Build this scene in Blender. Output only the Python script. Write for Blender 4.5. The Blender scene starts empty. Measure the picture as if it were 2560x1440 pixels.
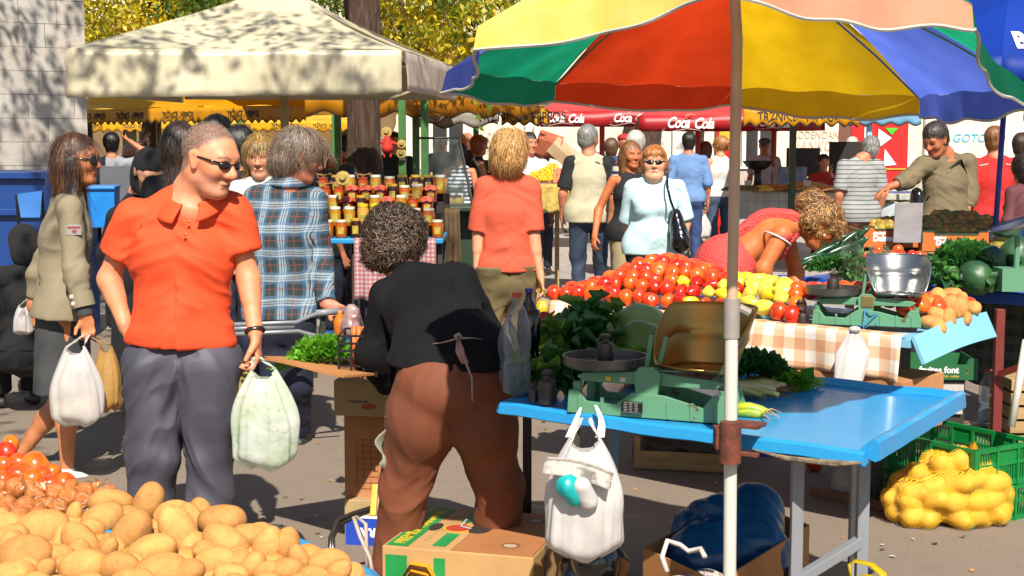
import bpy,bmesh,math,random
import numpy as np
from mathutils import Vector,Matrix
random.seed(7); RNG=np.random.default_rng(7)
R=math.radians
SC=bpy.context.scene
F=3600.0; PIT=math.atan(364/F); CAMZ=1.62
# ---- camera
cd=bpy.data.cameras.new("camera"); cam=bpy.data.objects.new("camera",cd); SC.collection.objects.link(cam)
cd.sensor_width=36; cd.lens=F/2560*36; cd.clip_start=.05; cd.clip_end=500
cam.location=(0,0,CAMZ); cam.rotation_euler=(math.pi/2-PIT,0,0); SC.camera=cam
# ---- world and sun
SUN_EL=R(46); SUN_AZ=R(-7)
w=bpy.data.worlds.new("World"); SC.world=w; w.use_nodes=True
nt=w.node_tree; bg=nt.nodes["Background"]; sky=nt.nodes.new("ShaderNodeTexSky")
sky.sky_type='NISHITA'; sky.sun_disc=False; sky.sun_elevation=SUN_EL
sdir=Vector((math.sin(SUN_AZ)*math.cos(SUN_EL),math.cos(SUN_AZ)*math.cos(SUN_EL),-math.sin(SUN_EL)))
sky.sun_rotation=math.atan2(-sdir.x,-sdir.y)
nt.links.new(sky.outputs[0],bg.inputs[0]); bg.inputs[1].default_value=.068
sd=bpy.data.lights.new("sun",'SUN'); sd.energy=5.0; sd.angle=R(.6); sd.color=(1,.945,.84)
so=bpy.data.objects.new("sun",sd); SC.collection.objects.link(so); so.location=(0,-5,12)
so.rotation_euler=sdir.to_track_quat('-Z','Y').to_euler()
SC.view_settings.view_transform='Standard'; SC.view_settings.look='None'
SC.view_settings.exposure=.80; SC.view_settings.gamma=1
SC.cycles.max_bounces=8; SC.cycles.transparent_max_bounces=16
# ================================================================ helpers
def ray(px,py):
 u=(px-1280)/F; v=(720-py)/F; c,s=math.cos(PIT),math.sin(PIT)
 return Vector((u,c+v*s,-s+v*c))
def at(px,py,Y):r=ray(px,py); return Vector((0,0,CAMZ))+r*(Y/r.y)
def on(px,py,z=0.):r=ray(px,py); return Vector((0,0,CAMZ))+r*((z-CAMZ)/r.z)
V=Vector
MAT={}
def lk(o):SC.collection.objects.link(o); return o
def frame(o,x,up):
 x=V(x).normalized(); z=x.cross(V(up)).normalized(); y=z.cross(x)
 m=Matrix((x,y,z)).transposed().to_4x4(); m.translation=V(o); return m
def thing(name,label,cat,loc=(0,0,0),rz=0,group=None):
 o=lk(bpy.data.objects.new(name,None)); o.location=loc; o.rotation_euler=(0,0,rz); o.empty_display_size=.1
 MAT[o]=Matrix.Translation(V(loc))@Matrix.Rotation(rz,4,'Z'); return tag(o,label,cat,group)
def tag(o,label=None,cat=None,group=None,kind=None):
 for k,v_ in(('label',label),('category',cat),('group',group),('kind',kind)):
  if v_:o[k]=v_
 return o
class MB:
 def __init__(s):s.v=[]; s.f=[]; s.m=[]; s.cm=0; s.uv=None
 def add(s,vs,fs):
  n=len(s.v); s.v+=[tuple(a) for a in vs]; s.f+=[[i+n for i in f] for f in fs]; s.m+=[s.cm]*len(fs); return s
 def box(s,c,d,rz=0,M=None,tap=1):
  hx,hy,hz=d[0]/2,d[1]/2,d[2]/2
  vs=[V((x*(tap if z>0 else 1),y*(tap if z>0 else 1),z)) for x in(-hx,hx) for y in(-hy,hy) for z in(-hz,hz)]
  T=Matrix.Translation(V(c))@(M if M else Matrix.Rotation(rz,4,'Z'))
  return s.add([T@a for a in vs],[(0,1,3,2),(4,6,7,5),(0,4,5,1),(2,3,7,6),(0,2,6,4),(1,5,7,3)])
 def bar(s,a,b,w,h):
  a,b=V(a),V(b); d=(b-a); L=d.length; d.normalize(); up=V((0,0,1)) if abs(d.z)<.95 else V((0,1,0))
  x=d.cross(up).normalized(); y=x.cross(d)
  vs=[p+x*i*w/2+y*j*h/2 for p in(a,b) for i,j in((-1,-1),(1,-1),(1,1),(-1,1))]
  return s.add(vs,[(0,1,2,3),(7,6,5,4),(0,4,5,1),(1,5,6,2),(2,6,7,3),(3,7,4,0)])
 def tube(s,pts,r,n=8,cap=True,fl=1.0,closed=False):
  pts=[V(p) for p in pts]; m=len(pts); rr=r if hasattr(r,'__len__') else[r]*m; vs=[]; fs=[]; u=None
  for i,p in enumerate(pts):
   d=((pts[(i+1)%m]-pts[i-1]) if closed else(pts[min(i+1,m-1)]-pts[max(i-1,0)])).normalized()
   if u is None:u=d.orthogonal().normalized() if abs(d.z)>.9 else d.cross(V((0,0,1))).normalized()
   u=(u-d*u.dot(d)); u=u.normalized() if u.length>1e-6 else d.orthogonal().normalized()
   w_=d.cross(u)
   for k in range(n):
    a=2*math.pi*k/n; vs.append(p+u*math.cos(a)*rr[i]+w_*math.sin(a)*rr[i]*fl)
  for i in range(m if closed else m-1):
   j=(i+1)%m
   for k in range(n):k2=(k+1)%n; fs.append((i*n+k,i*n+k2,j*n+k2,j*n+k))
  if cap and not closed:fs+=[tuple(range(n))[::-1],tuple(range((m-1)*n,m*n))]
  return s.add(vs,fs)
 def lathe(s,prof,c=(0,0,0),n=20,M=None,sx=1,sy=1):
  T=Matrix.Translation(V(c))@(M or Matrix()); vs=[]; fs=[]; m=len(prof)
  for r_,z in prof:
   for k in range(n):a=2*math.pi*k/n; vs.append(T@V((r_*math.cos(a)*sx,r_*math.sin(a)*sy,z)))
  for i in range(m-1):
   for k in range(n):k2=(k+1)%n; fs.append((i*n+k,i*n+k2,(i+1)*n+k2,(i+1)*n+k))
  if prof[0][0]>1e-6:fs.append(tuple(range(n))[::-1])
  if prof[-1][0]>1e-6:fs.append(tuple(range((m-1)*n,m*n)))
  return s.add(vs,fs)
 def sheet(s,fn,nu,nv,th=0,n=None):
  g=[[V(fn(i/nu,j/nv)) for j in range(nv+1)] for i in range(nu+1)]
  def idx(i,j):return i*(nv+1)+j
  fs=[(idx(i,j),idx(i+1,j),idx(i+1,j+1),idx(i,j+1)) for i in range(nu) for j in range(nv)]
  vs=[p for row in g for p in row]
  if th:
   N=len(vs); ns=[]
   for i in range(nu+1):
    for j in range(nv+1):
     if n is not None:ns.append(V(n)); continue
     a=g[min(i+1,nu)][j]-g[max(i-1,0)][j]; b=g[i][min(j+1,nv)]-g[i][max(j-1,0)]
     c=a.cross(b); ns.append(c.normalized() if c.length>1e-9 else V((0,0,1)))
   vs=[p-q*th/2 for p,q in zip(vs,ns)]+[p+q*th/2 for p,q in zip(vs,ns)]
   fs=[f[::-1] for f in fs]+[tuple(a+N for a in f) for f in fs]
   bd=[idx(i,0) for i in range(nu)]+[idx(nu,j) for j in range(nv)]+[idx(i,nv) for i in range(nu,0,-1)]+[idx(0,j) for j in range(nv,0,-1)]
   for q in range(len(bd)):a,b=bd[q],bd[(q+1)%len(bd)]; fs.append((a,b,b+N,a+N))
  return s.add(vs,fs)
 def prism(s,poly,th,M):
  n=len(poly); vs=[M@V((x,y,z)) for z in(0,th) for x,y in poly]
  return s.add(vs,[tuple(range(n))[::-1],tuple(range(n,2*n))]+[(i,(i+1)%n,(i+1)%n+n,i+n) for i in range(n)])
 def ell(s,c,r,n=12,m=8,M=None):
  T=Matrix.Translation(V(c))@(M.to_4x4() if M else Matrix()); r=r if hasattr(r,'__len__') else(r,)*3
  vs=[T@V((0,0,-r[2]))]; fs=[]
  for i in range(1,m):
   p=math.pi*i/m-math.pi/2
   for k in range(n):a=2*math.pi*k/n; vs.append(T@V((r[0]*math.cos(a)*math.cos(p),r[1]*math.sin(a)*math.cos(p),r[2]*math.sin(p))))
  vs.append(T@V((0,0,r[2]))); L=len(vs)-1
  for k in range(n):
   k2=(k+1)%n; fs.append((0,1+k2,1+k)); fs.append((L,L-n+k,L-n+k2))
   for i in range(m-2):fs.append((1+i*n+k,1+i*n+k2,1+(i+1)*n+k2,1+(i+1)*n+k))
  return s.add(vs,fs)
def mesh_from(name,v,f,mi=None):
 me=bpy.data.meshes.new(name)
 if isinstance(f,np.ndarray):
  n=len(f); k=f.shape[1]; me.vertices.add(len(v)); me.vertices.foreach_set('co',np.asarray(v,np.float32).ravel())
  me.loops.add(n*k); me.loops.foreach_set('vertex_index',f.astype(np.int32).ravel())
  me.polygons.add(n); me.polygons.foreach_set('loop_start',np.arange(0,n*k,k,dtype=np.int32)); me.update(calc_edges=True); me.validate()
 else:me.from_pydata(v,[],f)
 return me
def obj(name,g,mat,par=None,smooth=0,bev=0,loc=None,col=None,sol=0):
 """links ONE mesh object; geometry is given in world coordinates at build time"""
 if isinstance(g,MB):v,f,mi=np.array(g.v,dtype=np.float64).reshape(-1,3),g.f,g.m
 else:v,f=np.asarray(g[0],dtype=np.float64),g[1]; mi=g[2] if len(g)>2 else None
 M=Matrix()
 if par is not None:M=MAT[par].inverted()
 elif loc is not None:M=Matrix.Translation(-V(loc))
 A=np.array(M); v=v@A[:3,:3].T+A[:3,3]
 me=mesh_from(name,v if isinstance(f,np.ndarray) else v.tolist(),f)
 for m in(mat if isinstance(mat,(list,tuple)) else[mat]):me.materials.append(m)
 if mi is not None and isinstance(mat,(list,tuple)) and len(mat)>1:me.polygons.foreach_set('material_index',mi)
 if col is not None:
  a=me.color_attributes.new('Col','FLOAT_COLOR','POINT'); c=np.ones((len(v),4),np.float32); c[:,:3]=col; a.data.foreach_set('color',c.ravel())
 if bev or not isinstance(f,np.ndarray):
  bm=bmesh.new(); bm.from_mesh(me); bmesh.ops.recalc_face_normals(bm,faces=bm.faces)
  if bev:
   es=[e for e in bm.edges if len(e.link_faces)==2 and e.calc_face_angle(0)>.5]
   bmesh.ops.bevel(bm,geom=es,offset=bev,segments=2,affect='EDGES',profile=.6,clamp_overlap=True)
  bm.to_mesh(me); bm.free()
 if smooth:
  me.polygons.foreach_set('use_smooth',[True]*len(me.polygons))
  if smooth<3:me.set_sharp_from_angle(angle=smooth if smooth>.01 else.6)
 me.update(); o=lk(bpy.data.objects.new(name,me))
 if par is not None:o.parent=par; MAT[o]=MAT[par]
 elif loc is not None:o.location=loc; MAT[o]=Matrix.Translation(V(loc))
 else:MAT[o]=Matrix()
 if sol:
  md=o.modifiers.new('s','SOLIDIFY'); md.thickness=sol; md.offset=0
 return o
def dup(o,loc=None,rz=None,label=None,par=None,rot=None,sc=None):
 c=o.copy(); lk(c); c.parent=par
 if loc is not None:c.location=loc
 if rz is not None:c.rotation_euler=(0,0,rz)
 if rot is not None:c.rotation_euler=rot
 if sc is not None:c.scale=(sc,)*3 if not hasattr(sc,'__len__') else sc
 if label:c['label']=label
 for ch in list(o.children):dup(ch,par=c)
 return c
 # ---- value noise
def _h(ix,iy,iz,s):
 n=(ix*73856093)^(iy*19349663)^(iz*83492791)^(s*2654435+12345); n=(n^(n>>13))*1274126177; n=n^(n>>16)
 return(n&0xffff)/65535.0
def vn(P,s=0):
 P=np.asarray(P,np.float64); I=np.floor(P).astype(np.int64); f=P-I; f=f*f*(3-2*f); r=0
 for dx in(0,1):
  for dy in(0,1):
   for dz in(0,1):
    w_=(f[:,0] if dx else 1-f[:,0])*(f[:,1] if dy else 1-f[:,1])*(f[:,2] if dz else 1-f[:,2])
    r=r+w_*_h(I[:,0]+dx,I[:,1]+dy,I[:,2]+dz,s)
 return r*2-1
def fbm(P,s=0,o=3):P=np.asarray(P); return sum(vn(P*2**i,s+i)/2**i for i in range(o))/1.7
def normals(v,f):
 a=v[f[:,1]]-v[f[:,0]]; b=v[f[:,2]]-v[f[:,0]]; n=np.cross(a,b)
 if f.shape[1]==4:n=n+np.cross(v[f[:,2]]-v[f[:,0]],v[f[:,3]]-v[f[:,0]])
 N=np.zeros_like(v)
 for k in range(f.shape[1]):
  for c in range(3):N[:,c]+=np.bincount(f[:,k],n[:,c],len(v))
 return N/(np.linalg.norm(N,axis=1,keepdims=True)+1e-12)
 # ---- signed distance modelling: tapered elliptical segments, smooth union, surface nets
def seg(a,b=None,ra=.05,rb=None,u=(1,0,0),k=.02,flat=0,op=0,rz=None):
 a=np.array(a,float); b=a.copy() if b is None else np.array(b,float)
 ra=ra if hasattr(ra,'__len__') else(ra,ra); rb=ra if rb is None else rb; rb=rb if hasattr(rb,'__len__') else(rb,rb)
 return dict(a=a,b=b,ra=ra,rb=rb,u=np.array(u,float),k=k,flat=flat,op=op,rz=rz)
def xf(prims,M):
 A=np.array(M.to_4x4()); s=np.linalg.norm(A[:3,0]); out=[]
 for p in prims:
  q=dict(p); q['a']=A[:3,:3]@p['a']+A[:3,3]; q['b']=A[:3,:3]@p['b']+A[:3,3]; q['u']=A[:3,:3]@p['u']/s
  q['ra']=(p['ra'][0]*s,p['ra'][1]*s); q['rb']=(p['rb'][0]*s,p['rb'][1]*s); q['k']=p['k']*s
  if p['rz']:q['rz']=p['rz']*s
  if 'w' in p:q['w']=A[:3,:3]@p['w']/s
  out.append(q)
 return out
def cutg(D,ax,cut):
 for c,n in cut:
  S=(ax[0][:,None,None]-c[0])*n[0]+(ax[1][None,:,None]-c[1])*n[1]+(ax[2][None,None,:]-c[2])*n[2]
  D=np.maximum(D,S.astype(np.float32))
 return D
def blob(prims,h,cut=None):
 adds=[p for p in prims if not p['op']]
 lo=np.min([np.minimum(p['a'],p['b'])-max(*p['ra'],*p['rb'],p['rz'] or 0) for p in adds],0)-2*h
 hi=np.max([np.maximum(p['a'],p['b'])+max(*p['ra'],*p['rb'],p['rz'] or 0) for p in adds],0)+2*h
 N=np.ceil((hi-lo)/h).astype(int)+2; ax=[lo[i]+h*np.arange(N[i]) for i in range(3)]
 D=np.full(N,1.0,np.float32)
 cd_=cut is None
 for p in[q for q in prims if not q.get('post')]+[q for q in prims if q.get('post')]:
  if p.get('post') and not cd_:cd_=True; D=cutg(D,ax,cut)
  r=max(*p['ra'],*p['rb'],p['rz'] or 0)+p['k']+2*h
  l=np.maximum(((np.minimum(p['a'],p['b'])-r-lo)/h).astype(int),0); g=np.minimum(((np.maximum(p['a'],p['b'])+r-lo)/h).astype(int)+2,N)
  if np.any(g<=l):continue
  X=ax[0][l[0]:g[0],None,None]-p['a'][0]; Y=ax[1][None,l[1]:g[1],None]-p['a'][1]; Z=ax[2][None,None,l[2]:g[2]]-p['a'][2]
  d=p['b']-p['a']; L=np.linalg.norm(d)
  w_=d/L if L>1e-6 else p.get('w',np.array([0,0,1.]))
  u=p['u']-w_*(p['u']@w_)
  if np.linalg.norm(u)<1e-4:u=np.cross(w_,[0,1,0.1])
  u=u/np.linalg.norm(u); v_=np.cross(w_,u)
  t=X*w_[0]+Y*w_[1]+Z*w_[2]; tc=np.clip(t,0,L); T=tc/L if L>1e-6 else 0
  rx=p['ra'][0]+(p['rb'][0]-p['ra'][0])*T; ry=p['ra'][1]+(p['rb'][1]-p['ra'][1])*T
  q=((X*u[0]+Y*u[1]+Z*u[2])/rx)**2+((X*v_[0]+Y*v_[1]+Z*v_[2])/ry)**2; m=np.minimum(rx,ry)
  ov=t-tc
  if p['flat']==1:o2=np.where(ov<0,ov,0)
  elif p['flat']==2:o2=0
  else:o2=ov
  rzz=p['rz'] or(np.maximum(rx,ry)+m)/2
  dd=(np.sqrt(q+(o2/rzz)**2)-1)*m
  if p['flat']==1:dd=np.maximum(dd,t-L)
  elif p['flat']==2:dd=np.maximum(dd,np.maximum(t-L,-t))
  S=D[l[0]:g[0],l[1]:g[1],l[2]:g[2]]; k=p['k']+1e-6
  if p['op']:dd=-dd; hh=np.maximum(k-np.abs(S-dd),0)/k; S[:]=np.maximum(S,dd)+hh*hh*k/4
  else:hh=np.maximum(k-np.abs(S-dd),0)/k; S[:]=np.minimum(S,dd)-hh*hh*k/4
 if not cd_:D=cutg(D,ax,cut)
 D[0]=D[-1]=1; D[:,0]=D[:,-1]=1; D[:,:,0]=D[:,:,-1]=1
 return nets(D,lo,h)
def nets(D,lo,h):
 s=D<0; c=s[:-1,:-1,:-1].astype(np.int8)
 for dx,dy,dz in[(1,0,0),(0,1,0),(0,0,1),(1,1,0),(1,0,1),(0,1,1),(1,1,1)]:
  c=c+s[dx:D.shape[0]-1+dx,dy:D.shape[1]-1+dy,dz:D.shape[2]-1+dz]
 I=np.argwhere((c>0)&(c<8)); idx=np.full(c.shape,-1,np.int64); idx[tuple(I.T)]=np.arange(len(I))
 acc=np.zeros((len(I),3)); cnt=np.zeros(len(I)); C=[(i,j,k) for i in(0,1) for j in(0,1) for k in(0,1)]
 val={q:D[I[:,0]+q[0],I[:,1]+q[1],I[:,2]+q[2]] for q in C}
 for q in C:
  for a in range(3):
   if q[a]==0:
    r_=list(q); r_[a]=1; A=val[q]; B=val[tuple(r_)]; m=(A<0)!=(B<0)
    t=np.where(m,A/np.where(m,A-B,1),0); p=np.array(q,float)[None].repeat(len(I),0); p[:,a]=t
    acc[m]+=p[m]; cnt[m]+=1
 Vt=lo+h*(I+acc/cnt[:,None]); Fs=[]
 for a in range(3):
  b,d=(a+1)%3,(a+2)%3; sl0=[slice(None)]*3; sl1=[slice(None)]*3; sl0[a]=slice(0,-1); sl1[a]=slice(1,None)
  E_=np.argwhere(s[tuple(sl0)]!=s[tuple(sl1)]); E_=E_[(E_[:,b]>0)&(E_[:,d]>0)&(E_[:,b]<D.shape[b]-1)&(E_[:,d]<D.shape[d]-1)]
  q=[]
  for ob,od in((-1,-1),(0,-1),(0,0),(-1,0)):
   e=E_.copy(); e[:,b]+=ob; e[:,d]+=od; q.append(idx[tuple(e.T)])
  q=np.stack(q,1); fl=~s[tuple(E_.T)]; q[fl]=q[fl][:,::-1]; Fs.append(q)
 Fs=np.concatenate(Fs); return Vt,Fs[(Fs>=0).all(1)]
def join(ms):
 vs,fs,n=[],[],0
 for v_,f in ms:vs.append(v_); fs.append(f+n); n+=len(v_)
 return np.concatenate(vs),np.concatenate(fs)
 # ================================================================ materials
def lin(c):
 if isinstance(c,str):c=[int(c[i:i+2],16)/255 for i in(0,2,4)]
 return tuple(x/12.92 if x<=.04045 else((x+.055)/1.055)**2.4 for x in c)
_MC={}
def NB(name):
 m=bpy.data.materials.new(name); m.use_nodes=True; t=m.node_tree; return m,t,t.nodes,t.links,t.nodes['Principled BSDF']
def nd(t,ty,**kw):
 n=t.nodes.new('ShaderNode'+ty)
 for k,v_ in kw.items():
  if k.startswith('i'):n.inputs[int(k[1:])].default_value=v_
  else:setattr(n,k,v_)
 return n
def mixc(t,fac,a,b,mode='MIX'):
 n=t.nodes.new('ShaderNodeMix'); n.data_type='RGBA'; n.blend_type=mode
 for i,x in((0,fac),(6,a),(7,b)):
  if hasattr(x,'is_linked') or hasattr(x,'links'):t.links.new(x,n.inputs[i])
  elif i==0:n.inputs[0].default_value=x
  else:n.inputs[i].default_value=(*x[:3],1)
 return n.outputs[2]
def mth(t,op,a,b=None,c=None):
 n=t.nodes.new('ShaderNodeMath'); n.operation=op
 for i,x in enumerate((a,b,c)):
  if x is None:continue
  if hasattr(x,'links'):t.links.new(x,n.inputs[i])
  else:n.inputs[i].default_value=x
 return n.outputs[0]
def ramp(t,fac,stops,interp='LINEAR'):
 n=t.nodes.new('ShaderNodeValToRGB'); cr=n.color_ramp; cr.interpolation=interp
 while len(cr.elements)>1:cr.elements.remove(cr.elements[-1])
 for i,(p,c) in enumerate(stops):
  e=cr.elements[0] if i==0 else cr.elements.new(p)
  e.position=p; e.color=(*(c if hasattr(c,'__len__') else(c,c,c)),1)
 t.links.new(fac,n.inputs[0]); return n.outputs[0]
def coords(t,sc=(1,1,1),rot=(0,0,0),gen=False,loc=(0,0,0)):
 tc=t.nodes.new('ShaderNodeTexCoord'); mp=t.nodes.new('ShaderNodeMapping'); t.links.new(tc.outputs['Generated' if gen else 'Object'],mp.inputs[0])
 mp.inputs[1].default_value=loc; mp.inputs[2].default_value=rot; mp.inputs[3].default_value=sc; return mp.outputs[0]
def noi(t,vec,scale,det=3,rough=.5,out=0):
 n=t.nodes.new('ShaderNodeTexNoise'); n.inputs['Scale'].default_value=scale; n.inputs['Detail'].default_value=det; n.inputs['Roughness'].default_value=rough
 t.links.new(vec,n.inputs[0]); return n.outputs[out]
def bump(t,b,hgt,st=.3,dist=.01):
 n=t.nodes.new('ShaderNodeBump'); n.inputs['Strength'].default_value=st; n.inputs['Distance'].default_value=dist
 t.links.new(hgt,n.inputs['Height']); t.links.new(n.outputs[0],b.inputs['Normal'])
def mt(name,c,rough=.7,c2=None,ns=8,bm=.0,bs=60,bd=.004,metal=0,spec=None,trans=0,alpha=1,st=(1,1,1),sub=0,coat=0,randv=0,col=False,lo=.35,hi=.65,fibre=0):
 """general procedural material: two-tone noise, bump, optional per-object variation, translucency"""
 key=name
 if key in _MC:return _MC[key]
 m,t,N,L,b=NB(name); c=lin(c); c2=lin(c2) if c2 is not None else tuple(x*.78 for x in c)
 vec=coords(t,st); n1=noi(t,vec,ns,4); o=mixc(t,ramp(t,n1,[(lo,0.),(hi,1.)]),c,c2)
 if col:a=nd(t,'VertexColor',layer_name='Col'); o=mixc(t,1.,o,a.outputs[0],'MULTIPLY')
 if randv:
  oi=nd(t,'ObjectInfo'); hs=t.nodes.new('ShaderNodeHueSaturation'); L.new(o,hs.inputs['Color'])
  L.new(mth(t,'MULTIPLY_ADD',oi.outputs['Random'],randv,1-randv/2),hs.inputs['Value'])
  L.new(mth(t,'MULTIPLY_ADD',oi.outputs['Random'],randv*.06,.5-randv*.03),hs.inputs['Hue']); o=hs.outputs[0]
 L.new(o,b.inputs['Base Color']); b.inputs['Roughness'].default_value=rough; b.inputs['Metallic'].default_value=metal
 if spec is not None:b.inputs['Specular IOR Level'].default_value=spec
 if coat:b.inputs['Coat Weight'].default_value=coat; b.inputs['Coat Roughness'].default_value=.08
 if sub:b.inputs['Subsurface Weight'].default_value=sub; b.inputs['Subsurface Scale'].default_value=.02; b.inputs['Subsurface Radius'].default_value=(1,.4,.2)
 if bm:bump(t,b,noi(t,coords(t,st),bs,4),bm,bd)
 if fibre:
  bump(t,b,noi(t,coords(t,(1,1,1)),fibre,2),.25,.001)
 outn=N['Material Output']
 if trans:
  tr=N.new('ShaderNodeBsdfTranslucent'); L.new(o,tr.inputs[0]); mx=N.new('ShaderNodeMixShader'); mx.inputs[0].default_value=trans
  L.new(b.outputs[0],mx.inputs[1]); L.new(tr.outputs[0],mx.inputs[2]); L.new(mx.outputs[0],outn.inputs[0])
 if alpha<1:
  tp=N.new('ShaderNodeBsdfTransparent'); mx=N.new('ShaderNodeMixShader'); mx.inputs[0].default_value=alpha
  src=outn.inputs[0].links[0].from_socket; L.new(tp.outputs[0],mx.inputs[1]); L.new(src,mx.inputs[2]); L.new(mx.outputs[0],outn.inputs[0])
 _MC[key]=m; return m
def glassy(name,c=(1,1,1),rough=.05,alpha=.25):
 if name in _MC:return _MC[name]
 m,t,N,L,b=NB(name); b.inputs['Base Color'].default_value=(*[x*.35 for x in lin(c)],1); b.inputs['Roughness'].default_value=rough; b.inputs['Specular IOR Level'].default_value=1.
 tp=N.new('ShaderNodeBsdfTransparent'); tp.inputs[0].default_value=(*[.5+x/2 for x in lin(c)],1); mx=N.new('ShaderNodeMixShader')
 fr=nd(t,'LayerWeight'); fr.inputs[0].default_value=.35; L.new(mth(t,'ADD',mth(t,'MULTIPLY',fr.outputs[1],.6),alpha),mx.inputs[0])
 L.new(tp.outputs[0],mx.inputs[1]); L.new(b.outputs[0],mx.inputs[2]); L.new(mx.outputs[0],N['Material Output'].inputs[0]); _MC[name]=m; return m
def checks(name,base,cols,per,axes=(0,2),rough=.85,warp=0,st=None):
 """gingham / plaid: cols = list of (axis, [(pos,colour,alpha)...]) stripe layers blended over base"""
 if name in _MC:return _MC[name]
 m,t,N,L,b=NB(name); vec=coords(t); sep=N.new('ShaderNodeSeparateXYZ'); L.new(vec,sep.inputs[0]); o=None; bc=lin(base)
 if warp:
  nn=noi(t,vec,6,2); wv=mth(t,'MULTIPLY',mth(t,'SUBTRACT',nn,.5),warp)
 for ax,period,off,stops in cols:
  x=sep.outputs[ax]
  if warp:x=mth(t,'ADD',x,wv)
  fr=mth(t,'FRACT',mth(t,'ADD',mth(t,'DIVIDE',x,period),off+50))
  cr=ramp(t,fr,[(p,lin(c)) for p,c,a in stops],'CONSTANT'); al=ramp(t,fr,[(p,(a,a,a)) for p,c,a in stops],'CONSTANT')
  o=mixc(t,al,o if o is not None else bc,cr)
 L.new(o,b.inputs['Base Color']); b.inputs['Roughness'].default_value=rough; bump(t,b,noi(t,vec,300,2),.2,.001); _MC[name]=m; return m
 # ---- lettering
def txt(s,size,M,mat,par,name='lettering',ext=.0015,shear=0,bold=0,align='CENTER',warp=None,sx=1,sp=1):
 c=bpy.data.curves.new('t','FONT'); c.body=s; c.size=size; c.extrude=ext; c.shear=shear; c.offset=bold; c.align_x=align; c.align_y='CENTER'; c.resolution_u=3; c.space_character=sp
 to=bpy.data.objects.new('t',c); me=bpy.data.meshes.new_from_object(to); bpy.data.objects.remove(to)
 vs=[V((v_.co.x*sx,v_.co.y,v_.co.z)) for v_ in me.vertices]; fs=[list(p.vertices) for p in me.polygons]; bpy.data.meshes.remove(me)
 vs=[warp(p) for p in vs] if warp else[M@p for p in vs]
 g=MB(); g.add(vs,fs); return obj(name,g,mat,par)
 # ================================================================ people
def skinmat():
 m,t,N,L,b=NB('skin'); vc=nd(t,'VertexColor',layer_name='Col'); n1=noi(t,coords(t),22,4,.6)
 o=mixc(t,1.,vc.outputs[0],ramp(t,n1,[(.3,(.86,.78,.74)),(.7,(1.08,1.04,1.02))]),'MULTIPLY'); L.new(o,b.inputs['Base Color'])
 b.inputs['Roughness'].default_value=.56; b.inputs['Subsurface Weight'].default_value=.06; b.inputs['Subsurface Radius'].default_value=(1,.35,.2); b.inputs['Subsurface Scale'].default_value=.012
 bump(t,b,noi(t,coords(t),170,3),.15,.002); return m
SKIN=skinmat()
def hairmat():
 m,t,N,L,b=NB('hair'); vc=nd(t,'VertexColor',layer_name='Col'); L.new(vc.outputs[0],b.inputs['Base Color']); b.inputs['Roughness'].default_value=.42; b.inputs['Specular IOR Level'].default_value=.6
 bump(t,b,noi(t,coords(t,(1,1,.25)),160,3),.5,.004); return m
HAIR=hairmat()
# head prims in head space: face towards -y, centre of the cranium near origin, total height .235
def head_prims(h=1,nose=1.,jaw=1.,chub=0.,female=0):
 P=[seg((0,.018,.032),None,(.076,.094),rz=.088,u=(1,0,0),k=.0),seg((0,-.022,.0),(0,-.044,-.082),(.063+.006*chub,.062),((.036+.018*chub)*jaw,.036),k=.045),seg((0,.04,-.05),(0,-.02,-.075),(.05+.012*chub,.045),(.045+.015*chub,.035),k=.03)]
 P+=[seg((-.034,-.073,.026),(.034,-.073,.026),.011,k=.022),seg((0,-.078,.018),(0,-.101-.004*(nose-1),-.026),.0075,.0115*nose,k=.012),seg((-.010,-.090,-.031),None,.0075*nose,k=.008),seg((.010,-.090,-.031),None,.0075*nose,k=.008),seg((-.038,-.058,-.022),None,(.021+.006*chub,)*2,k=.03),seg((.038,-.058,-.022),None,(.021+.006*chub,)*2,k=.03),seg((0,-.066,-.094),None,(.019,.015),rz=.014,k=.022)]
 P+=[seg((s*.031,-.098,.006),None,(.016,.022),rz=.010,k=.014,op=1) for s in(-1,1)]
 P+=[seg((s*.031,-.0705,.004),None,(.0135,.0125),rz=.0115,k=.003) for s in(-1,1)]
 P+=[seg((-.019,-.080,-.059),(.019,-.080,-.059),.0055,k=.007),seg((0,-.085,-.058),None,(.012,.005),rz=.005,k=.006),seg((-.015,-.079,-.070),(.015,-.079,-.070),.0062,k=.007),seg((-.015,-.089,-.0690),(0,-.093,-.0642),.0018,k=.003,op=1),seg((.015,-.089,-.0690),(0,-.093,-.0642),.0018,k=.003,op=1)]
 for s in(-1,1):
  P+=[seg((s*.077,.012,.012),(s*.075,.004,-.026),(.011,.021),(.007,.011),u=(1,0,0),k=.007),seg((s*.089,.004,.004),None,(.007,.011),rz=.016,k=.005,op=1)]
 return P
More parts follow.
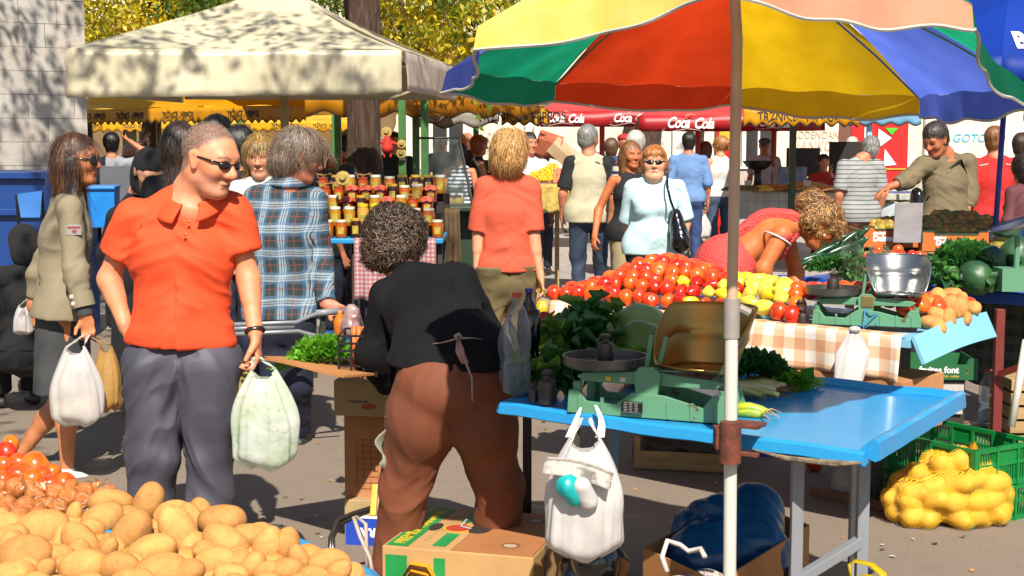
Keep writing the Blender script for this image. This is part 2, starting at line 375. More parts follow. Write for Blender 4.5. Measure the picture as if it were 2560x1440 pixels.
def paint_head(v,Minv,base,hairc,lips,brow=.8,beard=0,eye=1,buzz=None):
 A=np.array(Minv); q=v@A[:3,:3].T+A[:3,3]; x,y,z=q.T; c=np.tile(np.array(base),(len(v),1))
 def sm(d,w_):return np.clip(1-d/w_,0,1)[:,None]
 front=(y<-.03)
 red=np.exp(-((np.abs(x)-.04)**2/.0005+(z+.03)**2/.0008))*front; c=c*(1-red[:,None]*np.array([0,.14,.14]))
 rn=np.exp(-(x**2/.0003+(z+.028)**2/.0004))*(y<-.08); c=c*(1-rn[:,None]*np.array([0,.14,.12]))
 li=(((x/.023)**2+((z+.0645)/.010)**2)<1)&(y<-.07); c[li]=c[li]*.35+np.array(lips)*.65
 sl=(np.abs(z+.0645)<.0022)&(np.abs(x)<.019)&(y<-.07); c[sl]*=.35
 for s in(-1,1):
  e=(((x-s*.031)/.0135)**2+((z-.003)/.0052)**2<1)&(y<-.06)
  if eye:c[e]=(.55,.5,.46); ir=e&((x-s*.031)**2+(z-.003)**2<.0055**2); c[ir]=(.05,.03,.02)
  li2=(((x-s*.031)/.0165)**2+((z-.0045)/.0085)**2<1)&~e&(y<-.06)&(z>.003); c[li2]*=.55
  bz=.026+.004-((x-s*.034)/.02)**2*.006
  br=(np.abs(z-bz)<.0042)&(np.abs(x-s*.034)<.021)&(y<-.05); c[br]=c[br]*(1-brow)+np.array(hairc)*brow
 nz=fbm(v*55,4)[:,None]; c=c*(1+.07*nz*np.array([.5,1,1]))
 if buzz:
  hl=np.interp(y,[-.1,-.075,-.04,-.01,.02,.06],[.125,.10,.066,.035,-.02,-.07]); m_=np.clip((z-hl)/.02+fbm(v*90,2)*.5,0,1)[:,None]*(np.abs(x)<.2)[:,None]; em=((((y-.008)/.03)**2+((z+.006)/.04)**2)<1)&(np.abs(x)>.068); m_[em]=0
  c=c*(1-m_*.8)+np.array(lin(buzz))*m_*.8
 if beard:
  bb=(z<-.035)&(y<.0)&(z>-.13); c[bb]=c[bb]*(1-beard)+np.array([.25,.22,.2])*beard
 return c
def limb_chain(P,a,b,c,ra,rb,rc,k=.015):P+=[seg(a,b,ra,rb,k=k),seg(b,c,rb,rc,k=k)]
def hand_prims(w,d,wid,curl=.5,s=1.,spread=0,side=1,grip=0):
 """w wrist, d direction of the palm, wid unit vector across the knuckles (towards the little finger); curls towards palm normal"""
 w,d,wid=np.array(w),np.array(d)/np.linalg.norm(d),np.array(wid)/np.linalg.norm(wid); wid=wid-d*(wid@d); wid/=np.linalg.norm(wid); n=np.cross(d,wid)*side
 P=[seg(w-d*.02,w+d*.03,(.028*s,.019*s),(.033*s,.015*s),u=wid,k=.015),seg(w+d*.03,w+d*.082*s,(.034*s,.014*s),(.039*s,.012*s),u=wid,k=.012)]
 for i,(o,L) in enumerate(((-.029,.070),(-.010,.078),(.010,.073),(.028,.058))):
  p=w+d*.085*s+wid*o*s; a=curl*(.55+.08*i); dd=d*math.cos(a)+n*math.sin(a)+wid*o*spread*4
  p2=p+dd*L*.5*s; a2=curl*1.5; d2=d*math.cos(a2)+n*math.sin(a2); p3=p2+d2*L*.33*s; a3=curl*2.1; d3=d*math.cos(a3)+n*math.sin(a3); p4=p3+d3*L*.25*s
  P+=[seg(p,p2,.0094*s,.0084*s,k=.004),seg(p2,p3,.0084*s,.0078*s,k=.003),seg(p3,p4,.0078*s,.0068*s,k=.003)]
 t0=w+d*.03*s-wid*.028*s; td=d*.62-wid*.6+n*.35; td/=np.linalg.norm(td); t1_=t0+td*.042*s; td2=d*.8-wid*.15+n*.55*(1+grip); td2/=np.linalg.norm(td2)
 P+=[seg(t0,t1_,.0135*s,.0105*s,k=.01),seg(t1_,t1_+td2*.032*s,.0105*s,.0085*s,k=.004)]
 return P
def folds(v,f,amp,seed,fs=(6,6,14),joints=()):
 """cloth folds: ridged noise along the normals, stronger near the given joints"""
 n=normals(v,f); q=v*np.array(fs); sg=np.where(v[:,0]>0,1,-1)*3.2; q=np.stack([q[:,0]+v[:,2]*sg,q[:,1]+v[:,2]*2.5,q[:,2]*.62+v[:,0]*sg],1); w_=vn(q*.4+3,seed+2); q2=q+w_[:,None]*.8
 a=1-np.abs(vn(q2,seed))*2; b=1-np.abs(vn(q2*2.1+7,seed+1))*2; g=.55
 env=np.full(len(v),g)
 for c,r in joints:env+=np.exp(-((v-np.array(c))**2).sum(1)/r**2)*1.6
 return v+n*((a*.7+b*.35)*env*amp)[:,None]
def strands(v,f,n,L,wd,flow,seed,cols,curl=0,freq=60,wild=.25,sel=None,lift=.002,steps=8,damp=1):
 """thin ribbons growing over a hair volume"""
 r=np.random.default_rng(seed); N=normals(v,f); idx=r.integers(0,len(v),n*3)
 if sel is not None:idx=idx[sel(v[idx])]
 idx=idx[:n]; n=len(idx); p=v[idx]+N[idx]*lift; nn=N[idx]
 d=np.tile(np.array(flow,float),(n,1)) if not callable(flow) else flow(p)
 d=d+r.normal(size=(n,3))*wild; d-=nn*(d*nn).sum(1,keepdims=True); d/=np.linalg.norm(d,axis=1,keepdims=True)+1e-9
 Ls=L*r.uniform(.5,1.2,(n,1)); pts=[]; ph=r.uniform(0,6.28,(n,1)); side=np.cross(d,nn)
 for k in range(steps+1):
  t_=k/steps; q=p+d*Ls*t_-nn*(t_**2*Ls*.3)+nn*lift*2*math.sin(math.pi*t_)
  q=q+np.array([0,0,-1])*(t_**2)*Ls*.25*damp
  if curl:q=q+(side*np.sin(ph+freq*t_)+nn*np.cos(ph+freq*t_))*curl
  pts.append(q)
 pts=np.stack(pts,1); W=wd*(1-np.linspace(0,1,steps+1)**2*.85)[None,:,None]
 s_=side[:,None,:]*W; up_=nn[:,None,:]*W*.5; A=pts-s_; B=pts+s_; Cc=pts+up_*1.2
 vs=np.stack([A,Cc,B],2).reshape(-1,3); base=(np.arange(n)*(steps+1)*3)[:,None]; k3=np.arange(steps)*3
 fs=np.concatenate([np.stack([base+k3+o,base+k3+o+1,base+k3+o+4,base+k3+o+3],2).reshape(-1,4) for o in(0,1)])
 ci=r.random(n); cc=np.array([cols[int(x*len(cols))%len(cols)] for x in ci])*r.uniform(.82,1.12,(n,1)); return vs,fs,np.repeat(cc,(steps+1)*3,0)
def X3(p):return V(p)
class Person:
 """skeleton in local coordinates (faces -y when rz = 0); A side = local -x, B side = local +x. Joint overrides ('p', px, py, dY) are photo pixels + depth offset"""
 def __init__(s,label,px,Y,H=1.72,rz=0,g=1.,top='888888',lean=0,J={},female=0,z0=0,name='person',group=None,res=1.):
  s.Y=Y; x=at(px,356,Y).x; s.root=thing(name,label,'person',(x,Y,z0),R(rz),group); s.M=MAT[s.root]; s.Mi=s.M.inverted(); s.H=H; s.k=H/1.75; s.g=g; s.female=female; s.res=res
  k=s.k; sw=.172 if female else.19; hw=.095 if female else.09
  j=dict(pelvis=(0,0,.96),waist=(0,0,1.09),chest=(0,0,1.28),neck=(0,.015,1.47),head=(0,-.012,1.632),hipA=(-hw,0,.93),hipB=(hw,0,.93),kneeA=(-.1,-.015,.5),kneeB=(.1,-.015,.5),ankA=(-.105,.02,.09),ankB=(.105,.02,.09),shA=(-sw,.01,1.405),shB=(sw,.01,1.405),elA=(-sw-.055,.03,1.12),elB=(sw+.055,.03,1.12),wrA=(-sw-.06,-.06,.87),wrB=(sw+.06,-.06,.87))
  j={a:V(b)*k for a,b in j.items()}
  if lean:
   M_=Matrix.Translation(j['pelvis'])@Matrix.Rotation(R(lean),4,'X')@Matrix.Translation(-j['pelvis']); Mh=Matrix.Translation(j['pelvis'])@Matrix.Rotation(R(lean*.6),4,'X')@Matrix.Translation(-j['pelvis'])
   for q in('chest','neck','head','shA','shB','elA','elB','wrA','wrB'):j[q]=M_@j[q]
   j['waist']=Mh@j['waist']
  s.ov=set()
  for q,p in J.items():
   if p[0]=='p':W_=at(p[1],p[2],Y+p[3]); j[q]=s.Mi@W_
   elif p[0]=='d':j[q]=j[q]+V(p[1:])*k
   else:j[q]=V(p)*k
  s.j=j
 def W(s,p):return s.M@V(p)
 def put(s,name,vf,mat,smooth=3,col=None,par=None,sol=0,label=None):
  v,f=vf[:2]; A=np.array(s.M); v=v@A[:3,:3].T+A[:3,3]; o=obj(name,(v,f),mat,par or s.root,smooth=smooth,col=col,sol=sol)
  if label:o['label']=label
  return o
 def side(s):return(s.j['shB']-s.j['shA']).normalized()
 def body(s,skin='c98d6b',hd=(0,0,0),arms=(.0,.0),hand=(.6,.6),hdir=(None,None),hwid=(None,None),legs=0,lips='a8564a',hairc='3a2a20',brow=.8,beard=0,eye=1,nose=1.,jaw=1.,chub=0.,hs=1.,neckr=.056,ag=1.,hh=None,feet=0,thick=(1,1),buzz=None):
  """hd = head yaw, pitch, roll in degrees"""
  j,k,r_=s.j,s.k,s.res; base=lin(skin); s.base=base; hs*=(.97 if s.female else 1.0)
  Mh=Matrix.Translation(j['head'])@Matrix.Rotation(R(hd[0]),4,'Z')@Matrix.Rotation(R(hd[1]),4,'X')@Matrix.Rotation(R(hd[2]),4,'Y')@Matrix.Scale(hs,4)
  s.Mh=Mh; s.hs=hs; hp=xf(head_prims(nose=nose,jaw=jaw,chub=chub,female=s.female),Mh)
  nb=np.array(Mh@V((0,.028,-.05))); nk=np.array(j['neck']); up=(V(nk)-j['chest']).normalized()
  nr=(neckr*(.88 if s.female else 1)+.01*chub)*k
  hp+=[seg(nb,nk,nr*.97,nr*1.12,k=.03),seg(nk,nk-np.array(up)*.05,nr*1.2,nr*1.5,k=.03)]
  if chub:hp+=[seg(np.array(Mh@V((0,-.03,-.095))),nk+np.array([0,-.03,0]),.04*chub,.04*chub,k=.03)]
  h1=blob(hp,.0042*r_); col1=paint_head(h1[0],Mh.inverted(),base,lin(hairc),lin(lips),brow,beard,eye,buzz)
  ms=[h1]; cols=[col1]; a2=.92 if s.female else 1.
  tp=[seg(j['pelvis'],j['waist'],(.13*k,.09*k),(.12*k,.085*k),k=.03),seg(j['waist'],j['chest'],(.12*k,.085*k),(.135*k,.095*k),k=.03),seg(j['chest'],V(j['neck'])-up*.06,(.135*k,.09*k),(.09*k,.06*k),k=.03),seg(j['shA'],j['shB'],.045*k,k=.04)]
  for q,i in(('A',0),('B',1)):
   sh,el,wr=j['sh'+q],j['el'+q],j['wr'+q]; ga=a2*ag*thick[i]
   P=[seg(sh,el,.049*k*ga,.039*k*ga,k=.02),seg(el,wr,.040*k*ga,.027*k*a2,k=.02),seg(el+(wr-el)*.1,el+(wr-el)*.4,.043*k*ga,.034*k*ga,k=.02)]
   fd=hdir[i] if hdir[i] is not None else(wr-el).normalized(); wd=hwid[i] if hwid[i] is not None else V((0,1,0))
   if isinstance(fd,tuple):fd=s.Mi.to_3x3()@V(fd)
   if isinstance(wd,tuple):wd=s.Mi.to_3x3()@V(wd)
   sd_=1 if q=='A' else-1
   if hand[i] is not None:P+=hand_prims(wr,fd,wd,hand[i],s=k*a2*1.03,side=sd_)
   ms.append(blob(P,.0048*r_)); cols.append(np.tile(base,(len(ms[-1][0]),1))*np.array([1.0,.97,.95]))
  ms.append(blob(tp,.012)); cols.append(np.tile(base,(len(ms[-1][0]),1)))
  if legs:
   for q in 'AB':
    P=[seg(j['hip'+q],j['knee'+q],.078*k*ag,.05*k,k=.03),seg(j['knee'+q],j['knee'+q].lerp(j['ank'+q],.35),.048*k,.05*k,k=.03),seg(j['knee'+q].lerp(j['ank'+q],.3),j['ank'+q],.05*k,.033*k,k=.03)]
    ms.append(blob(P,.007*r_)); cols.append(np.tile(base,(len(ms[-1][0]),1)))
  v,f=join(ms); s.body_o=s.put('body',(v,f),SKIN,col=np.concatenate(cols)); return s
 def top(s,mat,sleeve=.5,hem=.88,g=1.,belly=0,bust=0,folds_=.005,seed=1,sg=1.,neckcut=None,name='shirt',collar=None,collar_r=1.,flare=1.,long=False,cutm=None,tank=False,extra=(),res=None,wid=1.,sleeveB=None,shd=1.):
  j,k=s.j,s.k; g*=s.g; h=(.0065 if res is None else res)*s.res; fw=.9 if s.female else 1.; P=[]
  pel,wa,ch,ne=j['pelvis'],j['waist'],j['chest'],j['neck']; lowdir=(pel-wa).normalized(); low=pel+lowdir*max(.0,(.96-hem))*k if hem<.96 else wa.lerp(pel,(1.09-hem)/.13)
  hw=.184*k*g*wid*(1.04 if s.female else 1); U=np.array(s.side())
  P+=[seg(low,pel,(hw*flare,.128*k*g*flare),(hw*.99,.125*k*g),u=U,flat=0,k=.02),seg(pel,wa,(hw*.99,.125*k*g),(.152*k*g*fw*wid,.112*k*g),u=U,k=.03),seg(wa,ch,(.152*k*g*fw*wid,.112*k*g),(.168*k*fw*(.5+.5*g)*wid,.118*k*(.4+.6*g)),u=U,k=.03),seg(ch,ch.lerp(ne,.62),(.168*k*fw*(.5+.5*g)*wid,.118*k*(.4+.6*g)),(.15*k*fw*wid,.082*k),u=U,k=.04)]
  if not tank:P.append(seg(ch.lerp(ne,.6),ch.lerp(ne,.97),(.11*k*fw,.078*k),(.068*k*fw,.064*k),u=U,k=.03,flat=1))
  fwd=V(U).cross((ch-wa).normalized()).normalized()
  s.fwd=fwd
  if belly:P.append(seg(wa.lerp(pel,.4)+fwd*.05*k,None,(.135*k*g*belly,.13*k*g*belly),rz=.14*k,k=.06))
  if bust:
   for q in(-1,1):P.append(seg(ch+V(U)*.075*k*q+fwd*(.075+.02*bust)*k-(ne-ch).normalized()*.03,None,(.07*k*bust,)*2,k=.045))
  if not tank:
   P+=[seg(j['shA'].lerp(ne,.08)-V((0,0,.012))*k,ne-(ne-ch).normalized()*.035*k,.056*k*shd,.052*k,k=.03),seg(j['shB'].lerp(ne,.08)-V((0,0,.012))*k,ne-(ne-ch).normalized()*.035*k,.056*k*shd,.052*k,k=.03)]
  else:
   for q in 'AB':P+=[seg(j['sh'+q].lerp(ne,.42)-V((0,0,.02)),ch+(j['sh'+q]-ch)*.4+fwd*.05*k,.024*k,.03*k,k=.02),seg(j['sh'+q].lerp(ne,.42)-V((0,0,.02)),ch+(j['sh'+q]-ch)*.4-fwd*.05*k,.024*k,.03*k,k=.02)]
  jl=[(wa,.14)]
  ms=[]
  for q,sl in(('A',sleeve),('B',sleeve if sleeveB is None else sleeveB)):
   sh,el,wr=j['sh'+q],j['el'+q],j['wr'+q]; r0,r1,r2=.059*k*sg*(.93 if s.female else 1),.056*k*sg,.042*k*sg
   if tank:continue
   if sl<=1:SL=[seg(sh,sh.lerp(el,sl),r0,r0+(r1*1.12-r0)*min(1,sl*1.2),k=.03,flat=1)]
   else:SL=[seg(sh,el,r0,r1,k=.03),seg(el,el.lerp(wr,sl-1),r1,r2,k=.025,flat=1)]; jl.append((el,.1))
   for q_ in SL:q_['post']=1
   P+=SL
   jl.append((sh.lerp(ch,.3),.1))
  if hem<.95:
   for q in 'AB':P.append(seg(j['hip'+q]+V((0,.03,-.01))*k,None,.103*k*g,k=.05))
   P.append(seg(j['hipA'],j['hipB'],(.118*k*g,)*2,k=.04))
  P+=list(extra)
  cut=[(low,-(wa-pel).normalized() if not cutm else V(cutm))]
  s.low=(low,cut[0][1]); v,f=blob(P,h,cut=[(np.array(c),np.array(n)) for c,n in cut])
  if folds_:v=folds(v,f,folds_*k,seed,joints=jl)
  o=s.put(name,(v,f),mat); s.top_o=o
  if collar:
   up=(s.Mh.translation-ne).normalized(); up=(up+(ne-ch).normalized()).normalized(); c0=ne-up*.012; Us=V(U); Fw=Us.cross(up).normalized(); r0=.062*k*(.9 if s.female else 1)*collar_r
   pr=[(0,-.012),(.001,.016),(.002,.034),(.009,.038),(.02,.02),(.034,-.004),(.044,-.024)]
   def cf_(u,v):
    a=(u-.5)*2*2.86; i_=v*6; q=min(5,int(i_)); w_=i_-q; r_,z_=[pr[q][m_]*(1-w_)+pr[q+1][m_]*w_ for m_ in(0,1)]
    fr_=max(0,-math.cos(a)); ang=a; rr_=r0+r_*(1+.35*fr_**3); return s.W(c0+Us*rr_*math.sin(ang)*1.06-Fw*rr_*math.cos(ang)+up*(z_-.034*fr_*(1-.0*v))+Fw*.012*fr_)
   g_=MB(); g_.sheet(cf_,40,12); obj('collar',g_,collar,s.root,smooth=3,sol=.003)
  return s
 def pants(s,mat,g=1.,hem=.035,folds_=.006,seed=3,top=1.0,name='trousers',leg=1.,flare=1.,short=0,res=None,cuff=None):
  j,k=s.j,s.k; g*=s.g; P=[]; U=np.array(s.side()); h=(.0075 if res is None else res)*s.res; pel=j['pelvis']; wv=(j['waist']-pel).normalized()
  P+=[seg(pel-wv*.03,pel+wv*(top-.96)*k,(.16*k*g*(1.05 if s.female else 1),.118*k*g),(.145*k*g,.108*k*g),k=.03,u=(1,0,0),flat=1)]
  jl=[(pel-V((0,.0,.1))*k,.16)]
  for q in 'AB':
   hp,kn,an=j['hip'+q],j['knee'+q],j['ank'+q]
   P+=[seg(hp,kn,(.094*k*g*leg,.102*k*g*leg),.066*k*leg*(.5+.5*g),k=.035),seg(hp+V((0,.045 if abs(hp.y-kn.y)<.3 else.0,-.03))*k,None,.088*k*g,k=.05)]
   if short:P.append(seg(kn,kn.lerp(an,.12),.066*k*leg,.066*k*leg,k=.03,flat=1))
   else:e=kn.lerp(an,1-hem/.5); P.append(seg(kn,e,.064*k*leg*(.5+.5*g),.057*k*leg*flare,k=.03,flat=1)); jl+=[(an,.12)]
   jl+=[(kn,.12)]
  lo_=getattr(s,'low',None); v,f=blob(P,h,cut=[(np.array(lo_[0]-lo_[1]*.03),-np.array(lo_[1]))] if lo_ and name=='trousers' else None)
  if folds_:v=folds(v,f,folds_*k,seed,fs=(8,8,8),joints=jl)
  s.put(name,(v,f),mat); return s
 def skirt(s,mat,z=.5,g=1.,flare=1.15,seed=4,folds_=.006):
  j,k=s.j,s.k; c=(j['kneeA']+j['kneeB'])/2; b=V((c.x,c.y,z*k)); P=[seg(j['waist'],j['pelvis'],(.15*k*g,.115*k*g),(.178*k*g,.135*k*g),k=.02),seg(j['pelvis'],b,(.178*k*g,.135*k*g),(.178*k*g*flare,.14*k*g*flare),k=.03,flat=1)]
  v,f=blob(P,.009*s.res); v=folds(v,f,folds_,seed,fs=(9,9,1.5)); s.put('skirt',(v,f),mat); return s
 def shoes(s,mat,sole=None,which='AB',tdir=None):
  j,k=s.j,s.k
  for q in which:
   a=j['ank'+q]; d=V(tdir) if tdir else V((0,-1,0)); b=V((a.x,a.y,a.z-.045*k))
   P=[seg(b-d*.045*k,b+d*.06*k,(.036*k,.04*k),(.042*k,.03*k),u=(d.y,-d.x,0),k=.02),seg(b+d*.06*k-V((0,0,.008)),b+d*.15*k-V((0,0,.015)),(.044*k,.03*k),(.034*k,.02*k),u=(d.y,-d.x,0),k=.02),seg(b,a,.036*k,.034*k,k=.02)]
   v,f=blob(P,.007,cut=[(np.array(b)-np.array([0,0,.032*k]),np.array([0,0,-1.]))]); s.put('shoe',(v,f),mat)
  return s
 def hair(s,style,cols,n=500,L=.06,wd=.0016,seed=5,curl=0,freq=20,wild=.35,amp=.004,nf=22,flow=None,damp=1,extra=(),face=(0,-.118,-.045),fr=(.068,.07,.092),sc=1.0,lift=.002,shell=1):
  Mh=s.Mh; cl=[lin(c) for c in cols]
  P=[seg((0,.022,.036),None,(.083*sc,.101*sc),rz=.095*sc,k=0)]
  S=seg; st=style
  if st=='short':P+=[S((0,.055,-.03),None,(.066,.055),rz=.05,k=.03)]
  if st=='bob':P+=[S((0,.05,-.03),None,(.085,.065),rz=.075,k=.03),S((-.07,.01,-.01),(-.066,.012,-.075),(.022,.045),(.016,.036),k=.03),S((.07,.01,-.01),(.066,.012,-.075),(.022,.045),(.016,.036),k=.03),S((0,-.06,.075),None,(.07,.03),rz=.025,k=.03)]
  if st=='wavy':P+=[S((0,.045,.0),None,(.098,.09),rz=.105,k=.03),S((0,.05,-.06),None,(.085,.07),rz=.07,k=.04)]
  if st=='curly':P+=[S((0,.03,.03),None,(.104,.112),rz=.104,k=.03),S((0,.055,-.055),None,(.088,.075),rz=.07,k=.04)]
  if st=='long':P+=[S((0,.05,-.02),None,(.086,.068),rz=.09,k=.03),S((0,.075,-.03),(0,.09,-.3),(.08,.035),(.07,.03),k=.04),S((-.062,.02,-.02),(-.075,.03,-.25),(.025,.04),(.02,.03),k=.03),S((.062,.02,-.02),(.075,.03,-.25),(.025,.04),(.02,.03),k=.03)]
  if st=='bun':P+=[S((0,.03,.0),None,(.083,.09),rz=.08,k=.03),S((0,.125,.035),None,(.045,.04),rz=.045,k=.015)]
  if st=='pony':P+=[S((0,.03,.0),None,(.083,.09),rz=.08,k=.03),S((0,.11,.03),(0,.15,-.12),.03,.018,k=.02)]
  P+=list(extra)
  P+=[S(face,None,fr[:2],rz=fr[2],k=.012,op=1)]
  if st in('short','bun','pony'):P+=[S((q*.09,-.005,-.012),None,(.03,.026),rz=.034,k=.01,op=1) for q in(-1,1)]
  n=int(n*1.7); wd*=.62; v,f=blob(xf(P,Mh),.0055*s.res); v=v+normals(v,f)*(fbm(v*nf,seed)*amp)[:,None]
  base=np.array(cl[0]); nn_=vn(v*np.array([30,30,9]),seed)[:,None]; c0=base[None]*(.8+.25*nn_) if len(cl)<2 else base[None]*(.6-.4*nn_)*.95+np.array(cl[1])[None]*(.4+.4*nn_)*.95
  ctr=np.array(Mh@V((0,.03,.1))); axis=np.array((Mh.to_3x3()@V((0,0,1))).normalized())
  def fl(p):
   d=p-ctr; d=d-axis*(d@axis)[:,None]; d/=np.linalg.norm(d,axis=1,keepdims=True)+1e-6
   return d*.6+np.array([0,0,-1.0])*damp
  vs,fs,cs=strands(v,f,n,L,wd,flow or fl,seed,cl,curl=curl,freq=freq,wild=wild,lift=lift,damp=damp)
  if not shell:v,f,c0=v[:0],f[:0],c0[:0]
  s.hair_o=s.put('hair',(np.concatenate([v,vs]),np.concatenate([f,fs+len(v)])),HAIR,smooth=3,col=np.concatenate([np.clip(c0,.002,1),cs])); return s
 def sunglasses(s,lens=.021,wrap=0,hgt=.016,tint='120f10',drop=0):
  Mh=s.M@s.Mh; g=MB(); fm=mt('glossblack',tint,.15,spec=.8); y0=-.097
  for q in(-1,1):
   def ln(u,v,q=q):
    a=u*2*math.pi; rr_=v; x=q*.032+math.cos(a)*lens*rr_; z=.004-drop+math.sin(a)*hgt*rr_*(1 if math.sin(a)<0 else.85)
    return Mh@V((x,y0+abs(x)**2*5.5-.006*(1-rr_**2),z))
   g.sheet(ln,16,4,th=.0022)
   g.tube([Mh@V((q*.051,y0+.012,.010-drop)),Mh@V((q*.072,y0+.035,.012-drop)),Mh@V((q*.08,-.01,.012-drop)),Mh@V((q*.079,.02,.004-drop))],.0026,6,fl=1.6)
  g.tube([Mh@V((-.014,y0+.002,.010-drop)),Mh@V((0,y0-.002,.013-drop)),Mh@V((.014,y0+.002,.010-drop))],.0024,6)
  obj('sunglasses',g,fm,s.root,smooth=3); return s
  # ================================================================ setting
def asphalt(name,c1,c2,c3,speck=True):
 m,t,N,L,b=NB(name); vec=coords(t); n1=noi(t,vec,1.1,5,.6); n2=noi(t,vec,260,2,.6); n3=noi(t,vec,7,4,.6)
 o=mixc(t,ramp(t,n1,[(.35,0.),(.65,1.)]),lin(c1),lin(c2)); o=mixc(t,ramp(t,n3,[(.5,0.),(.75,.7)]),o,lin(c3))
 if speck:o=mixc(t,ramp(t,n2,[(.42,0.),(.5,.35),(.62,1.)]),o,lin('93826f')); o=mixc(t,ramp(t,noi(t,vec,180,2),[(.3,1.),(.42,0.)]),o,lin('3c322c'))
 L.new(o,b.inputs['Base Color']); b.inputs['Roughness'].default_value=.9; bump(t,b,n2,.55,.006); return m
g=MB()
g.sheet(lambda u,v:(-60+120*u,-8+120*v,0),8,8)
tag(obj('asphalt_ground',g,asphalt('asphalt','63584e','6f6258','51463e')),kind='structure')
m,t,N,L,b=NB('paving'); vec=coords(t,(1,1,1),(0,0,R(12))); br=nd(t,'TexBrick'); L.new(vec,br.inputs[0])
for i,x in((1,(*lin('a39c95'),1)),(2,(*lin('948d88'),1)),(3,(*lin('6d6763'),1)),(4,1.0),(5,.012)):br.inputs[i].default_value=x
br.inputs[8].default_value=.8; br.inputs[9].default_value=.5
L.new(mixc(t,mth(t,'MULTIPLY',noi(t,vec,3,5,.65),.8),br.outputs[0],lin('857d76')),b.inputs['Base Color']); b.inputs['Roughness'].default_value=.8
g=MB(); g.sheet(lambda u,v:(-60+120*u,12.4+80*v,.004),8,4)
tag(obj('stone_paving',g,m),kind='structure')
g=MB(); g.box((-4.35,9.2,.06),(2.6,.28,.12),R(8)); tag(obj('kerb',g,mt('kerb','7b746c',.9,bm=.4),bev=.01),kind='structure')
# small litter on the asphalt
lit=thing('litter','scattered dry leaves, scraps and peel on the asphalt','litter',(0,0,0)); lit['kind']='stuff'
g=MB()
for i in range(150):
 px,py=random.uniform(640,2560),random.uniform(1010,1440); p=on(px,py,.004); a=random.uniform(0,6.3); r=random.uniform(.006,.02)
 q=[p+V((math.cos(a+k*1.57)*r*random.uniform(.5,1.2),math.sin(a+k*1.57)*r*random.uniform(.3,1.1),random.uniform(0,.008))) for k in range(4)]
 g.cm=random.choice([0,0,1,2,3]); g.add(q,[(0,1,2,3)])
bpy.data.objects.remove(lit)
tag(obj('litter',g,[mt('dryleaf','8a5a2c',.8),mt('scrap','cfc8b8',.8),mt('darkscrap','3a2a1e',.8),mt('peel','b9792c',.6)]),'scattered dry leaves, scraps and peel on the asphalt','litter',kind='stuff')
# ---------------- stone corner building, left
m,t,N,L,b=NB('limestone'); tc=coords(t,(1,1,1),(R(90),0,0)); sp=nd(t,'SeparateXYZ'); L.new(coords(t),sp.inputs[0]); cb=nd(t,'CombineXYZ')
L.new(mth(t,'ADD',sp.outputs[0],mth(t,'MULTIPLY',noi(t,coords(t),.7,1),.16)),cb.inputs[0]); L.new(sp.outputs[2],cb.inputs[1]); br=nd(t,'TexBrick'); L.new(cb.outputs[0],br.inputs[0])
for i,x in((1,(*lin('aca69e'),1)),(2,(*lin('9e9892'),1)),(3,(*lin('5d564f'),1)),(4,1.0),(5,.0035),(6,.3)):br.inputs[i].default_value=x
br.inputs[8].default_value=.46; br.inputs[9].default_value=.232; br.squash=.8; br.squash_frequency=3; br.offset=.42
n1=noi(t,coords(t),2.2,6,.7); o=mixc(t,ramp(t,n1,[(.42,0.),(.75,.8)]),br.outputs[0],lin('a8988a'))
o=mixc(t,ramp(t,noi(t,coords(t),38,3,.7),[(.66,0.),(.72,.7)]),o,lin('4c463f')); L.new(o,b.inputs['Base Color']); b.inputs['Roughness'].default_value=.85
bump(t,b,mth(t,'ADD',mth(t,'MULTIPLY',br.outputs[1],-1.),mth(t,'MULTIPLY',noi(t,coords(t),30,5),.6)),.5,.012)
LIME=m
A=at(-500,400,13.2); B=at(221,400,14.6); A.z=B.z=0
ang=math.atan2(B.y-A.y,B.x-A.x); Lw=(B-A).length
rt=thing('stone_building','pale limestone block wall of a building at the left edge','building',A,ang)
T=MAT[rt]
g=MB(); g.box(T@V((Lw/2-1,1.5,4)),(Lw+2,3,8),ang); obj('wall',g,LIME,rt)
g=MB(); g.box(T@V((Lw/2-1,-.03,.25)),(Lw+1.9,.1,.5),ang); obj('plinth',g,mt('plinth','77706a',.9,bm=.5),rt,bev=.01)
# ---------------- pale town building across the far side
fac=mt('plaster','cfc6b4',.9,'c2b7a2',1.5,bm=.2)
rt=thing('plaster_building','long cream plastered building across the far side of the square','building',(0,34,0))
g=MB(); g.box((2,37,5.5),(60,6,11)); obj('wall',g,fac,rt)
g=MB(); g.box((2,33.93,.5),(60,.12,1)); obj('plinth',g,mt('facplinth','a69c8c',.9),rt)
g=MB(); g.box((2,33.85,4.2),(60,.3,.22)); obj('cornice',g,mt('cornice','c9c1b2',.9),rt,bev=.03)
wf=mt('whiteframe','d8d4ca',.6); gl=mt('darkglass','2a2d2e',.15,spec=.8)
for px,w_,zb,zt in((1897,.7,1.0,2.05),(1735,.55,1.0,2.2),(1120,.8,1.0,2.6),(345,.8,1,2.4),(880,.8,1,2.4),(2620,.9,.9,2.3),(540,.8,1.1,2.5)):
 c=at(px,350,33.95); zc=(zb+zt)/2; g=MB()
 for dx in(-1,1):g.box((c.x+dx*w_/2,33.95,zc),(.09,.1,zt-zb+.09))
 for z_ in(zb,zt):g.box((c.x,33.94,z_),(w_+.25,.14,.09))
 g.box((c.x,33.96,zc),(.05,.06,zt-zb))
 f_=obj('window',g,wf,rt); g=MB(); g.box((c.x,33.99,zc),(w_,.04,zt-zb)); obj('pane',g,gl,f_)
pilm=mt('pilaster','d9d2c4',.85)
for px in(1010,1330,1700,1830,2250,2330):
 c=at(px,350,33.9); g=MB(); g.box((c.x,33.92,2),(.35,.16,4)); obj('pilaster',g,pilm,rt)
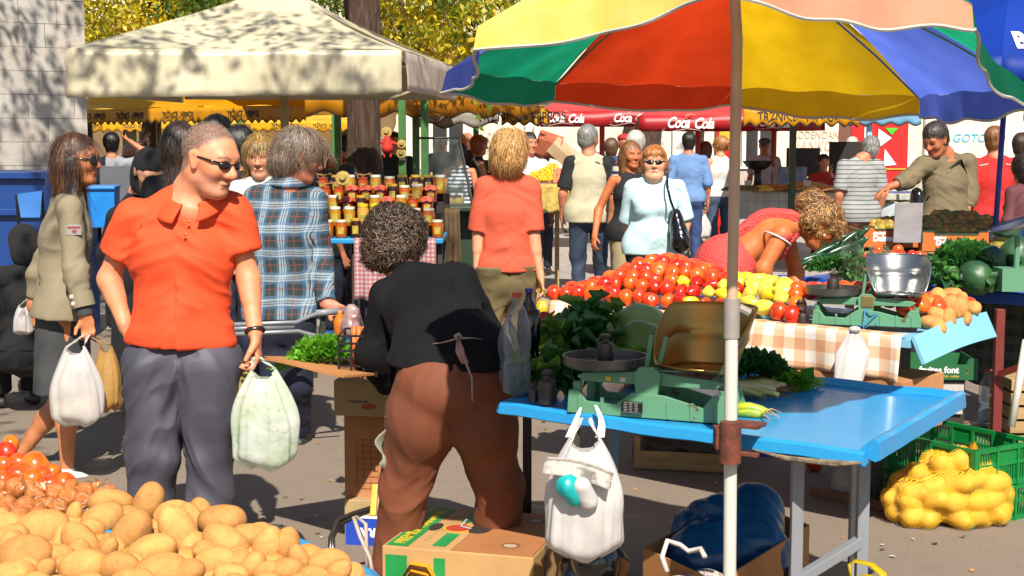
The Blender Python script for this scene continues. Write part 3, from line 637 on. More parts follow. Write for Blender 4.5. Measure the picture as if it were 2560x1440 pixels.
def squig(pts,r,mat,par,name='graffiti',n=5):g=MB(); [g.tube(p,r,n,fl=.3) for p in pts]; return obj(name,g,mat,par)
Mg=frame(at(2432,346,33.98)+V((0,0,0)),(1,0,0),(0,0,1))
txt('GOTOV',.27,Mg,mt('cyanpaint','30a6c8',.7),rt,'graffiti',shear=.2)
Mg=frame(at(2040,338,33.98)+V((0,0,0)),(1,0,0),(0,0,1)); txt('ZODENDAN',.26,Mg,mt('redpaint','c09c86',.8),rt,'graffiti',sx=.75)
Mg=frame(at(2035,366,33.98)+V((0,0,0)),(1,0,0),(0,0,1)); txt('JANKO',.34,Mg,mt('redpaint','c09c86',.8),rt,'graffiti',sx=.8,shear=.3)
# ---------------- foliage
def leafmesh(C,size,seed,drop=.4,wd=.24):
 """C = (n,3) leaf centres; kite-shaped leaves with random tilt"""
 r=np.random.default_rng(seed); n=len(C)
 d=r.normal(size=(n,3)); d[:,2]-=drop*2; d/=np.linalg.norm(d,axis=1,keepdims=True)
 e=np.cross(d,r.normal(size=(n,3))); e/=np.linalg.norm(e,axis=1,keepdims=True)+1e-9
 s=size*r.uniform(.6,1.35,n)[:,None]; nn=np.cross(d,e)
 P=np.stack([C,C+d*s*.5+e*s*wd+nn*s*.06,C+d*s,C+d*s*.5-e*s*wd+nn*s*.06],1).reshape(-1,3)
 return P,np.arange(4*n).reshape(n,4)
def leafmat(name,a,b_,tr=.45):
 m,t,N,L,b=NB(name); vc=nd(t,'VertexColor',layer_name='Col'); sp=nd(t,'SeparateColor'); L.new(vc.outputs[0],sp.inputs[0])
 o=mixc(t,sp.outputs[0],lin(a),lin(b_)); L.new(o,b.inputs['Base Color']); b.inputs['Roughness'].default_value=.45
 t_=N.new('ShaderNodeBsdfTranslucent'); L.new(o,t_.inputs[0]); mx=N.new('ShaderNodeMixShader'); mx.inputs[0].default_value=tr
 L.new(b.outputs[0],mx.inputs[1]); L.new(t_.outputs[0],mx.inputs[2]); L.new(mx.outputs[0],N['Material Output'].inputs[0]); return m
def crown(par,clumps,mat,seed,per=170,size=.075,name='crown'):
 """clumps: (centre, radius, tint 0..1)"""
 r=np.random.default_rng(seed); Cs=[]; T_=[]
 for c,rad,tint in clumps:
  n=int(per*(rad/.4)**2)
  ns=max(4,n//14); sc=r.normal(size=(ns,3)); sc=sc/np.linalg.norm(sc,axis=1,keepdims=True)*(r.uniform(.15,1,(ns,1))**.5)*rad*np.array([1,1,.8])
  dr=r.normal(size=(ns,3)); dr[:,2]-=.7; dr/=np.linalg.norm(dr,axis=1,keepdims=True)
  k=np.linspace(0,1,14)[None,:,None]; L_=size*4.5; p=sc[:,None]+dr[:,None]*k*L_+r.normal(size=(ns,14,3))*size*.28; p[:,:,2]-=(k[...,0]**2)*L_*.25
  Cs.append(p.reshape(-1,3)+np.array(c)); T_.append(np.clip(tint+np.repeat(r.normal(0,.12,ns),14)+r.normal(0,.13,ns*14),0,1))
 C=np.concatenate(Cs); T_=np.concatenate(T_); v_,f=leafmesh(C,size,seed)
 col=np.repeat(T_,4)[:,None]*np.ones(3); return obj(name,(v_,f),mat,par,col=col)
bark=None
m,t,N,L,b=NB('bark'); vec=coords(t,(1,1,.18)); n1=noi(t,vec,28,6,.7)
L.new(ramp(t,n1,[(.3,lin('1c130e')),(.55,lin('4c372a')),(.75,lin('6a5040'))]),b.inputs['Base Color']); b.inputs['Roughness'].default_value=.95; bump(t,b,n1,1.,.03); bark=m
def trunk(par,pts,rad,seed,name='trunk',n=28,rid=.12):
 pts=[V(p) for p in pts]; P=[]; Rr=[]
 for i in range(len(pts)-1):
  for k in range(12):P.append(pts[i].lerp(pts[i+1],k/12)); Rr.append(rad[i]+(rad[i+1]-rad[i])*k/12)
 g=MB(); g.tube(P,Rr,n); v_=np.array(g.v); c=np.repeat(np.array([list(p) for p in P]),n,0)
 d=v_-c; ph=np.arctan2(d[:,1],d[:,0]); q=np.stack([np.cos(ph)*3.2,np.sin(ph)*3.2,v_[:,2]*1.4],1)
 dd=1+rid*(np.abs(vn(q*1.6,seed))*1.6-.6)+.1*vn(q*.5,seed+5); g.v=[tuple(x) for x in c+d*dd[:,None]]
 return obj(name,g,bark,par,smooth=3)
YG=leafmat('leaves_yellowgreen','5f7a16','e2c62a'); GG=leafmat('leaves_green','35520f','7f9422')
t1=thing('tree','tall tree with ridged brown trunk rising behind the honey jars','tree',(at(922,500,14.3).x,14.3,0))
bx=at(922,500,14.3).x
trunk(t1,[(bx,14.3,-.1),(bx-.01,14.3,.9),(bx-.03,14.3,1.6),(at(905,0,14.3).x,14.3,3.1),(bx-.1,14.2,4.2)],[.26,.215,.17,.16,.14],3,rid=.2)
rr=random.Random(5)
for k in range(7):
 a=k*.9+.3; e=V((bx+2.6*math.cos(a),13+2.8*math.sin(a),5.2+rr.uniform(-.5,1)))
 g=MB(); s0=V((bx-.08,14.2,3.4+.1*k)); g.tube([s0,s0.lerp(e,.35)+V((0,0,.5)),e],[.07,.05,.02],7); obj('limb',g,bark,t1,smooth=3)
cl=[]
for k in range(58):
 cl.append((V((rr.uniform(-4.6,.2),rr.uniform(5.6,10.0),rr.uniform(5.8,7.4))),rr.uniform(.35,.6),rr.uniform(.1,.5)))
for k in range(60):cl.append((V((rr.uniform(-6.2,-2.6),rr.uniform(8.4,11.6),rr.uniform(5.4,7))),rr.uniform(.35,.55),rr.uniform(.1,.4)))  # unseen extra clumps, added to throw shade on the limestone wall
obj_c=crown(t1,cl,YG,11,per=60,size=.1,name='crown')
cl=[]
for k in range(130):
 px=rr.uniform(950,1360); Y=rr.uniform(15.2,18.5); lim=215-abs(px-1170)*.42 if px>1120 else 120+(px-950)*.45
 py=rr.uniform(-120,max(lim,10)); c=at(px,py-25,Y); cl.append((c,rr.uniform(.16,.34),min(1,max(0,rr.gauss(.45,.3)))))
crown(t1,cl,YG,12,per=120,size=.085,name='low_bough')
for k in range(14):
 px=rr.uniform(960,1330); c=at(px,rr.uniform(-60,150),rr.uniform(15.5,18)); g=MB(); g.tube([c+V((-.3,.3,.5)),c,c+V((.15,-.1,-.35))],[.018,.012,.005],5); obj('twig',g,bark,t1,smooth=3)
t2=thing('tree','yellow leaved tree standing behind the beige parasol','tree',(-5.9,24,0))
trunk(t2,[(-5.9,24,-.1),(-6,24,1.5),(-5.8,24,4.5)],[.2,.16,.12],4)
cl=[]
for k in range(230):
 px=rr.uniform(150,700); lim=135-(px-250)*.22; py=rr.uniform(-140,lim); c=at(px,py-10,rr.uniform(22.5,26)); tt=.85 if(280<px<470 and py>-10) else.5
 cl.append((c,rr.uniform(.2,.45),min(1,max(0,rr.gauss(tt,.22)))))
for k in range(14):c=at(rr.uniform(230,480),rr.uniform(20,150),rr.uniform(22.5,24)); cl.append((c,.4,.75))
crown(t2,cl,YG,13,per=90,size=.1)
t3=thing('tree','dark green tree with thin dangling sprays behind the parasol peak','tree',(-2.2,23,0))
trunk(t3,[(-2.2,23,-.1),(-2.3,23,1.5),(-2.1,23,4.5)],[.16,.13,.1],6)
cl=[(at(rr.uniform(430,640),rr.uniform(-100,60),rr.uniform(20,24)),rr.uniform(.2,.5),rr.uniform(0,.35)) for k in range(34)]
cl+=[(at(rr.uniform(700,870),rr.uniform(-60,45),rr.uniform(20,24)),rr.uniform(.1,.2),rr.uniform(0,.3)) for k in range(16)]
cl+=[(at(rr.uniform(930,1340),rr.uniform(-160,150),rr.uniform(20,24)),rr.uniform(.3,.5),rr.uniform(0,.25)) for k in range(60)]
crown(t3,cl,GG,14,per=80,size=.1)
t4=thing('tree','pale barked plane tree trunk behind the red parasols','tree',(at(1600,400,27).x,27,0))
x4=at(1600,400,27).x
trunk(t4,[(x4,27,-.1),(x4,27,1.2),(x4+.1,27,2.6),(x4+.3,27,5)],[.42,.36,.34,.3],8,rid=.1)
cl=[(V((x4+rr.uniform(-3,3),27+rr.uniform(-2,2),rr.uniform(5,7.5))),rr.uniform(.5,.9),rr.uniform(0,.4)) for k in range(30)]
crown(t4,cl,GG,15,per=50,size=.14)
t5=thing('tree','leafy tree beside the left edge whose crown dapples the long haired woman','tree',(-5.6,4.6,0))
trunk(t5,[(-5.6,4.6,-.1),(-5.6,4.6,2),(-4.6,4.3,4.6)],[.2,.16,.1],9)
cl=[(V((rr.uniform(-5.4,-1.3),rr.uniform(1.4,8.2),rr.uniform(4.9,5.8))),rr.uniform(.25,.42),rr.uniform(0,.4)) for k in range(46)]
crown(t5,cl,GG,16,per=60,size=.09)
# ---------------- beige square parasol
beige=mt('beige_vinyl','cfc4a6',.35,'bdb294',1.6,bm=.35,bs=5,bd=.03,spec=.5,trans=.15)
FL=at(165,131,10.8); FR=at(1004,128,11.0); BR=at(1140,152,13.5); ZT=2.31; FL.z=FR.z=BR.z=ZT; BL=FL+(BR-FR); cen=(FL+BR)/2
rt=thing('square_parasol','large square beige vinyl parasol on one pale pole','parasol',(cen.x,cen.y,0))
apex=V((cen.x-.03,cen.y,2.93)); g=MB()
cs=[FL,FR,BR,BL]
for i in range(4):
 a,b_=cs[i],cs[(i+1)%4]
 def roof(u,v,a=a,b_=b_):
  e=a.lerp(b_,u); p=e.lerp(apex,v); p.z-=.09*math.sin(math.pi*v)*(1-.55*abs(2*u-1))*(1-.3*v); p.z+=.012*math.sin(u*9+v*5); return p
 g.sheet(roof,22,14)
obj('canopy',g,beige,rt,smooth=3)
def valance(a,b_,drop,nu,fn=None,out=.0):
 d=(b_-a); nrm=V((d.y,-d.x,0)).normalized(); L_=d.length
 def f(u,v):
  p=a.lerp(b_,u); w_=.018*math.sin(u*15+1.3)*v+.03*math.sin(u*5.3)*v+.012*math.sin(u*34+v*3)*v
  p=p+nrm*(w_+out*v); p.z-=(drop+(fn(u) if fn else 0))*v; return p
 return f
g=MB(); a=FL+V((-.0,-.012,.004)); b_=FR+V((0,-.012,.004)); g.sheet(valance(a,b_,.335,46,lambda u:.03*(1-u)-.02*max(0,(u-.85)*6)**2*.3),46,6); obj('front_valance',g,beige,rt,smooth=3,sol=.004)
rib=mt('pinkish_vinyl','c0aca4',.4,'b0a096',2,bm=.3,bs=6,bd=.02,trans=.2)
g=MB(); a=FR.lerp(BR,.05); b_=BR.copy(); g.sheet(valance(a,b_,.30,20),20,5); obj('side_valance',g,rib,rt,smooth=3,sol=.004)
g=MB(); g.sheet(valance(BR,BL,.3,30),30,3); g.sheet(valance(BL,FL,.33,20),20,3); obj('rear_valance',g,beige,rt,smooth=3,sol=.004)
polem=mt('cream_pole','9c8a66',.5); px_=at(712,320,12.2)
g=MB(); g.tube([(px_.x,12.2,0),(px_.x,12.2,2.9)],.036,14); obj('pole',g,polem,rt,smooth=3)
g=MB()
for c in cs:g.bar(V((px_.x,12.2,2.45)),c-V((0,0,.05)),.02,.03)
obj('strut',g,polem,rt)
g=MB(); g.box((px_.x,12.2,.05),(.6,.6,.1)); obj('base',g,mt('concrete','8b8680',.9),rt,bev=.01)
# ---------------- awnings
yel=mt('yellow_vinyl','d79a04',.45,'c98a02',2,trans=.3); yel2=mt('yellow_vinyl_bright','e5b312',.5,'d99f08',2,trans=.35)
black=mt('black_print','241d10',.7); trim=mt('black_trim','1c150e',.8); green=mt('green_paint','2f5a2a',.5,'3f6e35',4); dgreen=mt('dark_green_paint','1c3320',.5)
def awning(name,label,a,b_,ztop,drop,scal,depth,rise,mat,texts=(),tsize=.15,posts=(),postm=None,amp=.03,under=None,pw=.08,group=None,cols=0):
 """a,b front corners (ground xy), valance from ztop down; roof rises backwards"""
 a=V((a[0],a[1],0)); b_=V((b_[0],b_[1],0)); d=(b_-a); L_=d.length; d.normalize(); nrm=V((-d.y,d.x,0))
 rt=thing(name,label,'awning' if not posts else 'market stall',(a.x,a.y,0),group=group)
 g=MB(); g.sheet(lambda u,v:a+d*L_*u+nrm*depth*v+V((0,0,ztop+rise*v-.03*math.sin(math.pi*v)+.012*math.sin(u*L_*6))),max(8,int(L_*6)),6)
 g.sheet(lambda u,v:a+d*L_*u+nrm*(depth+depth*v)+V((0,0,ztop+rise*(1-v))),8,2); obj('roof',g,under or mat,rt,smooth=3)
 nu=max(20,int(L_/scal*8))
 def edge(u):return drop+amp*math.cos(u*L_/scal*2*math.pi)
 def vf(u,v):
  w_=.02*math.sin(u*L_*3.1)*v+.008*math.sin(u*L_*17)*v; return a+d*L_*u-nrm*(.02+w_)+V((0,0,ztop-edge(u)*v))
 g=MB(); g.sheet(vf,nu,3); va=obj('valance',g,mat,rt,smooth=3,sol=.003)
 g=MB(); g.tube([vf(i/nu,1) for i in range(nu+1)],.008,4); obj('trim',g,trim,va)
 for s,u,sz in texts:
  o=vf(u,.5)-nrm*.004; M_=frame(o,d,(0,0,1)); txt(s,sz,M_,black,va,'lettering',warp=lambda p,u=u:vf(u+p.x/L_,.55-p.y/drop)-nrm*(.006+p.z),bold=.002,sx=.6 if sz<.13 else.78)
 for x,y in posts:g=MB(); g.box((x,y,(ztop+.1)/2),(pw,pw,ztop+.1)); obj('post',g,postm or green,rt,bev=.006)
 return rt,vf
def xy(px,Y):p=at(px,356,Y); return(p.x,p.y)
awning('yellow_stall','yellow awning stall with lettered valance beside the limestone wall',xy(120,21),xy(768,17.8),2.08,.19,.14,2.6,.8,yel,[('TRŽNICE - HIPPOS',u,.122) for u in(.02,.2,.36,.55,.79)],posts=[xy(385,20.8),xy(503,20),xy(225,21.6)],postm=mt('olive_post','3f3a12',.6),amp=.022)
awning('yellow_stall','distant yellow stall roof seen below the lettered yellow awning',xy(60,31),xy(905,30),2.08,.22,.2,3,.7,yel2,[('TRŽNICE - HIPPOS',u,.12) for u in(.2,.34,.5,.64,.78,.9)],posts=[xy(835,30),xy(600,30)],postm=green,amp=.03)
hon,hvf=awning('honey_stall_roof','long shaded ochre awning with black scalloped hem on green posts behind the tree',xy(762,15.4),xy(1345,16.6),2.38,.455,.42,3.2,.5,mt('shaded_yellow_vinyl','b87808',.45,'a86a06',2,trans=.25),[],posts=[xy(1040,17),xy(1062,15.9),xy(845,17.5)],amp=.035)  # yellow vinyl, its shade put into the browner colour
awning('grey_awning','off white scalloped awning beyond the ochre awning',xy(1040,21),xy(1245,20.4),2.05,.19,.5,2.5,.5,mt('greywhite','a39d93',.5,trans=.3),[],posts=[xy(1190,20.8)],amp=.04)
awning('yellow_awning','short yellow awning end lettered on its valance beside the red parasols',xy(1252,16.8),xy(1372,17),2.0,.16,.14,2,.6,yel,[('TRŽNICE - HIPPOS',.42,.17)],amp=.02)
awning('yellow_stall','yellow lettered awning partly hidden under the striped umbrella',xy(1858,16.5),xy(2145,16.2),2.02,.2,.14,2.6,.7,yel,[('TRŽNICE - HIPPOS',.48,.14)],posts=[xy(1982,18.6)],postm=dgreen,amp=.025)
awning('blue_awning','pale blue scalloped awning on a light blue pole behind the olive shirt man',xy(2120,17.5),xy(2300,17.5),1.98,.14,.2,2,.6,mt('lightblue_vinyl','6f9fc0',.5,trans=.3),[],posts=[xy(2172,17.6)],postm=mt('lightblue_paint','7fb0d6',.5),amp=.02,pw=.06)
# ---------------- red drinks parasols
red=mt('red_vinyl','b3242a',.45,'a21c22',2,trans=.3); white=mt('white_print','e8e4e0',.6)
def logo(o,xdir,size,par):
 """flowing script word pair with a swoosh, drawn as ribbons"""
 M_=frame(o,xdir,(0,0,1)); txt('Coca',size,M_@Matrix.Translation((-size*.86,0,.006)),white,par,'lettering',shear=.35,bold=size*.025,sx=.8,sp=.86)
 txt('Cola',size,M_@Matrix.Translation((size*.86,-size*.05,.006)),white,par,'lettering',shear=.35,bold=size*.025,sx=.8,sp=.86)
 g=MB(); S=size
 for q in([(-1.7,-.32),(-1.9,-.5),(-1.5,-.62),(-.9,-.5),(-.2,-.38),(.3,-.44),(.7,-.52)],[(.35,.5),(.0,.62),(-.35,.45),(-.2,.2)]):
  g.tube([M_@V((x*S,y*S,.006)) for x,y in q],[S*.02]+[S*.055]*(len(q)-2)+[S*.015],5,fl=.25)
 obj('swoosh',g,white,par)
def redparasol(label,c,half,rot,zt,logos):
 rt=thing('red_parasol',label,'parasol',(c[0],c[1],0),group='red drinks parasols'); c=V((c[0],c[1],0))
 cs=[c+V((math.cos(rot+k*math.pi/2+math.pi*1.25),math.sin(rot+k*math.pi/2+math.pi*1.25),0))*half*1.414+V((0,0,zt)) for k in range(4)]
 ap=c+V((0,0,zt+.65)); g=MB()
 for i in range(4):
  a,b_=cs[i],cs[(i+1)%4]; g.sheet(lambda u,v:a.lerp(b_,u).lerp(ap,v)-V((0,0,.06*math.sin(math.pi*v))),8,5)
 obj('canopy',g,mt('red_canopy','bb4a48',.5,'b03b3a',2,trans=.3),rt,smooth=3)
 g=MB()
 for i in range(4):g.sheet(valance(cs[i],cs[(i+1)%4],.2,16),16,2)
 va=obj('valance',g,red,rt,smooth=3,sol=.003)
 for(side,u,s) in logos:
  a,b_=cs[side],cs[(side+1)%4]; d=(b_-a).normalized(); nrm=V((d.y,-d.x,0)); logo(a.lerp(b_,u)+nrm*.06+V((0,0,-.1)),d,s,va)
 g=MB(); g.tube([c,c+V((0,0,zt+.6))],.04,10); obj('pole',g,mt('red_pole','a8483c',.5),rt,smooth=3)
 g=MB(); g.box(c+V((0,0,.05)),(.5,.5,.1)); obj('base',g,mt('concrete','8b8680',.9),rt)
p=xy(1505,21.5); redparasol('red square parasol with white script, left of the pair',p,.95,R(-3),2.06,[(0,.22,.17),(0,.72,.17)])
p=xy(1745,20.4); redparasol('red square parasol with white script behind the striped umbrella pole',p,.86,R(-3),1.98,[(0,.4,.2),(0,1.06,.14)])
p=xy(1935,21.4); redparasol('darker red square parasol half hidden behind the yellow lettered awning',p,.55,R(10),1.99,[(0,.3,.16)])
# ================================================================ market tables, boxes, tools
blue=mt('blue_paint','2387bb',.38,'1f7fb6',3,bm=.25,bs=14,bd=.004,coat=.15)
def worn(name,c,c2,w_,rough=.45,thr=.66):
 if name in _MC:return _MC[name]
 m,t,N,L,b=NB(name); vec=coords(t); n1=noi(t,vec,9,6,.7); n2=noi(t,vec,2.5,4)
 o=mixc(t,n2,lin(c),lin(c2)); o=mixc(t,ramp(t,n1,[(thr,0.),(thr+.04,1.)]),o,lin(w_)); L.new(o,b.inputs['Base Color']); b.inputs['Roughness'].default_value=rough
 bump(t,b,n1,.25,.004); _MC[name]=m; return m
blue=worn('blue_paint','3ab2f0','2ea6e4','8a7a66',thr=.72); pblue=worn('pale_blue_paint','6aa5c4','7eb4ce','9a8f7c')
dblue=worn('deep_blue_paint','1049a8','0f4298','0c2c66'); galv=worn('galvanised','84868a','6b6c70','7a5a40',.45); rust=mt('rust','6a3420',.85,'48251a',30,bm=.8,bs=60)
greenm=worn('scale_green','4c7a5e','5a8a68','5a3c26',.4,.62); iron=mt('cast_iron','32231d',.5,'20181a',20,bm=.4,bs=60,spec=.6); card=mt('cardboard','a8744a',.85,'9a683f',5,bm=.15,bs=60)
wood=mt('crate_wood','a5895f',.8,'8d7049',6,st=(1,8,8),bm=.3,bs=30)
def edgelip(g,a,b_,h,th,zoff=0,out=0):
 a,b_=V(a),V(b_); d=(b_-a).normalized(); n=V((d.y,-d.x,0)); pr=[(-.02,0),(.004,h),(.02,h+.004),(.03,h-.004),(.034,-.028),(.02,-.034),(-.02,-.02)]
 k=14; vs=[]
 for i in range(k+1):
  p=a.lerp(b_,i/k); w_=.003*math.sin(i*1.7)
  for x,z in pr:vs.append(p+n*(x+w_)+V((0,0,z+zoff+w_)))
 m=len(pr); fs=[(i*m+q,i*m+(q+1)%m,(i+1)*m+(q+1)%m,(i+1)*m+q) for i in range(k) for q in range(m)]+[tuple(range(m)),tuple(range(k*m,(k+1)*m))[::-1]]
 g.add(vs,fs)
 # ---- front table
z1=.80; FL=on(1262,1000,z1); FR=on(2170,1122,z1); BR=on(2392,992,z1); BL=FL+(BR-FR)
T1=thing('market_table','empty ended bright blue market table carrying the front scale and greens','table',(FL+BR)/2*1.0-V((0,0,z1)))
def quadtop(g,a,b_,c,d,z0_,th):
 n=16
 g.sheet(lambda u,v:a.lerp(b_,u).lerp(d.lerp(c,u),v)+V((0,0,z0_-.006*math.sin(math.pi*v))),n,n,th=th,n=(0,0,1))
g=MB(); quadtop(g,FL,FR,BR,BL,-.022,.03); obj('tabletop',g,blue,T1,smooth=.5)
g=MB(); edgelip(g,FL,FR,.004,.02,-.01); edgelip(g,FR,BR,.022,.02,0); edgelip(g,BR,BL,.014,.02,-.004); edgelip(g,BL,FL,.0,.02,-.01); obj('rim',g,blue,T1,smooth=.6)
g=MB(); 
g.tube([FR.lerp(FL,.02)+V((0,-.036,-.034)),FR.lerp(FL,.08)+V((0,-.038,-.044)),FR.lerp(FL,.2)+V((0,-.036,-.05)),FR.lerp(FL,.3)+V((0,-.034,-.036))],[.006,.016,.012,.004],7,fl=.6); obj('splintered_edge',g,mt('splinters','8a7b66',.95,'5b4c3a',40,bm=.8,bs=120),T1)
def leg(par,top,w_=.034,mat=galv,bot=None,name='leg'):
 g=MB(); b_=V((top[0],top[1],0)) if bot is None else V(bot); g.bar(top,b_,w_,w_); obj(name,g,mat,par,bev=.004)
l1=at(1995,1128,4.02); l2=at(2160,1128,4.12); l3=at(2141,1120,4.62); l4=at(1535,1060,5.15); l5=at(1318,1035,5.4); l5.z=.76
for q,m_ in((l1,galv),(l2,galv),(l3,mt('whitewashed','8f8d88',.7)),(l4,mt('bluegrey_metal','6c8ba2',.5)),(l5,mt('blackmetal','17181a',.4))):leg(T1,q,mat=m_)
g=MB(); g.bar(at(2155,1350,4.12),at(1990,1452,4.03),.03,.03); obj('brace',g,galv,T1,bev=.003)
g=MB(); a=on(2030,1226,.02); b_=on(2232,1268,.02); g.bar(a,b_,.035,.035); obj('foot_rail',g,mt('brownwood','7d5a40',.8),T1)
# ---- striped umbrella
zc=2.15; UC=V((.60,4.02,0))
um=thing('market_umbrella','faded multicoloured striped umbrella clamped to the front blue table','umbrella',(at(1826,1100,3.93).x,3.97,0))
angs=[-149,-100,-55,-10,35,80,125,170]; zr=[1.905,2.005,1.94,1.765,1.76,1.80,1.81,1.82]; Ru=.80
cor_=[UC+V((math.cos(R(a))*Ru,math.sin(R(a))*Ru,z)) for a,z in zip(angs,zr)]; top_=UC+V((0,0,zc))
def fab(name,c,c2,tr=.78):return mt(name,c,.7,c2,9,bm=.25,bs=130,bd=.002,trans=tr)
FB=dict(Y=fab('umb_yellow','ecbc18','dcaa10'),P=fab('umb_salmon','ea8e70','e07e60',.3),G=fab('umb_green','17906a','12805a'),B=fab('umb_blue','5a70cc','4f64bc'),Rr=fab('umb_red','f0481c','e04018'),L=fab('umb_paleyellow','efd070','e6c458',.3))
pan=['L','P','G','B','Y','Rr','G','B']
wtrim=mt('umb_trim','b0aba0',.8)
for i in range(8):
 a,b_=cor_[i],cor_[(i+1)%8]
 def pf(u,v,a=a,b_=b_):
  e=a.lerp(b_,u); p=e.lerp(top_,v); p.z+=.055*math.sin(math.pi*v)*(1-.15*math.sin(math.pi*u)); k=(1-v); mid=.045*math.sin(math.pi*u)*k
  p=p+(UC-V((p.x,p.y,0))).normalized()*mid; p.z-=.02*math.sin(math.pi*u)*math.sin(math.pi*v); p.z+=.004*math.sin(u*17+v*9)*k; return p
 g=MB(); g.sheet(pf,14,14); pa=obj('panel',g,FB[pan[i]],um,smooth=3)
 def vf(u,v,pf=pf,i=i):
  p=pf(u,0); o=(V((p.x,p.y,0))-UC).normalized(); dr=.058+.024*math.sin(math.pi*u)+.003*math.sin(u*19+i); w_=.005*math.sin(u*21+i*3)*v
  return p+o*(.012*v+w_)+V((0,0,-dr*v))
 g=MB(); g.sheet(vf,26,4); v2=obj('flap',g,FB[pan[i]],pa,smooth=3); g=MB(); g.tube([vf(k/26,1) for k in range(27)],.0045,5,fl=1); obj('binding',g,wtrim,v2)
ribm=mt('rib_steel','8c8a84',.35,metal=.8)
for i in range(8):
 a=cor_[i]; m_=a.lerp(top_,.5)+V((0,0,.03)); g=MB(); g.tube([a+V((0,0,-.004)),a.lerp(top_,.25)+V((0,0,.02)),m_,top_-V((0,0,.03))],.0032,5); g.tube([m_,UC+V((0.03,0,2.07))],.003,5); obj('rib',g,ribm,um)
pt=top_+V((0,0,.03)); pm=V((at(1843,100,4.0).x,4.0,at(1843,100,4.0).z)); p0=at(1829,800,3.975); p1=at(1824,1440,3.95)
pole=mt('umb_pole_upper','b89c84',.5,'a88c74'); polew=worn('umb_pole_white','bdb8ae','b5b0a6','7b6a58',.45,.74)
g=MB(); g.tube([pt,pm,p0],.0155,16); obj('upper_pole',g,pole,um,smooth=.6)
dirp=(p1-p0).normalized(); bot=p0+dirp*(p0.z/-dirp.z); g=MB(); g.tube([p0,bot],.0185,16); obj('lower_pole',g,polew,um,smooth=.6)
g=MB(); g.tube([p0+V((0,0,.06)),p0-V((0,0,.05))],.023,16); g.tube([p0+V((.02,-.0,.035)),p0+V((.05,-.0,.02))],.012,8); obj('collar',g,mt('greyplastic','8f8780',.5),um,smooth=.6)
g=MB(); g.lathe([(.03,0),(.035,.03),(.02,.05)],UC+V((0.02,0,2.05)),14); obj('hub',g,mt('greyplastic','8f8780',.5),um)
c=at(1826,1108,3.93); g=MB(); g.tube([c+V((0,0,.06)),c-V((0,0,.055))],.03,16); ct=obj('clamp_tube',g,rust,um,smooth=.6)
g=MB(); g.box(c+V((.05,.03,.047)),(.09,.07,.012),R(-30)); g.box(c+V((.045,.0,-.03)),(.07,.02,.012),R(-30)); g.box(c+V((-.03,.035,.01)),(.02,.06,.06)); obj('bracket',g,rust,um,bev=.003)
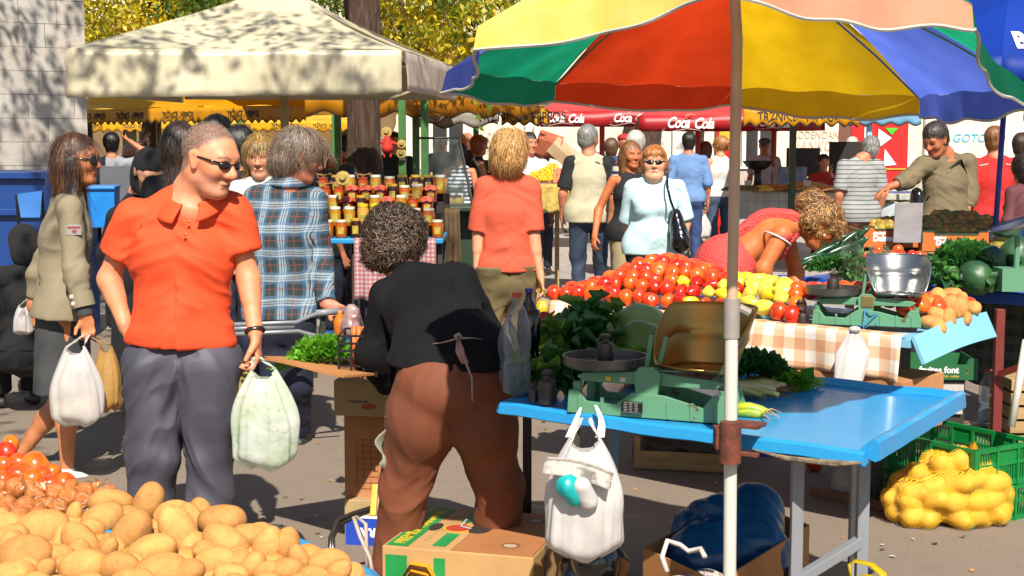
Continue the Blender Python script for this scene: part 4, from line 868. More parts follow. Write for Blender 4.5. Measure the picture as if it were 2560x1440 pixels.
# ---- kitchen style market scale
def weight(label,p,r,h,group=None):
 t=thing('scale_weight',label,'scale weight',p,group=group); g=MB(); g.lathe([(0,0),(r*.94,0),(r,.006),(r,h*.62),(r*.93,h*.68),(r*.42,h*.74),(r*.4,h*.84),(r*.62,h*.88),(r*.66,h*.95),(r*.5,h),(0,h)],p,22); obj('weight_body',g,iron,t,smooth=.7); return t
def scale(label,loc,rz,mouth,panmat,sz=1.):
 t=thing('market_scale',label,'scale',loc,rz); T=MAT[t]; S=sz
 def w(x,y,z):return T@V((x*S,y*S,z*S*(.68 if z<.21 else 1)-(.082*S if z>=.21 else 0)))
 Mr=Matrix.Rotation(rz,4,'Z')
 prof=[(-.24,0),(.25,0),(.25,.05),(.235,.115),(.20,.115),(.17,.06),(.06,.10),(.02,.105),(-.04,.105),(-.09,.05),(-.18,.055),(-.205,.1),(-.235,.1)]
 g=MB(); g.prism([(x*S,z*S*.68) for x,z in prof],.012*S,frame(w(0,-.085,0),T.to_3x3()@V((1,0,0)),(0,0,1))); g.prism([(x*S,z*S*.68) for x,z in prof],.012*S,frame(w(0,.09,0),T.to_3x3()@V((1,0,0)),(0,0,1)))
 g.box(w(0,0,.012),(.48*S,.17*S,.02*S),rz); base=obj('base',g,greenm,t,bev=.003)
 for x in(-.2,-.13,-.06,.07,.14,.21):g=MB(); g.box(w(x,-.094,.04),(.01*S,.014*S,.05*S),rz); obj('casting_rib',g,greenm,base,bev=.002)
 for x in(-.22,.225):
  for y in(-.06,.06):g=MB(); g.tube([w(x,y,.0),w(x,y,.13)],.014*S,10); obj('corner_post',g,greenm,base)
 g=MB(); g.prism([(x*S,z*S*.68) for x,z in[(-.22,.155),(-.2,.135),(.2,.135),(.225,.16),(.2,.172),(.03,.19),(-.03,.19),(-.2,.172)]],.016*S,frame(w(0,-.055,0),T.to_3x3()@V((1,0,0)),(0,0,1))); g.prism([(x*S,z*S*.68) for x,z in[(-.22,.155),(-.2,.135),(.2,.135),(.225,.16),(.2,.172),(-.2,.172)]],.016*S,frame(w(0,.06,0),T.to_3x3()@V((1,0,0)),(0,0,1)))
 obj('beam',g,greenm,t,bev=.003)
 g=MB(); g.prism([(x*S,z*S*.68) for x,z in[(-.03,.1),(.035,.1),(.045,.19),(.025,.215),(-.02,.215),(-.035,.19)]],.02*S,frame(w(0,-.075,0),T.to_3x3()@V((1,0,0)),(0,0,1))); g.box(w(0,-.08,.165),(.04*S,.012*S,.04*S),rz); g.box(w(.03,-.03,.26),(.014*S,.01*S,.11*S),M=Mr@Matrix.Rotation(R(14),4,'Y')); g.box(w(-.01,-.03,.26),(.014*S,.01*S,.11*S),M=Mr@Matrix.Rotation(R(8),4,'Y')); obj('pointer_post',g,greenm,t,bev=.002)
 g=MB(); g.lathe([(.012,.0),(.012,.03),(.04,.034)],w(-.155,0,.165),12); g.box(w(-.155,0,.172),(.1*S,.012,.012),rz); obj('pan_support',g,iron,t); g=MB(); g.lathe([(.012,.0),(.012,.03)],w(.13,0,.165),12); g.box(w(.13,.0,.172),(.12*S,.13*S,.012),rz); obj('pan_support',g,iron,t)
 g=MB(); c=w(-.155,0,.212); r=.125*S; g.lathe([(0,.002),(r*.95,0),(r,.006),(r*1.02,.034),(r*.985,.034),(r*.965,.01),(0,.008)],c,32); obj('round_pan',g,mt('dull_pan','6a6663',.4,'55504c',12,metal=.7),t,smooth=.6)
 # scoop pan: flared wall, high at the back, open at the mouth
 c=w(.14,0,.22); m0=mouth
 def wall(u,v):
  a=(u-.5)*2*R(128); hh=(.178*(1-.93*max(0,(abs(a)-R(66))/R(62))**1.15))*S; ra=(.100+(.030+.040*math.cos(a*.8))*v)*S
  d=V((math.cos(a+m0+math.pi),math.sin(a+m0+math.pi),0)); bulge=.007*S*math.exp(-((v-.5)/.06)**2) if abs(a)<R(110) else 0
  return c+d*(ra*(1 if abs(a)<R(90) else 1+.15*(abs(a)-R(90)))+bulge)+V((0,0,hh*v))
 g=MB(); g.sheet(wall,44,18); md=V((math.cos(m0),math.sin(m0),0)); sd_=V((-md.y,md.x,0))
 g.sheet(lambda u,v:wall(u,0).lerp(c+md*.0*S,v),44,3); A_,B_=wall(0,0),wall(1,0); A1,B1=wall(0,1),wall(1,1); tip=.025*S
 g.sheet(lambda u,v:A_.lerp(B_,u).lerp(A1.lerp(B1,u)+md*tip*(1-abs(2*u-1)),v),10,4)
 sp_=obj('scoop_pan',g,panmat,t,smooth=.7,sol=.0035); g=MB(); g.tube([wall(k/44,1) for k in range(45)],.0035,6); g.tube([A1,A1.lerp(B1,.5)+md*tip,B1],.0035,6); obj('rolled_rim',g,panmat,sp_,smooth=3)
 return t,w
brass=mt('brass_pan','b48c48',.36,'94703a',4,metal=.85,bm=.1,bs=9,bd=.01); alu=mt('alu_pan','a9a8a6',.28,'8f8e8c',9,metal=.95,bm=.15,bs=12,bd=.006)
th1=math.atan2(FR.y-FL.y,FR.x-FL.x)
p=on(1640,1032,z1+.001); p=on(1640,1034,z1); S1,w1_=scale('green cast iron scale with a tall brass coloured scoop on the front blue table',p+V((0,.04,-.004)),th1+R(14),R(-128),brass,1.04)
g=MB(); M_=frame(w1_(.0-.035,-.107,.045),MAT[S1].to_3x3()@V((1,0,0)),(0,0,1)); g.prism([(-.033,-.018),(.033,-.018),(.033,.018),(-.033,.018)],.002,M_); npl=obj('name_plate',g,mt('plate_black','141414',.3),S1); g=MB()
for i in range(6):
 for k in range(3):g.prism([(-.026+k*.017,.012-i*.0048),(-.026+k*.017+random.uniform(.006,.014),.012-i*.0048),(-.026+k*.017+.012,.0138-i*.0048),(-.026+k*.017,.0138-i*.0048)],.0006,M_@Matrix.Translation((0,0,.0021)))
for q in((-.031,-.016,.031,-.0148),(-.031,.0148,.031,.016)):g.prism([(q[0],q[1]),(q[2],q[1]),(q[2],q[3]),(q[0],q[3])],.0006,M_@Matrix.Translation((0,0,.0021)))
obj('plate_print',g,mt('plateprint','9a9a96',.4,metal=.5),npl)
for x,c_ in((-.12,'c8a82a'),(-.075,'b5b09a')):g=MB(); M_=frame(w1_(x,-.073,.153),MAT[S1].to_3x3()@V((1,0,0)),(0,0,1)); g.prism([(-.009,-.007),(.009,-.007),(.009,.007),(-.009,.007)],.001,M_); obj('sticker',g,mt('sticker'+c_,c_,.5,'3a3626',300,lo=.6,hi=.62),S1)
weight('dark iron weight standing in the round pan of the front scale',w1_(-.155,.0,.222),.026,.088)
weight('largest iron weight with lead seal standing on the table left of the front scale',on(1368,1008,z1+.002),.029,.105)
weight('small rust red weight beside the largest iron weight on the front table',on(1333,1004,z1+.002),.015,.06)
# ---- water bottles
def bottle(label,p,H,r,mat,capc,liquid=None,lc='dfe8ea'):
 t=thing('plastic_bottle',label,'bottle',p); g=MB(); pr=[(0,.004),(r*.6,0),(r*.95,.008),(r,.02),(r,H*.28),(r*.88,H*.33),(r*.86,H*.4),(r,H*.47),(r*1.0,H*.62),(r*.93,H*.7),(r*.6,H*.83),(r*.3,H*.9),(r*.28,H*.965)]
 for i in range(6):pass
 g.lathe(pr,p,24); obj('bottle_body',g,mat,t,smooth=3)
 g=MB(); g.lathe([(0,H*.955),(r*.34,H*.955),(r*.34,H),(0,H)],p,14); obj('cap',g,mt('cap'+capc,capc,.4),t,smooth=.6)
 if liquid:g=MB(); k=.96; g.lathe([(0,.008)]+[(a*k,z) for a,z in pr[2:] if z<H*liquid]+[(r*k*.98,H*liquid),(0,H*liquid)],p,20); obj('liquid',g,lc,t,smooth=3)
 return t
pet=glassy('pet',(.9,.93,.95),.05,.16); water=glassy('water',(.8,.88,.92),.02,.12)
bottle('clear dented plastic water bottle with an orange cap on the front table',on(1292,985,z1),.335,.047,pet,'b83a18',.27,water)
bottle('dark brown drink bottle with a blue cap behind the clear water bottle',on(1322,962,z1),.33,.04,glassy('brownpet',(.12,.04,.03),.05,.7),'1c2f86',.78,mt('cola_liquid','2a0d0c',.1))
bottle('red capped bottle half hidden behind the clear water bottle',on(1270,960,z1),.24,.035,pet,'b02018',.5,water)
# ---- gingham table with tomatoes
z2=.86; GL=on(1378,752,z2); GR=on(2274,842,z2); dd=(GR-GL); Lg=dd.length; dd.normalize(); nn=V((-dd.y,dd.x,0)); GRb=GR+(on(2462,795,z2)-GR); GLb=GL+nn*.85
T2=thing('market_table','gingham draped market table heaped with tomatoes and peppers','table',(GL+GRb)/2-V((0,0,z2)))
g=MB(); quadtop(g,GL,GR,GRb,GLb,-.03,.03); obj('tabletop',g,pblue,T2,smooth=.5)
g=MB(); a,b_=GR+V((0.01,0,-.03)),GRb+V((0,0,-.005)); n_=V(((b_-a).y,-(b_-a).x,0)).normalized()
g.sheet(lambda u,v:a.lerp(b_,u)+n_*(.05*v)+V((0,0,.03-.105*v+.012*math.sin(u*3.1))),12,4,th=.014); obj('rim',g,pblue,T2,smooth=.6)
gm2=None
m,t,N,L,b=NB('gingham'); vec=coords(t); sp=nd(t,'SeparateXYZ'); L.new(vec,sp.inputs[0])
def sq(x,per):return mth(t,'LESS_THAN',mth(t,'FRACT',mth(t,'ADD',mth(t,'DIVIDE',x,per),50)),.5)
ax_=sq(sp.outputs[0],.098); az_=sq(sp.outputs[2],.098); s_=mth(t,'MULTIPLY',mth(t,'ADD',ax_,az_),.5); thr_=noi(t,coords(t,(1,1,14)),60,2)
o=ramp(t,s_,[(0,lin('d6d0c6')),(.25,lin('d0a884')),(.75,lin('bd7e4c'))],'CONSTANT'); o=mixc(t,mth(t,'MULTIPLY',thr_,.35),o,lin('c4beb4')); L.new(o,b.inputs['Base Color']); b.inputs['Roughness'].default_value=.6; ging=m
clo=thing('gingham_tablecloth','orange and white gingham oilcloth hanging down the front of the tomato table','tablecloth',GL,math.atan2(dd.y,dd.x))
g=MB(); Mc=MAT[clo]
hang=lambda u:.155+.03*u
def cf(u,v):
 if v<.3:q=v/.3; return GL+dd*Lg*u*.985+nn*(.05*(1-q)-.012*0)-nn*.006*q+V((0,0,.004))
 q=(v-.3)/.7; w_=(.014*math.sin(u*31)+.02*math.sin(u*12+1)+.006*math.sin(u*70))*q; return GL+dd*Lg*u*.985-nn*(.012+w_+.02*q)+V((0,0,.004-hang(u)*q+.006*math.sin(u*23)*q))
g.sheet(cf,90,14); obj('cloth',g,ging,clo,smooth=3,sol=.002)
for px,Yq in((2264,6.5),(1440,7.0)):q=at(px,870,Yq); leg(T2,(q.x,q.y,.80),.04,mt('darkmetal','34342f',.5))
q=GRb+V((-.42,.12,0)); leg(T2,(q.x,q.y,.80),.04,mt('darkmetal','34342f',.5)); q=GLb+V((.1,-.05,0)); leg(T2,(q.x,q.y,.80),.04,mt('darkmetal','34342f',.5))
sc_=(GL+GR)/2+nn*.25; g=MB(); g.box((sc_.x,sc_.y,.445),(Lg-.2,.5,.025),math.atan2(dd.y,dd.x)); obj('lower_shelf',g,wood,T2)
# cartons under it
bx1=GL.lerp(GR,.42)+nn*.16; r_=thing('cardboard_carton','long plain cardboard carton under the gingham table','carton',(bx1.x,bx1.y,.46),math.atan2(dd.y,dd.x)); g=MB(); g.box((bx1.x,bx1.y,.58),(.9,.35,.24),math.atan2(dd.y,dd.x)); obj('carton_body',g,card,r_,bev=.004)
g=MB(); g.box(MAT[r_]@V((.0,-.178,.12)),(.04,.004,.22),math.atan2(dd.y,dd.x)); g.box(MAT[r_]@V((.2,-.178,.2)),(.5,.004,.03),math.atan2(dd.y,dd.x)); obj('tape',g,mt('tape','9c7a50',.3),r_)
bx1=GL.lerp(GR,.86)+nn*.16; r_=thing('cardboard_carton','shorter cardboard carton with a round hole beneath the right half of the gingham','carton',(bx1.x,bx1.y,.46),math.atan2(dd.y,dd.x)); g=MB(); g.box((bx1.x,bx1.y,.57),(.5,.34,.22),math.atan2(dd.y,dd.x)); obj('carton_body',g,card,r_,bev=.004); g=MB(); g.ell(MAT[r_]@V((-.02,-.172,.14)),(.035,.004,.035),14,6); obj('hand_hole',g,mt('darkhole','2a1d12',.9),r_)
# rear scale on the gingham table
p=at(2165,812,6.0); p.z=z2+.004; S2,w2_=scale('green cast iron scale with a bright aluminium scoop on the gingham table',p,math.atan2(dd.y,dd.x)+R(26),R(-98),alu,.9)
weight('dark iron weight standing in the round pan of the rear scale',w2_(-.155,0,.222),.026,.085)
weight('tall worn weight on the gingham left of the rear scale',w2_(-.30,-.03,.0),.026,.092); weight('short worn weight in front of the tall one by the rear scale',w2_(-.285,-.09,.0),.021,.06)
g=MB(); g.box(w2_(.01,-.095,.165),(.05,.01,.05),MAT[S2].to_euler().z); obj('brass_badge',g,mt('brassbadge','7a6a3c',.5,metal=.5),S2,bev=.008)
g=MB(); c=w2_(0,-.11,.12); g.tube([c,c+V((.02,0,-.03)),c+V((.05,-.01,-.02)),c+V((-.02,-.02,-.07))],.003,5); g.tube([c,c+V((-.01,-.02,-.08)),c+V((.05,-.02,-.05))],.003,5); obj('blue_twine',g,mt('bluetwine','2a7fae',.6),S2)
# ---- third table (deep blue) behind
z3=.80; HL=on(1950,694,z3); HR=on(2640,748,z3); d3=(HR-HL).normalized(); n3=V((-d3.y,d3.x,0)); L3=(HR-HL).length; HLb=HL+n3*.75; HRb=HR+n3*.75
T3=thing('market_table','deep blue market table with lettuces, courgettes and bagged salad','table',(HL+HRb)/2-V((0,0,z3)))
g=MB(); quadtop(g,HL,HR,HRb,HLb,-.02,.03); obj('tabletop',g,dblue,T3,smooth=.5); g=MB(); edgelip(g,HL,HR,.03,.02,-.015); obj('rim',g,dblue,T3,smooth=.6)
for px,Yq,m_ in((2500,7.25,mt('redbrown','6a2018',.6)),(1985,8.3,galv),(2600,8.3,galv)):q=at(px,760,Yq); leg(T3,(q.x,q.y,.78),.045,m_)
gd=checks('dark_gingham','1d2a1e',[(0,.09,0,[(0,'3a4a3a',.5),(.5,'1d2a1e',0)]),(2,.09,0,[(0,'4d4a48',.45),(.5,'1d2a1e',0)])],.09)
def drape(name,label,a,b_,ztop,zbot,mat,amp=.02,fr=24,cat='tablecloth',nu=50):
 a,b_=V(a),V(b_); a.z=b_.z=0; d=(b_-a).normalized(); n=V((d.y,-d.x,0)); r_=thing(name,label,cat,a,math.atan2(d.y,d.x)); L_=(b_-a).length; g=MB()
 g.sheet(lambda u,v:a.lerp(b_,u)+n*(.01+(amp*math.sin(u*fr*L_*.5)+amp*.5*math.sin(u*fr*1.7+2))*v)+V((0,0,ztop+(zbot-ztop)*v+.008*math.sin(u*21)*v)),nu,10); g.sheet(lambda u,v:a.lerp(b_,u)+n*(.01-.06*v)+V((0,0,ztop)),nu,1); obj('cloth',g,mat,r_,smooth=3,sol=.002); return r_
drape('gingham_tablecloth','dark green and brown gingham cloth hanging under the deep blue table',HL.lerp(HR,.50)+n3*.6,HR+n3*.6,.765,.2,gd,.025,20)
# red diagonal rail, white poles on the right
r_=thing('white_pole','pale painted pole leaning beneath the deep blue table at the right edge','pole',(at(2535,1060,6.2).x,6.2,0)); g=MB(); g.tube([at(2566,850,6.25),at(2528,1068,6.2)],.017,12); obj('pole_tube',g,worn('umb_pole_white','bdb8ae','b5b0a6','7b6a58'),r_,smooth=3)
g=MB(); g.bar(at(2500,935,7.2),at(2550,918,7.1),.03,.03); obj('bracket',g,mt('redbrown','6a2018',.6),T3)
# ---- blue parasol and its pole, right edge
bp=thing('blue_parasol','royal blue parasol with a white letter on a blue pole at the right edge','parasol',(at(2478,600,8.85).x,8.85,0)); bf=mt('royal_blue_fabric','0c3fae',.6,'0a379c',3,trans=.45); xb=at(2478,400,8.85).x
def bc(k,r=1.05):a=R(22.5+45*k); return V((xb+.12+r*math.cos(a),8.85+r*math.sin(a),2.07-.035*math.cos(a)))
g=MB(); ap=V((xb+.1,8.85,2.75))
for k in range(8):g.sheet(lambda u,v:bc(k).lerp(bc(k+1),u).lerp(ap,v)+V((0,0,.05*math.sin(math.pi*v))),8,8)
bcan=obj('canopy',g,bf,bp,smooth=3); from mathutils.bvhtree import BVHTree; bvt=BVHTree.FromPolygons([v_.co.copy() for v_ in bcan.data.vertices],[list(p_.vertices) for p_ in bcan.data.polygons])
def onto(p):
 Mi_=MAT[bp].inverted(); h_=bvt.ray_cast(Mi_@V((p.x,6.5,p.z)),V((0,1,0)))[0]; return(MAT[bp]@h_ if h_ is not None else p)+V((0,-.006,.004))
g=MB()
for k in range(8):g.sheet(lambda u,v:bc(k).lerp(bc(k+1),u)+V((0,0,-.13*v-.015*math.sin(u*6.28)*v)),10,2)
obj('flap',g,bf,bp,smooth=3,sol=.002)
mB=frame(at(2548,104,8.0),(1,0,0),(0,0,1)); txt('B',.13,mB,white,bcan,bold=.006,ext=0,warp=lambda p:onto(mB@p))
g=MB(); g.tube([V((xb+.1,8.85,2.7)),V((xb,8.85,0))],.017,12); obj('pole',g,mt('indigo_paint','2a3080',.5),bp,smooth=3)
g=MB(); g.tube([at(2476,575,8.82),at(2476,640,8.82)],.028,14); obj('pole_socket',g,mt('whitewashed','8f8d88',.7),bp,smooth=3)
g=MB()
for k in range(3):q=at(2474+k*3,572,8.78); g.tube([q,q+V((-.02-.01*k,-.01,-.08)),q+V((-.035+.02*k,-.01,-.17))],[.006,.012,.004],5,fl=.3)
obj('ribbon_ties',g,mt('indigo_cloth','2326a0',.7),bp,smooth=3)
# ---- lettered orange fruit boxes
orc=mt('orange_print_card','b8611a',.7,'ab5714',6); dgc=mt('dark_green_edge','22402c',.7)
def dbox(label,px0,px1,py0,py1,Y,cut=1.,nm='box'):
 a,b_=at(px0,py1,Y),at(px1,py1,Y); zt=at(px0,py0,Y).z; zb=a.z; W_=b_.x-a.x; Hh=zt-zb
 t=thing('fruit_box',label,'box',(a.x,Y,zb)); M_=frame((a.x,Y,zb),(1,0,0),(0,0,1))
 pr=[(0,0),(W_,0),(W_,Hh),(W_*.86,Hh),(W_*.84,Hh*.84),(W_*.2,Hh*.84),(W_*.17,Hh),(0,Hh)]; g=MB(); g.prism([(x,y) for x,y in pr],.006,M_); fr_=obj('front_panel',g,orc,t)
 g=MB(); g.tube([M_@V((x,y,.005)) for x,y in pr[2:]+[(0,Hh*.4)]],.006,5); obj('printed_edge',g,dgc,fr_)
 txt('plodovi',Hh*.2,M_@Matrix.Translation((W_*.27,Hh*.68,.0075)),white,fr_,bold=.0012,shear=-.1); txt('Dalmacije',Hh*.38,M_@Matrix.Translation((W_*.42,Hh*.42,.0075)),white,fr_,bold=.003,sx=.95)
 g=MB(); c=M_@V((W_*.74,Hh*.42,.0066)); pts=[(math.cos(k*math.pi/9)*Hh*(.34 if k%2 else.2),math.sin(k*math.pi/9)*Hh*(.34 if k%2 else.2)) for k in range(18)]; g.prism(pts,.001,M_@Matrix.Translation((W_*.74,Hh*.42,.0065))); obj('sun_print',g,mt('sunprint','d6a018',.6),fr_)
 g=MB(); g.box((a.x+W_/2,Y+.2,zb+.01),(W_,.38,.02)); g.box((a.x+.006,Y+.2,zb+Hh*.4),(.01,.38,Hh*.8)); g.box((a.x+W_-.006,Y+.2,zb+Hh*.4),(.01,.38,Hh*.8)); g.box((a.x+W_/2,Y+.39,zb+Hh*.4),(W_,.01,Hh*.8)); obj('tray',g,card,t)
 return(a.x,b_.x,Y,zb,zt)
D1=dbox('orange printed fruit box with green edge, the left one behind the courgettes',2158,2302,566,618,8.75)
D2=dbox('orange printed fruit box with green edge, the right one behind the lettuce',2304,2470,578,628,8.7)
sh=(D1[0]+D2[1])/2; t=thing('display_stand','rough wooden stand carrying the orange printed fruit boxes','stand',(sh,8.95,0)); g=MB(); g.box((sh+.05,8.95,D2[3]-.03),(1.1,.5,.05)); obj('stand_top',g,wood,t)
for dx in(-.4,.5):leg(t,(sh+dx,8.95,D2[3]-.05),.05,wood)
g=MB(); c=at(2272,572,8.6); g.box((c.x,8.62,c.z+.035),(.165,.008,.24),M=Matrix.Rotation(R(8),4,'X')); tag(obj('price_board',g,mt('greycard','96908e',.8),loc=(c.x,8.62,c.z-.08)),'blank grey card sign standing on the left orange printed box','sign')
# ---- crates & boxes right, under the tables
cb_=on(2370,1040,0); 
def ftray(label,px0,px1,yt,yb,Y,name='fruit_tray'):
 a,b_=at(px0,yb,Y),at(px1,yb,Y); zt=at(px0,yt,Y).z; W_=b_.x-a.x; Hh=zt-a.z; t=thing(name,label,'box',(a.x,Y,a.z),R(-4)); M_=frame((a.x,Y,a.z),MAT[t].to_3x3()@V((1,0,0)),(0,0,1))
 pr=[(0,0),(W_,0),(W_,Hh*1.25),(W_*.88,Hh*1.25),(W_*.85,Hh*.9),(W_*.1,Hh*.9),(W_*.08,Hh*1.25),(0,Hh*1.25)]; g=MB(); g.prism(pr,.005,M_); gg=mt('green_print_card','0d5a30',.6,'0a5029',5); f_=obj('front_panel',g,gg,t)
 txt('fruites font',Hh*.5,M_@Matrix.Translation((W_*.5,Hh*.56,.006)),white,f_,bold=.0015); txt('TORRES DE SEGRE - LLEIDA',Hh*.15,M_@Matrix.Translation((W_*.55,Hh*.2,.006)),mt('goldprint','b59a3c',.6),f_,bold=.0005)
 g=MB(); g.tube([M_@V((W_*.84,Hh*.72,.006)),M_@V((W_*.87,Hh*.62,.006)),M_@V((W_*.875,Hh*.42,.006)),M_@V((W_*.84,Hh*.3,.006))],[.002,.006,.007,.002],5,fl=.3); obj('fruit_print',g,mt('goldprint','b59a3c',.6),f_)
 g=MB(); B3=MAT[t]
 for c_,s_ in(((W_/2,.18,.006),(W_,.36,.01)),((.004,.18,Hh*.55),(.008,.36,Hh*1.1)),((W_-.004,.18,Hh*.55),(.008,.36,Hh*1.1)),((W_/2,.36,Hh*.5),(W_,.008,Hh))):g.box(B3@V(c_),s_,R(-4))
 obj('tray',g,gg,t); return t
Yb=7.5
ftray('dark green printed fruit tray stacked on the black carton',2248,2440,905,948,Yb)
a=at(2262,948,Yb); b_=at(2412,948,Yb); zt_=a.z-.004; Wb=b_.x-a.x; t=thing('black_carton','black carton with white printed panels and round emblem under the gingham table','carton',(a.x,Yb,0),R(-4)); BM=MAT[t]; g=MB(); g.box(BM@V((Wb/2,.2,zt_/2)),(Wb,.38,zt_),R(-4)); cb2=obj('carton_body',g,mt('blackcard','2c2624',.6,'231e1c',5),t,bev=.004)
M_=frame(BM@V((0,0,0)),BM.to_3x3()@V((1,0,0)),(0,0,1))
for x0,x1,y0,y1 in((.04,.24,.72,.96),(.60,.96,.76,.95),(.58,.95,.53,.59)):g=MB(); g.prism([(Wb*x0,zt_*y0),(Wb*x1,zt_*y0),(Wb*x1,zt_*y1),(Wb*x0,zt_*y1)],.002,M_@Matrix.Translation((0,0,.0105))); obj('white_panel',g,mt('whitecard','a8a29a',.7,'8f8a84',90,lo=.55,hi=.6),cb2)
g=MB(); g.prism([(Wb*.42+math.cos(k*.39)*.026,zt_*.93+math.sin(k*.39)*.026) for k in range(16)],.002,M_@Matrix.Translation((0,0,.0105))); g2=MB(); g2.prism([(Wb*.42+math.cos(k*.6)*.012*(1+.5*(k%2)),zt_*.93+math.sin(k*.6)*.014) for k in range(10)],.001,M_@Matrix.Translation((0,0,.0126))); e_=obj('emblem',g,mt('whitecard2','a39c94',.7),cb2); obj('emblem_print',g2,mt('emblemred','6a2a24',.7),e_)
bottle('clear plastic bottle with a red cap standing on the asphalt behind the green crates',on(2464,1068,0),.335,.045,pet,'b8402a',.42,water)
g=MB(); q=on(2464,1064,0); g.lathe([(.047,.07),(.0475,.075),(.0475,.135),(.047,.14)],q,20)
bottle('small clear cup lying on the ground by the pale pole',on(2512,1030,0),.1,.03,pet,'8a8a88')
# green plastic crates
gpl=mt('green_plastic','0e7a38',.35,'0c6c30',4,spec=.5)
def crate(name,label,loc,rz,L_,W_,H_,mat,group=None):
 t=thing(name,label,'crate',loc,rz,group); T=MAT[t]; er=T.to_euler().z
 def side(c0,c1,nm='side'):
  g=MB(); c0,c1=V(c0),V(c1); d=(c1-c0); Ln=d.length; d.normalize(); n=V((d.y,-d.x,0))
  def b(x0,x1,z0_,z1_,th,off=0):m_=c0+d*(x0+x1)/2+n*off; g.box(T@V((m_.x,m_.y,(z0_+z1_)/2)),(x1-x0,th,z1_-z0_),er+math.atan2(d.y,d.x))
  b(0,Ln,0,H_*.14,.006); b(0,Ln,H_*.9,H_,.02); b(0,Ln,H_*.52,H_*.6,.012); nb=max(3,int(Ln/.11))
  for i in range(nb+1):x=Ln*i/nb; b(max(0,x-.006),min(Ln,x+.006),.0,H_,.022)
  k=int(Ln/.016)
  for i in range(k):x=Ln*(i+.5)/k; b(x-.0035,x+.0035,H_*.14,H_*.9 if i%9 not in(3,4,5) else H_*.86,.004)
  for i in range(nb):
   x=Ln*(i+.5)/nb
   if i%2:b(Ln*i/nb,Ln*(i+1)/nb,H_*.6,H_*.9,.004,-.001)
  obj(nm,g,mat,t)
 side((0,0,0),(L_,0,0)); side((L_,W_,0),(0,W_,0)); side((0,W_,0),(0,0,0)); side((L_,0,0),(L_,W_,0)); g=MB(); g.box(T@V((L_/2,W_/2,.01)),(L_,W_,.008),er)
 for x in(0,L_):
  for y in(0,W_):g.box(T@V((x,y,H_/2)),(.03,.03,H_),er)
 obj('floor',g,mat,t,bev=.002); return t
c0=on(2178,1248,0); c1=on(2440,1325,0); rzc=math.atan2(c1.y-c0.y,c1.x-c0.x)
crate('plastic_crate','lower green plastic crate under a second one behind the netted potatoes',c0,rzc,.58,.40,.155,gpl,'green plastic crates'); 
crate('plastic_crate','upper green plastic crate, empty, stacked behind the netted potatoes',c0+V((.0,.0,.157)),rzc+R(1.5),.58,.40,.175,gpl,'green plastic crates')
t=thing('wooden_crate','pale wooden slat crates stacked at the right edge','crate',on(2590,1150,0)); g=MB()
for k in range(5):g.box(on(2575,1130,0)+V((.05,.2,.05+.075*k)),(.3,.35,.06))
obj('slat',g,wood,t,bev=.004)
# wooden crate under front table with sack
a=on(1585,1172,0); b_=on(1868,1196,0)+V((0,.08,0)); rz=math.atan2(b_.y-a.y,b_.x-a.x); Lw_=(b_-a).length*.92
t=thing('wooden_crate','shallow pale wooden crate holding a brown bag under the front blue table','crate',a,rz); T=MAT[t]; g=MB(); g.box(T@V((Lw_/2,0,.05)),(Lw_,.008,.09),rz); obj('side_board',g,wood,t); g=MB(); g.box(T@V((Lw_/2,.32,.05)),(Lw_,.008,.09),rz); obj('side_board',g,wood,t)
g=MB(); g.box(T@V((.004,.16,.05)),(.008,.31,.07),rz); g.box(T@V((Lw_-.004,.16,.05)),(.008,.31,.07),rz); g.box(T@V((Lw_/2,.16,.006)),(Lw_,.31,.008),rz); obj('end_board',g,wood,t)
for x,y in((.015,.015),(Lw_-.015,.015),(.015,.305),(Lw_-.015,.305)):g=MB(); g.box(T@V((x,y,.085)),(.03,.03,.16),rz); obj('corner_post',g,wood,t,bev=.003)
v,f=blob([seg(T@V((.1,.16,.08)),T@V((Lw_-.18,.17,.08)),(.12,.13),(.12,.12),k=.03),seg(T@V((.12,.16,.15)),T@V((Lw_-.2,.16,.14)),.07,.06,k=.05)],.012); v=folds(v,f,.02,3); tag(obj('cloth_bag',(v,f),mt('brown_nylon','3a2a24',.45,'2e211d',7),smooth=3,loc=T@V((.3,.16,.02))),'dark brown nylon bag slumped in the wooden crate under the table','bag')
v,f=blob([seg(T@V((Lw_-.09,.14,.06)),T@V((Lw_-.12,.14,.12)),(.055,.06),(.04,.05),k=.03)],.008); v=folds(v,f,.02,5); tag(obj('crumpled_paper',(v,f),mt('crumpled','a89c8c',.8),smooth=3,loc=T@V((Lw_-.09,.14,.02))),'crumpled pale paper bag in the corner of the wooden crate','paper')
# ---- banana carton
a=on(955,1362,.265); b_=on(1332,1397,.265); d_=on(1060,1262,.265); c_=on(1404,1284,.265)
ex=((b_-a)+(c_-d_))/2; ey=((d_-a)+(c_-b_))/2; rzb=math.atan2(ex.y,ex.x); Wb,Db=ex.length,.53; t=thing('banana_carton','printed banana carton with round holes and hand slots behind the stallholder','carton',V((a.x,a.y,0)),rzb)
T=MAT[t]; g=MB(); g.box(T@V((Wb/2,Db/2,.1325)),(Wb,Db,.261),rzb); bb=obj('carton_body',g,mt('banana_card','b08a58',.8,'a37c4c',4,bm=.15,bs=40),t,bev=.005)
F_=frame(T@V((0,0,.2640)),T.to_3x3()@V((1,0,0)),T.to_3x3()@V((0,1,0))); gp=mt('green_print','12803c',.6); yp=mt('yellow_print','c2a21c',.6); bp_=mt('brown_card','9c6438',.8,'8e5a30',5)
def dec(name,poly,mat,z=.0,M=F_,par=bb,th=.0012):g=MB(); g.prism(poly,th,M@Matrix.Translation((0,0,z))); return obj(name,g,mat,par)
def rc(x0,y0,x1,y1):return[(x0,y0),(x1,y0),(x1,y1),(x0,y1)]
dec('bare_flap',rc(Wb*.46,.004,Wb-.004,Db-.004),bp_,0,th=.004)
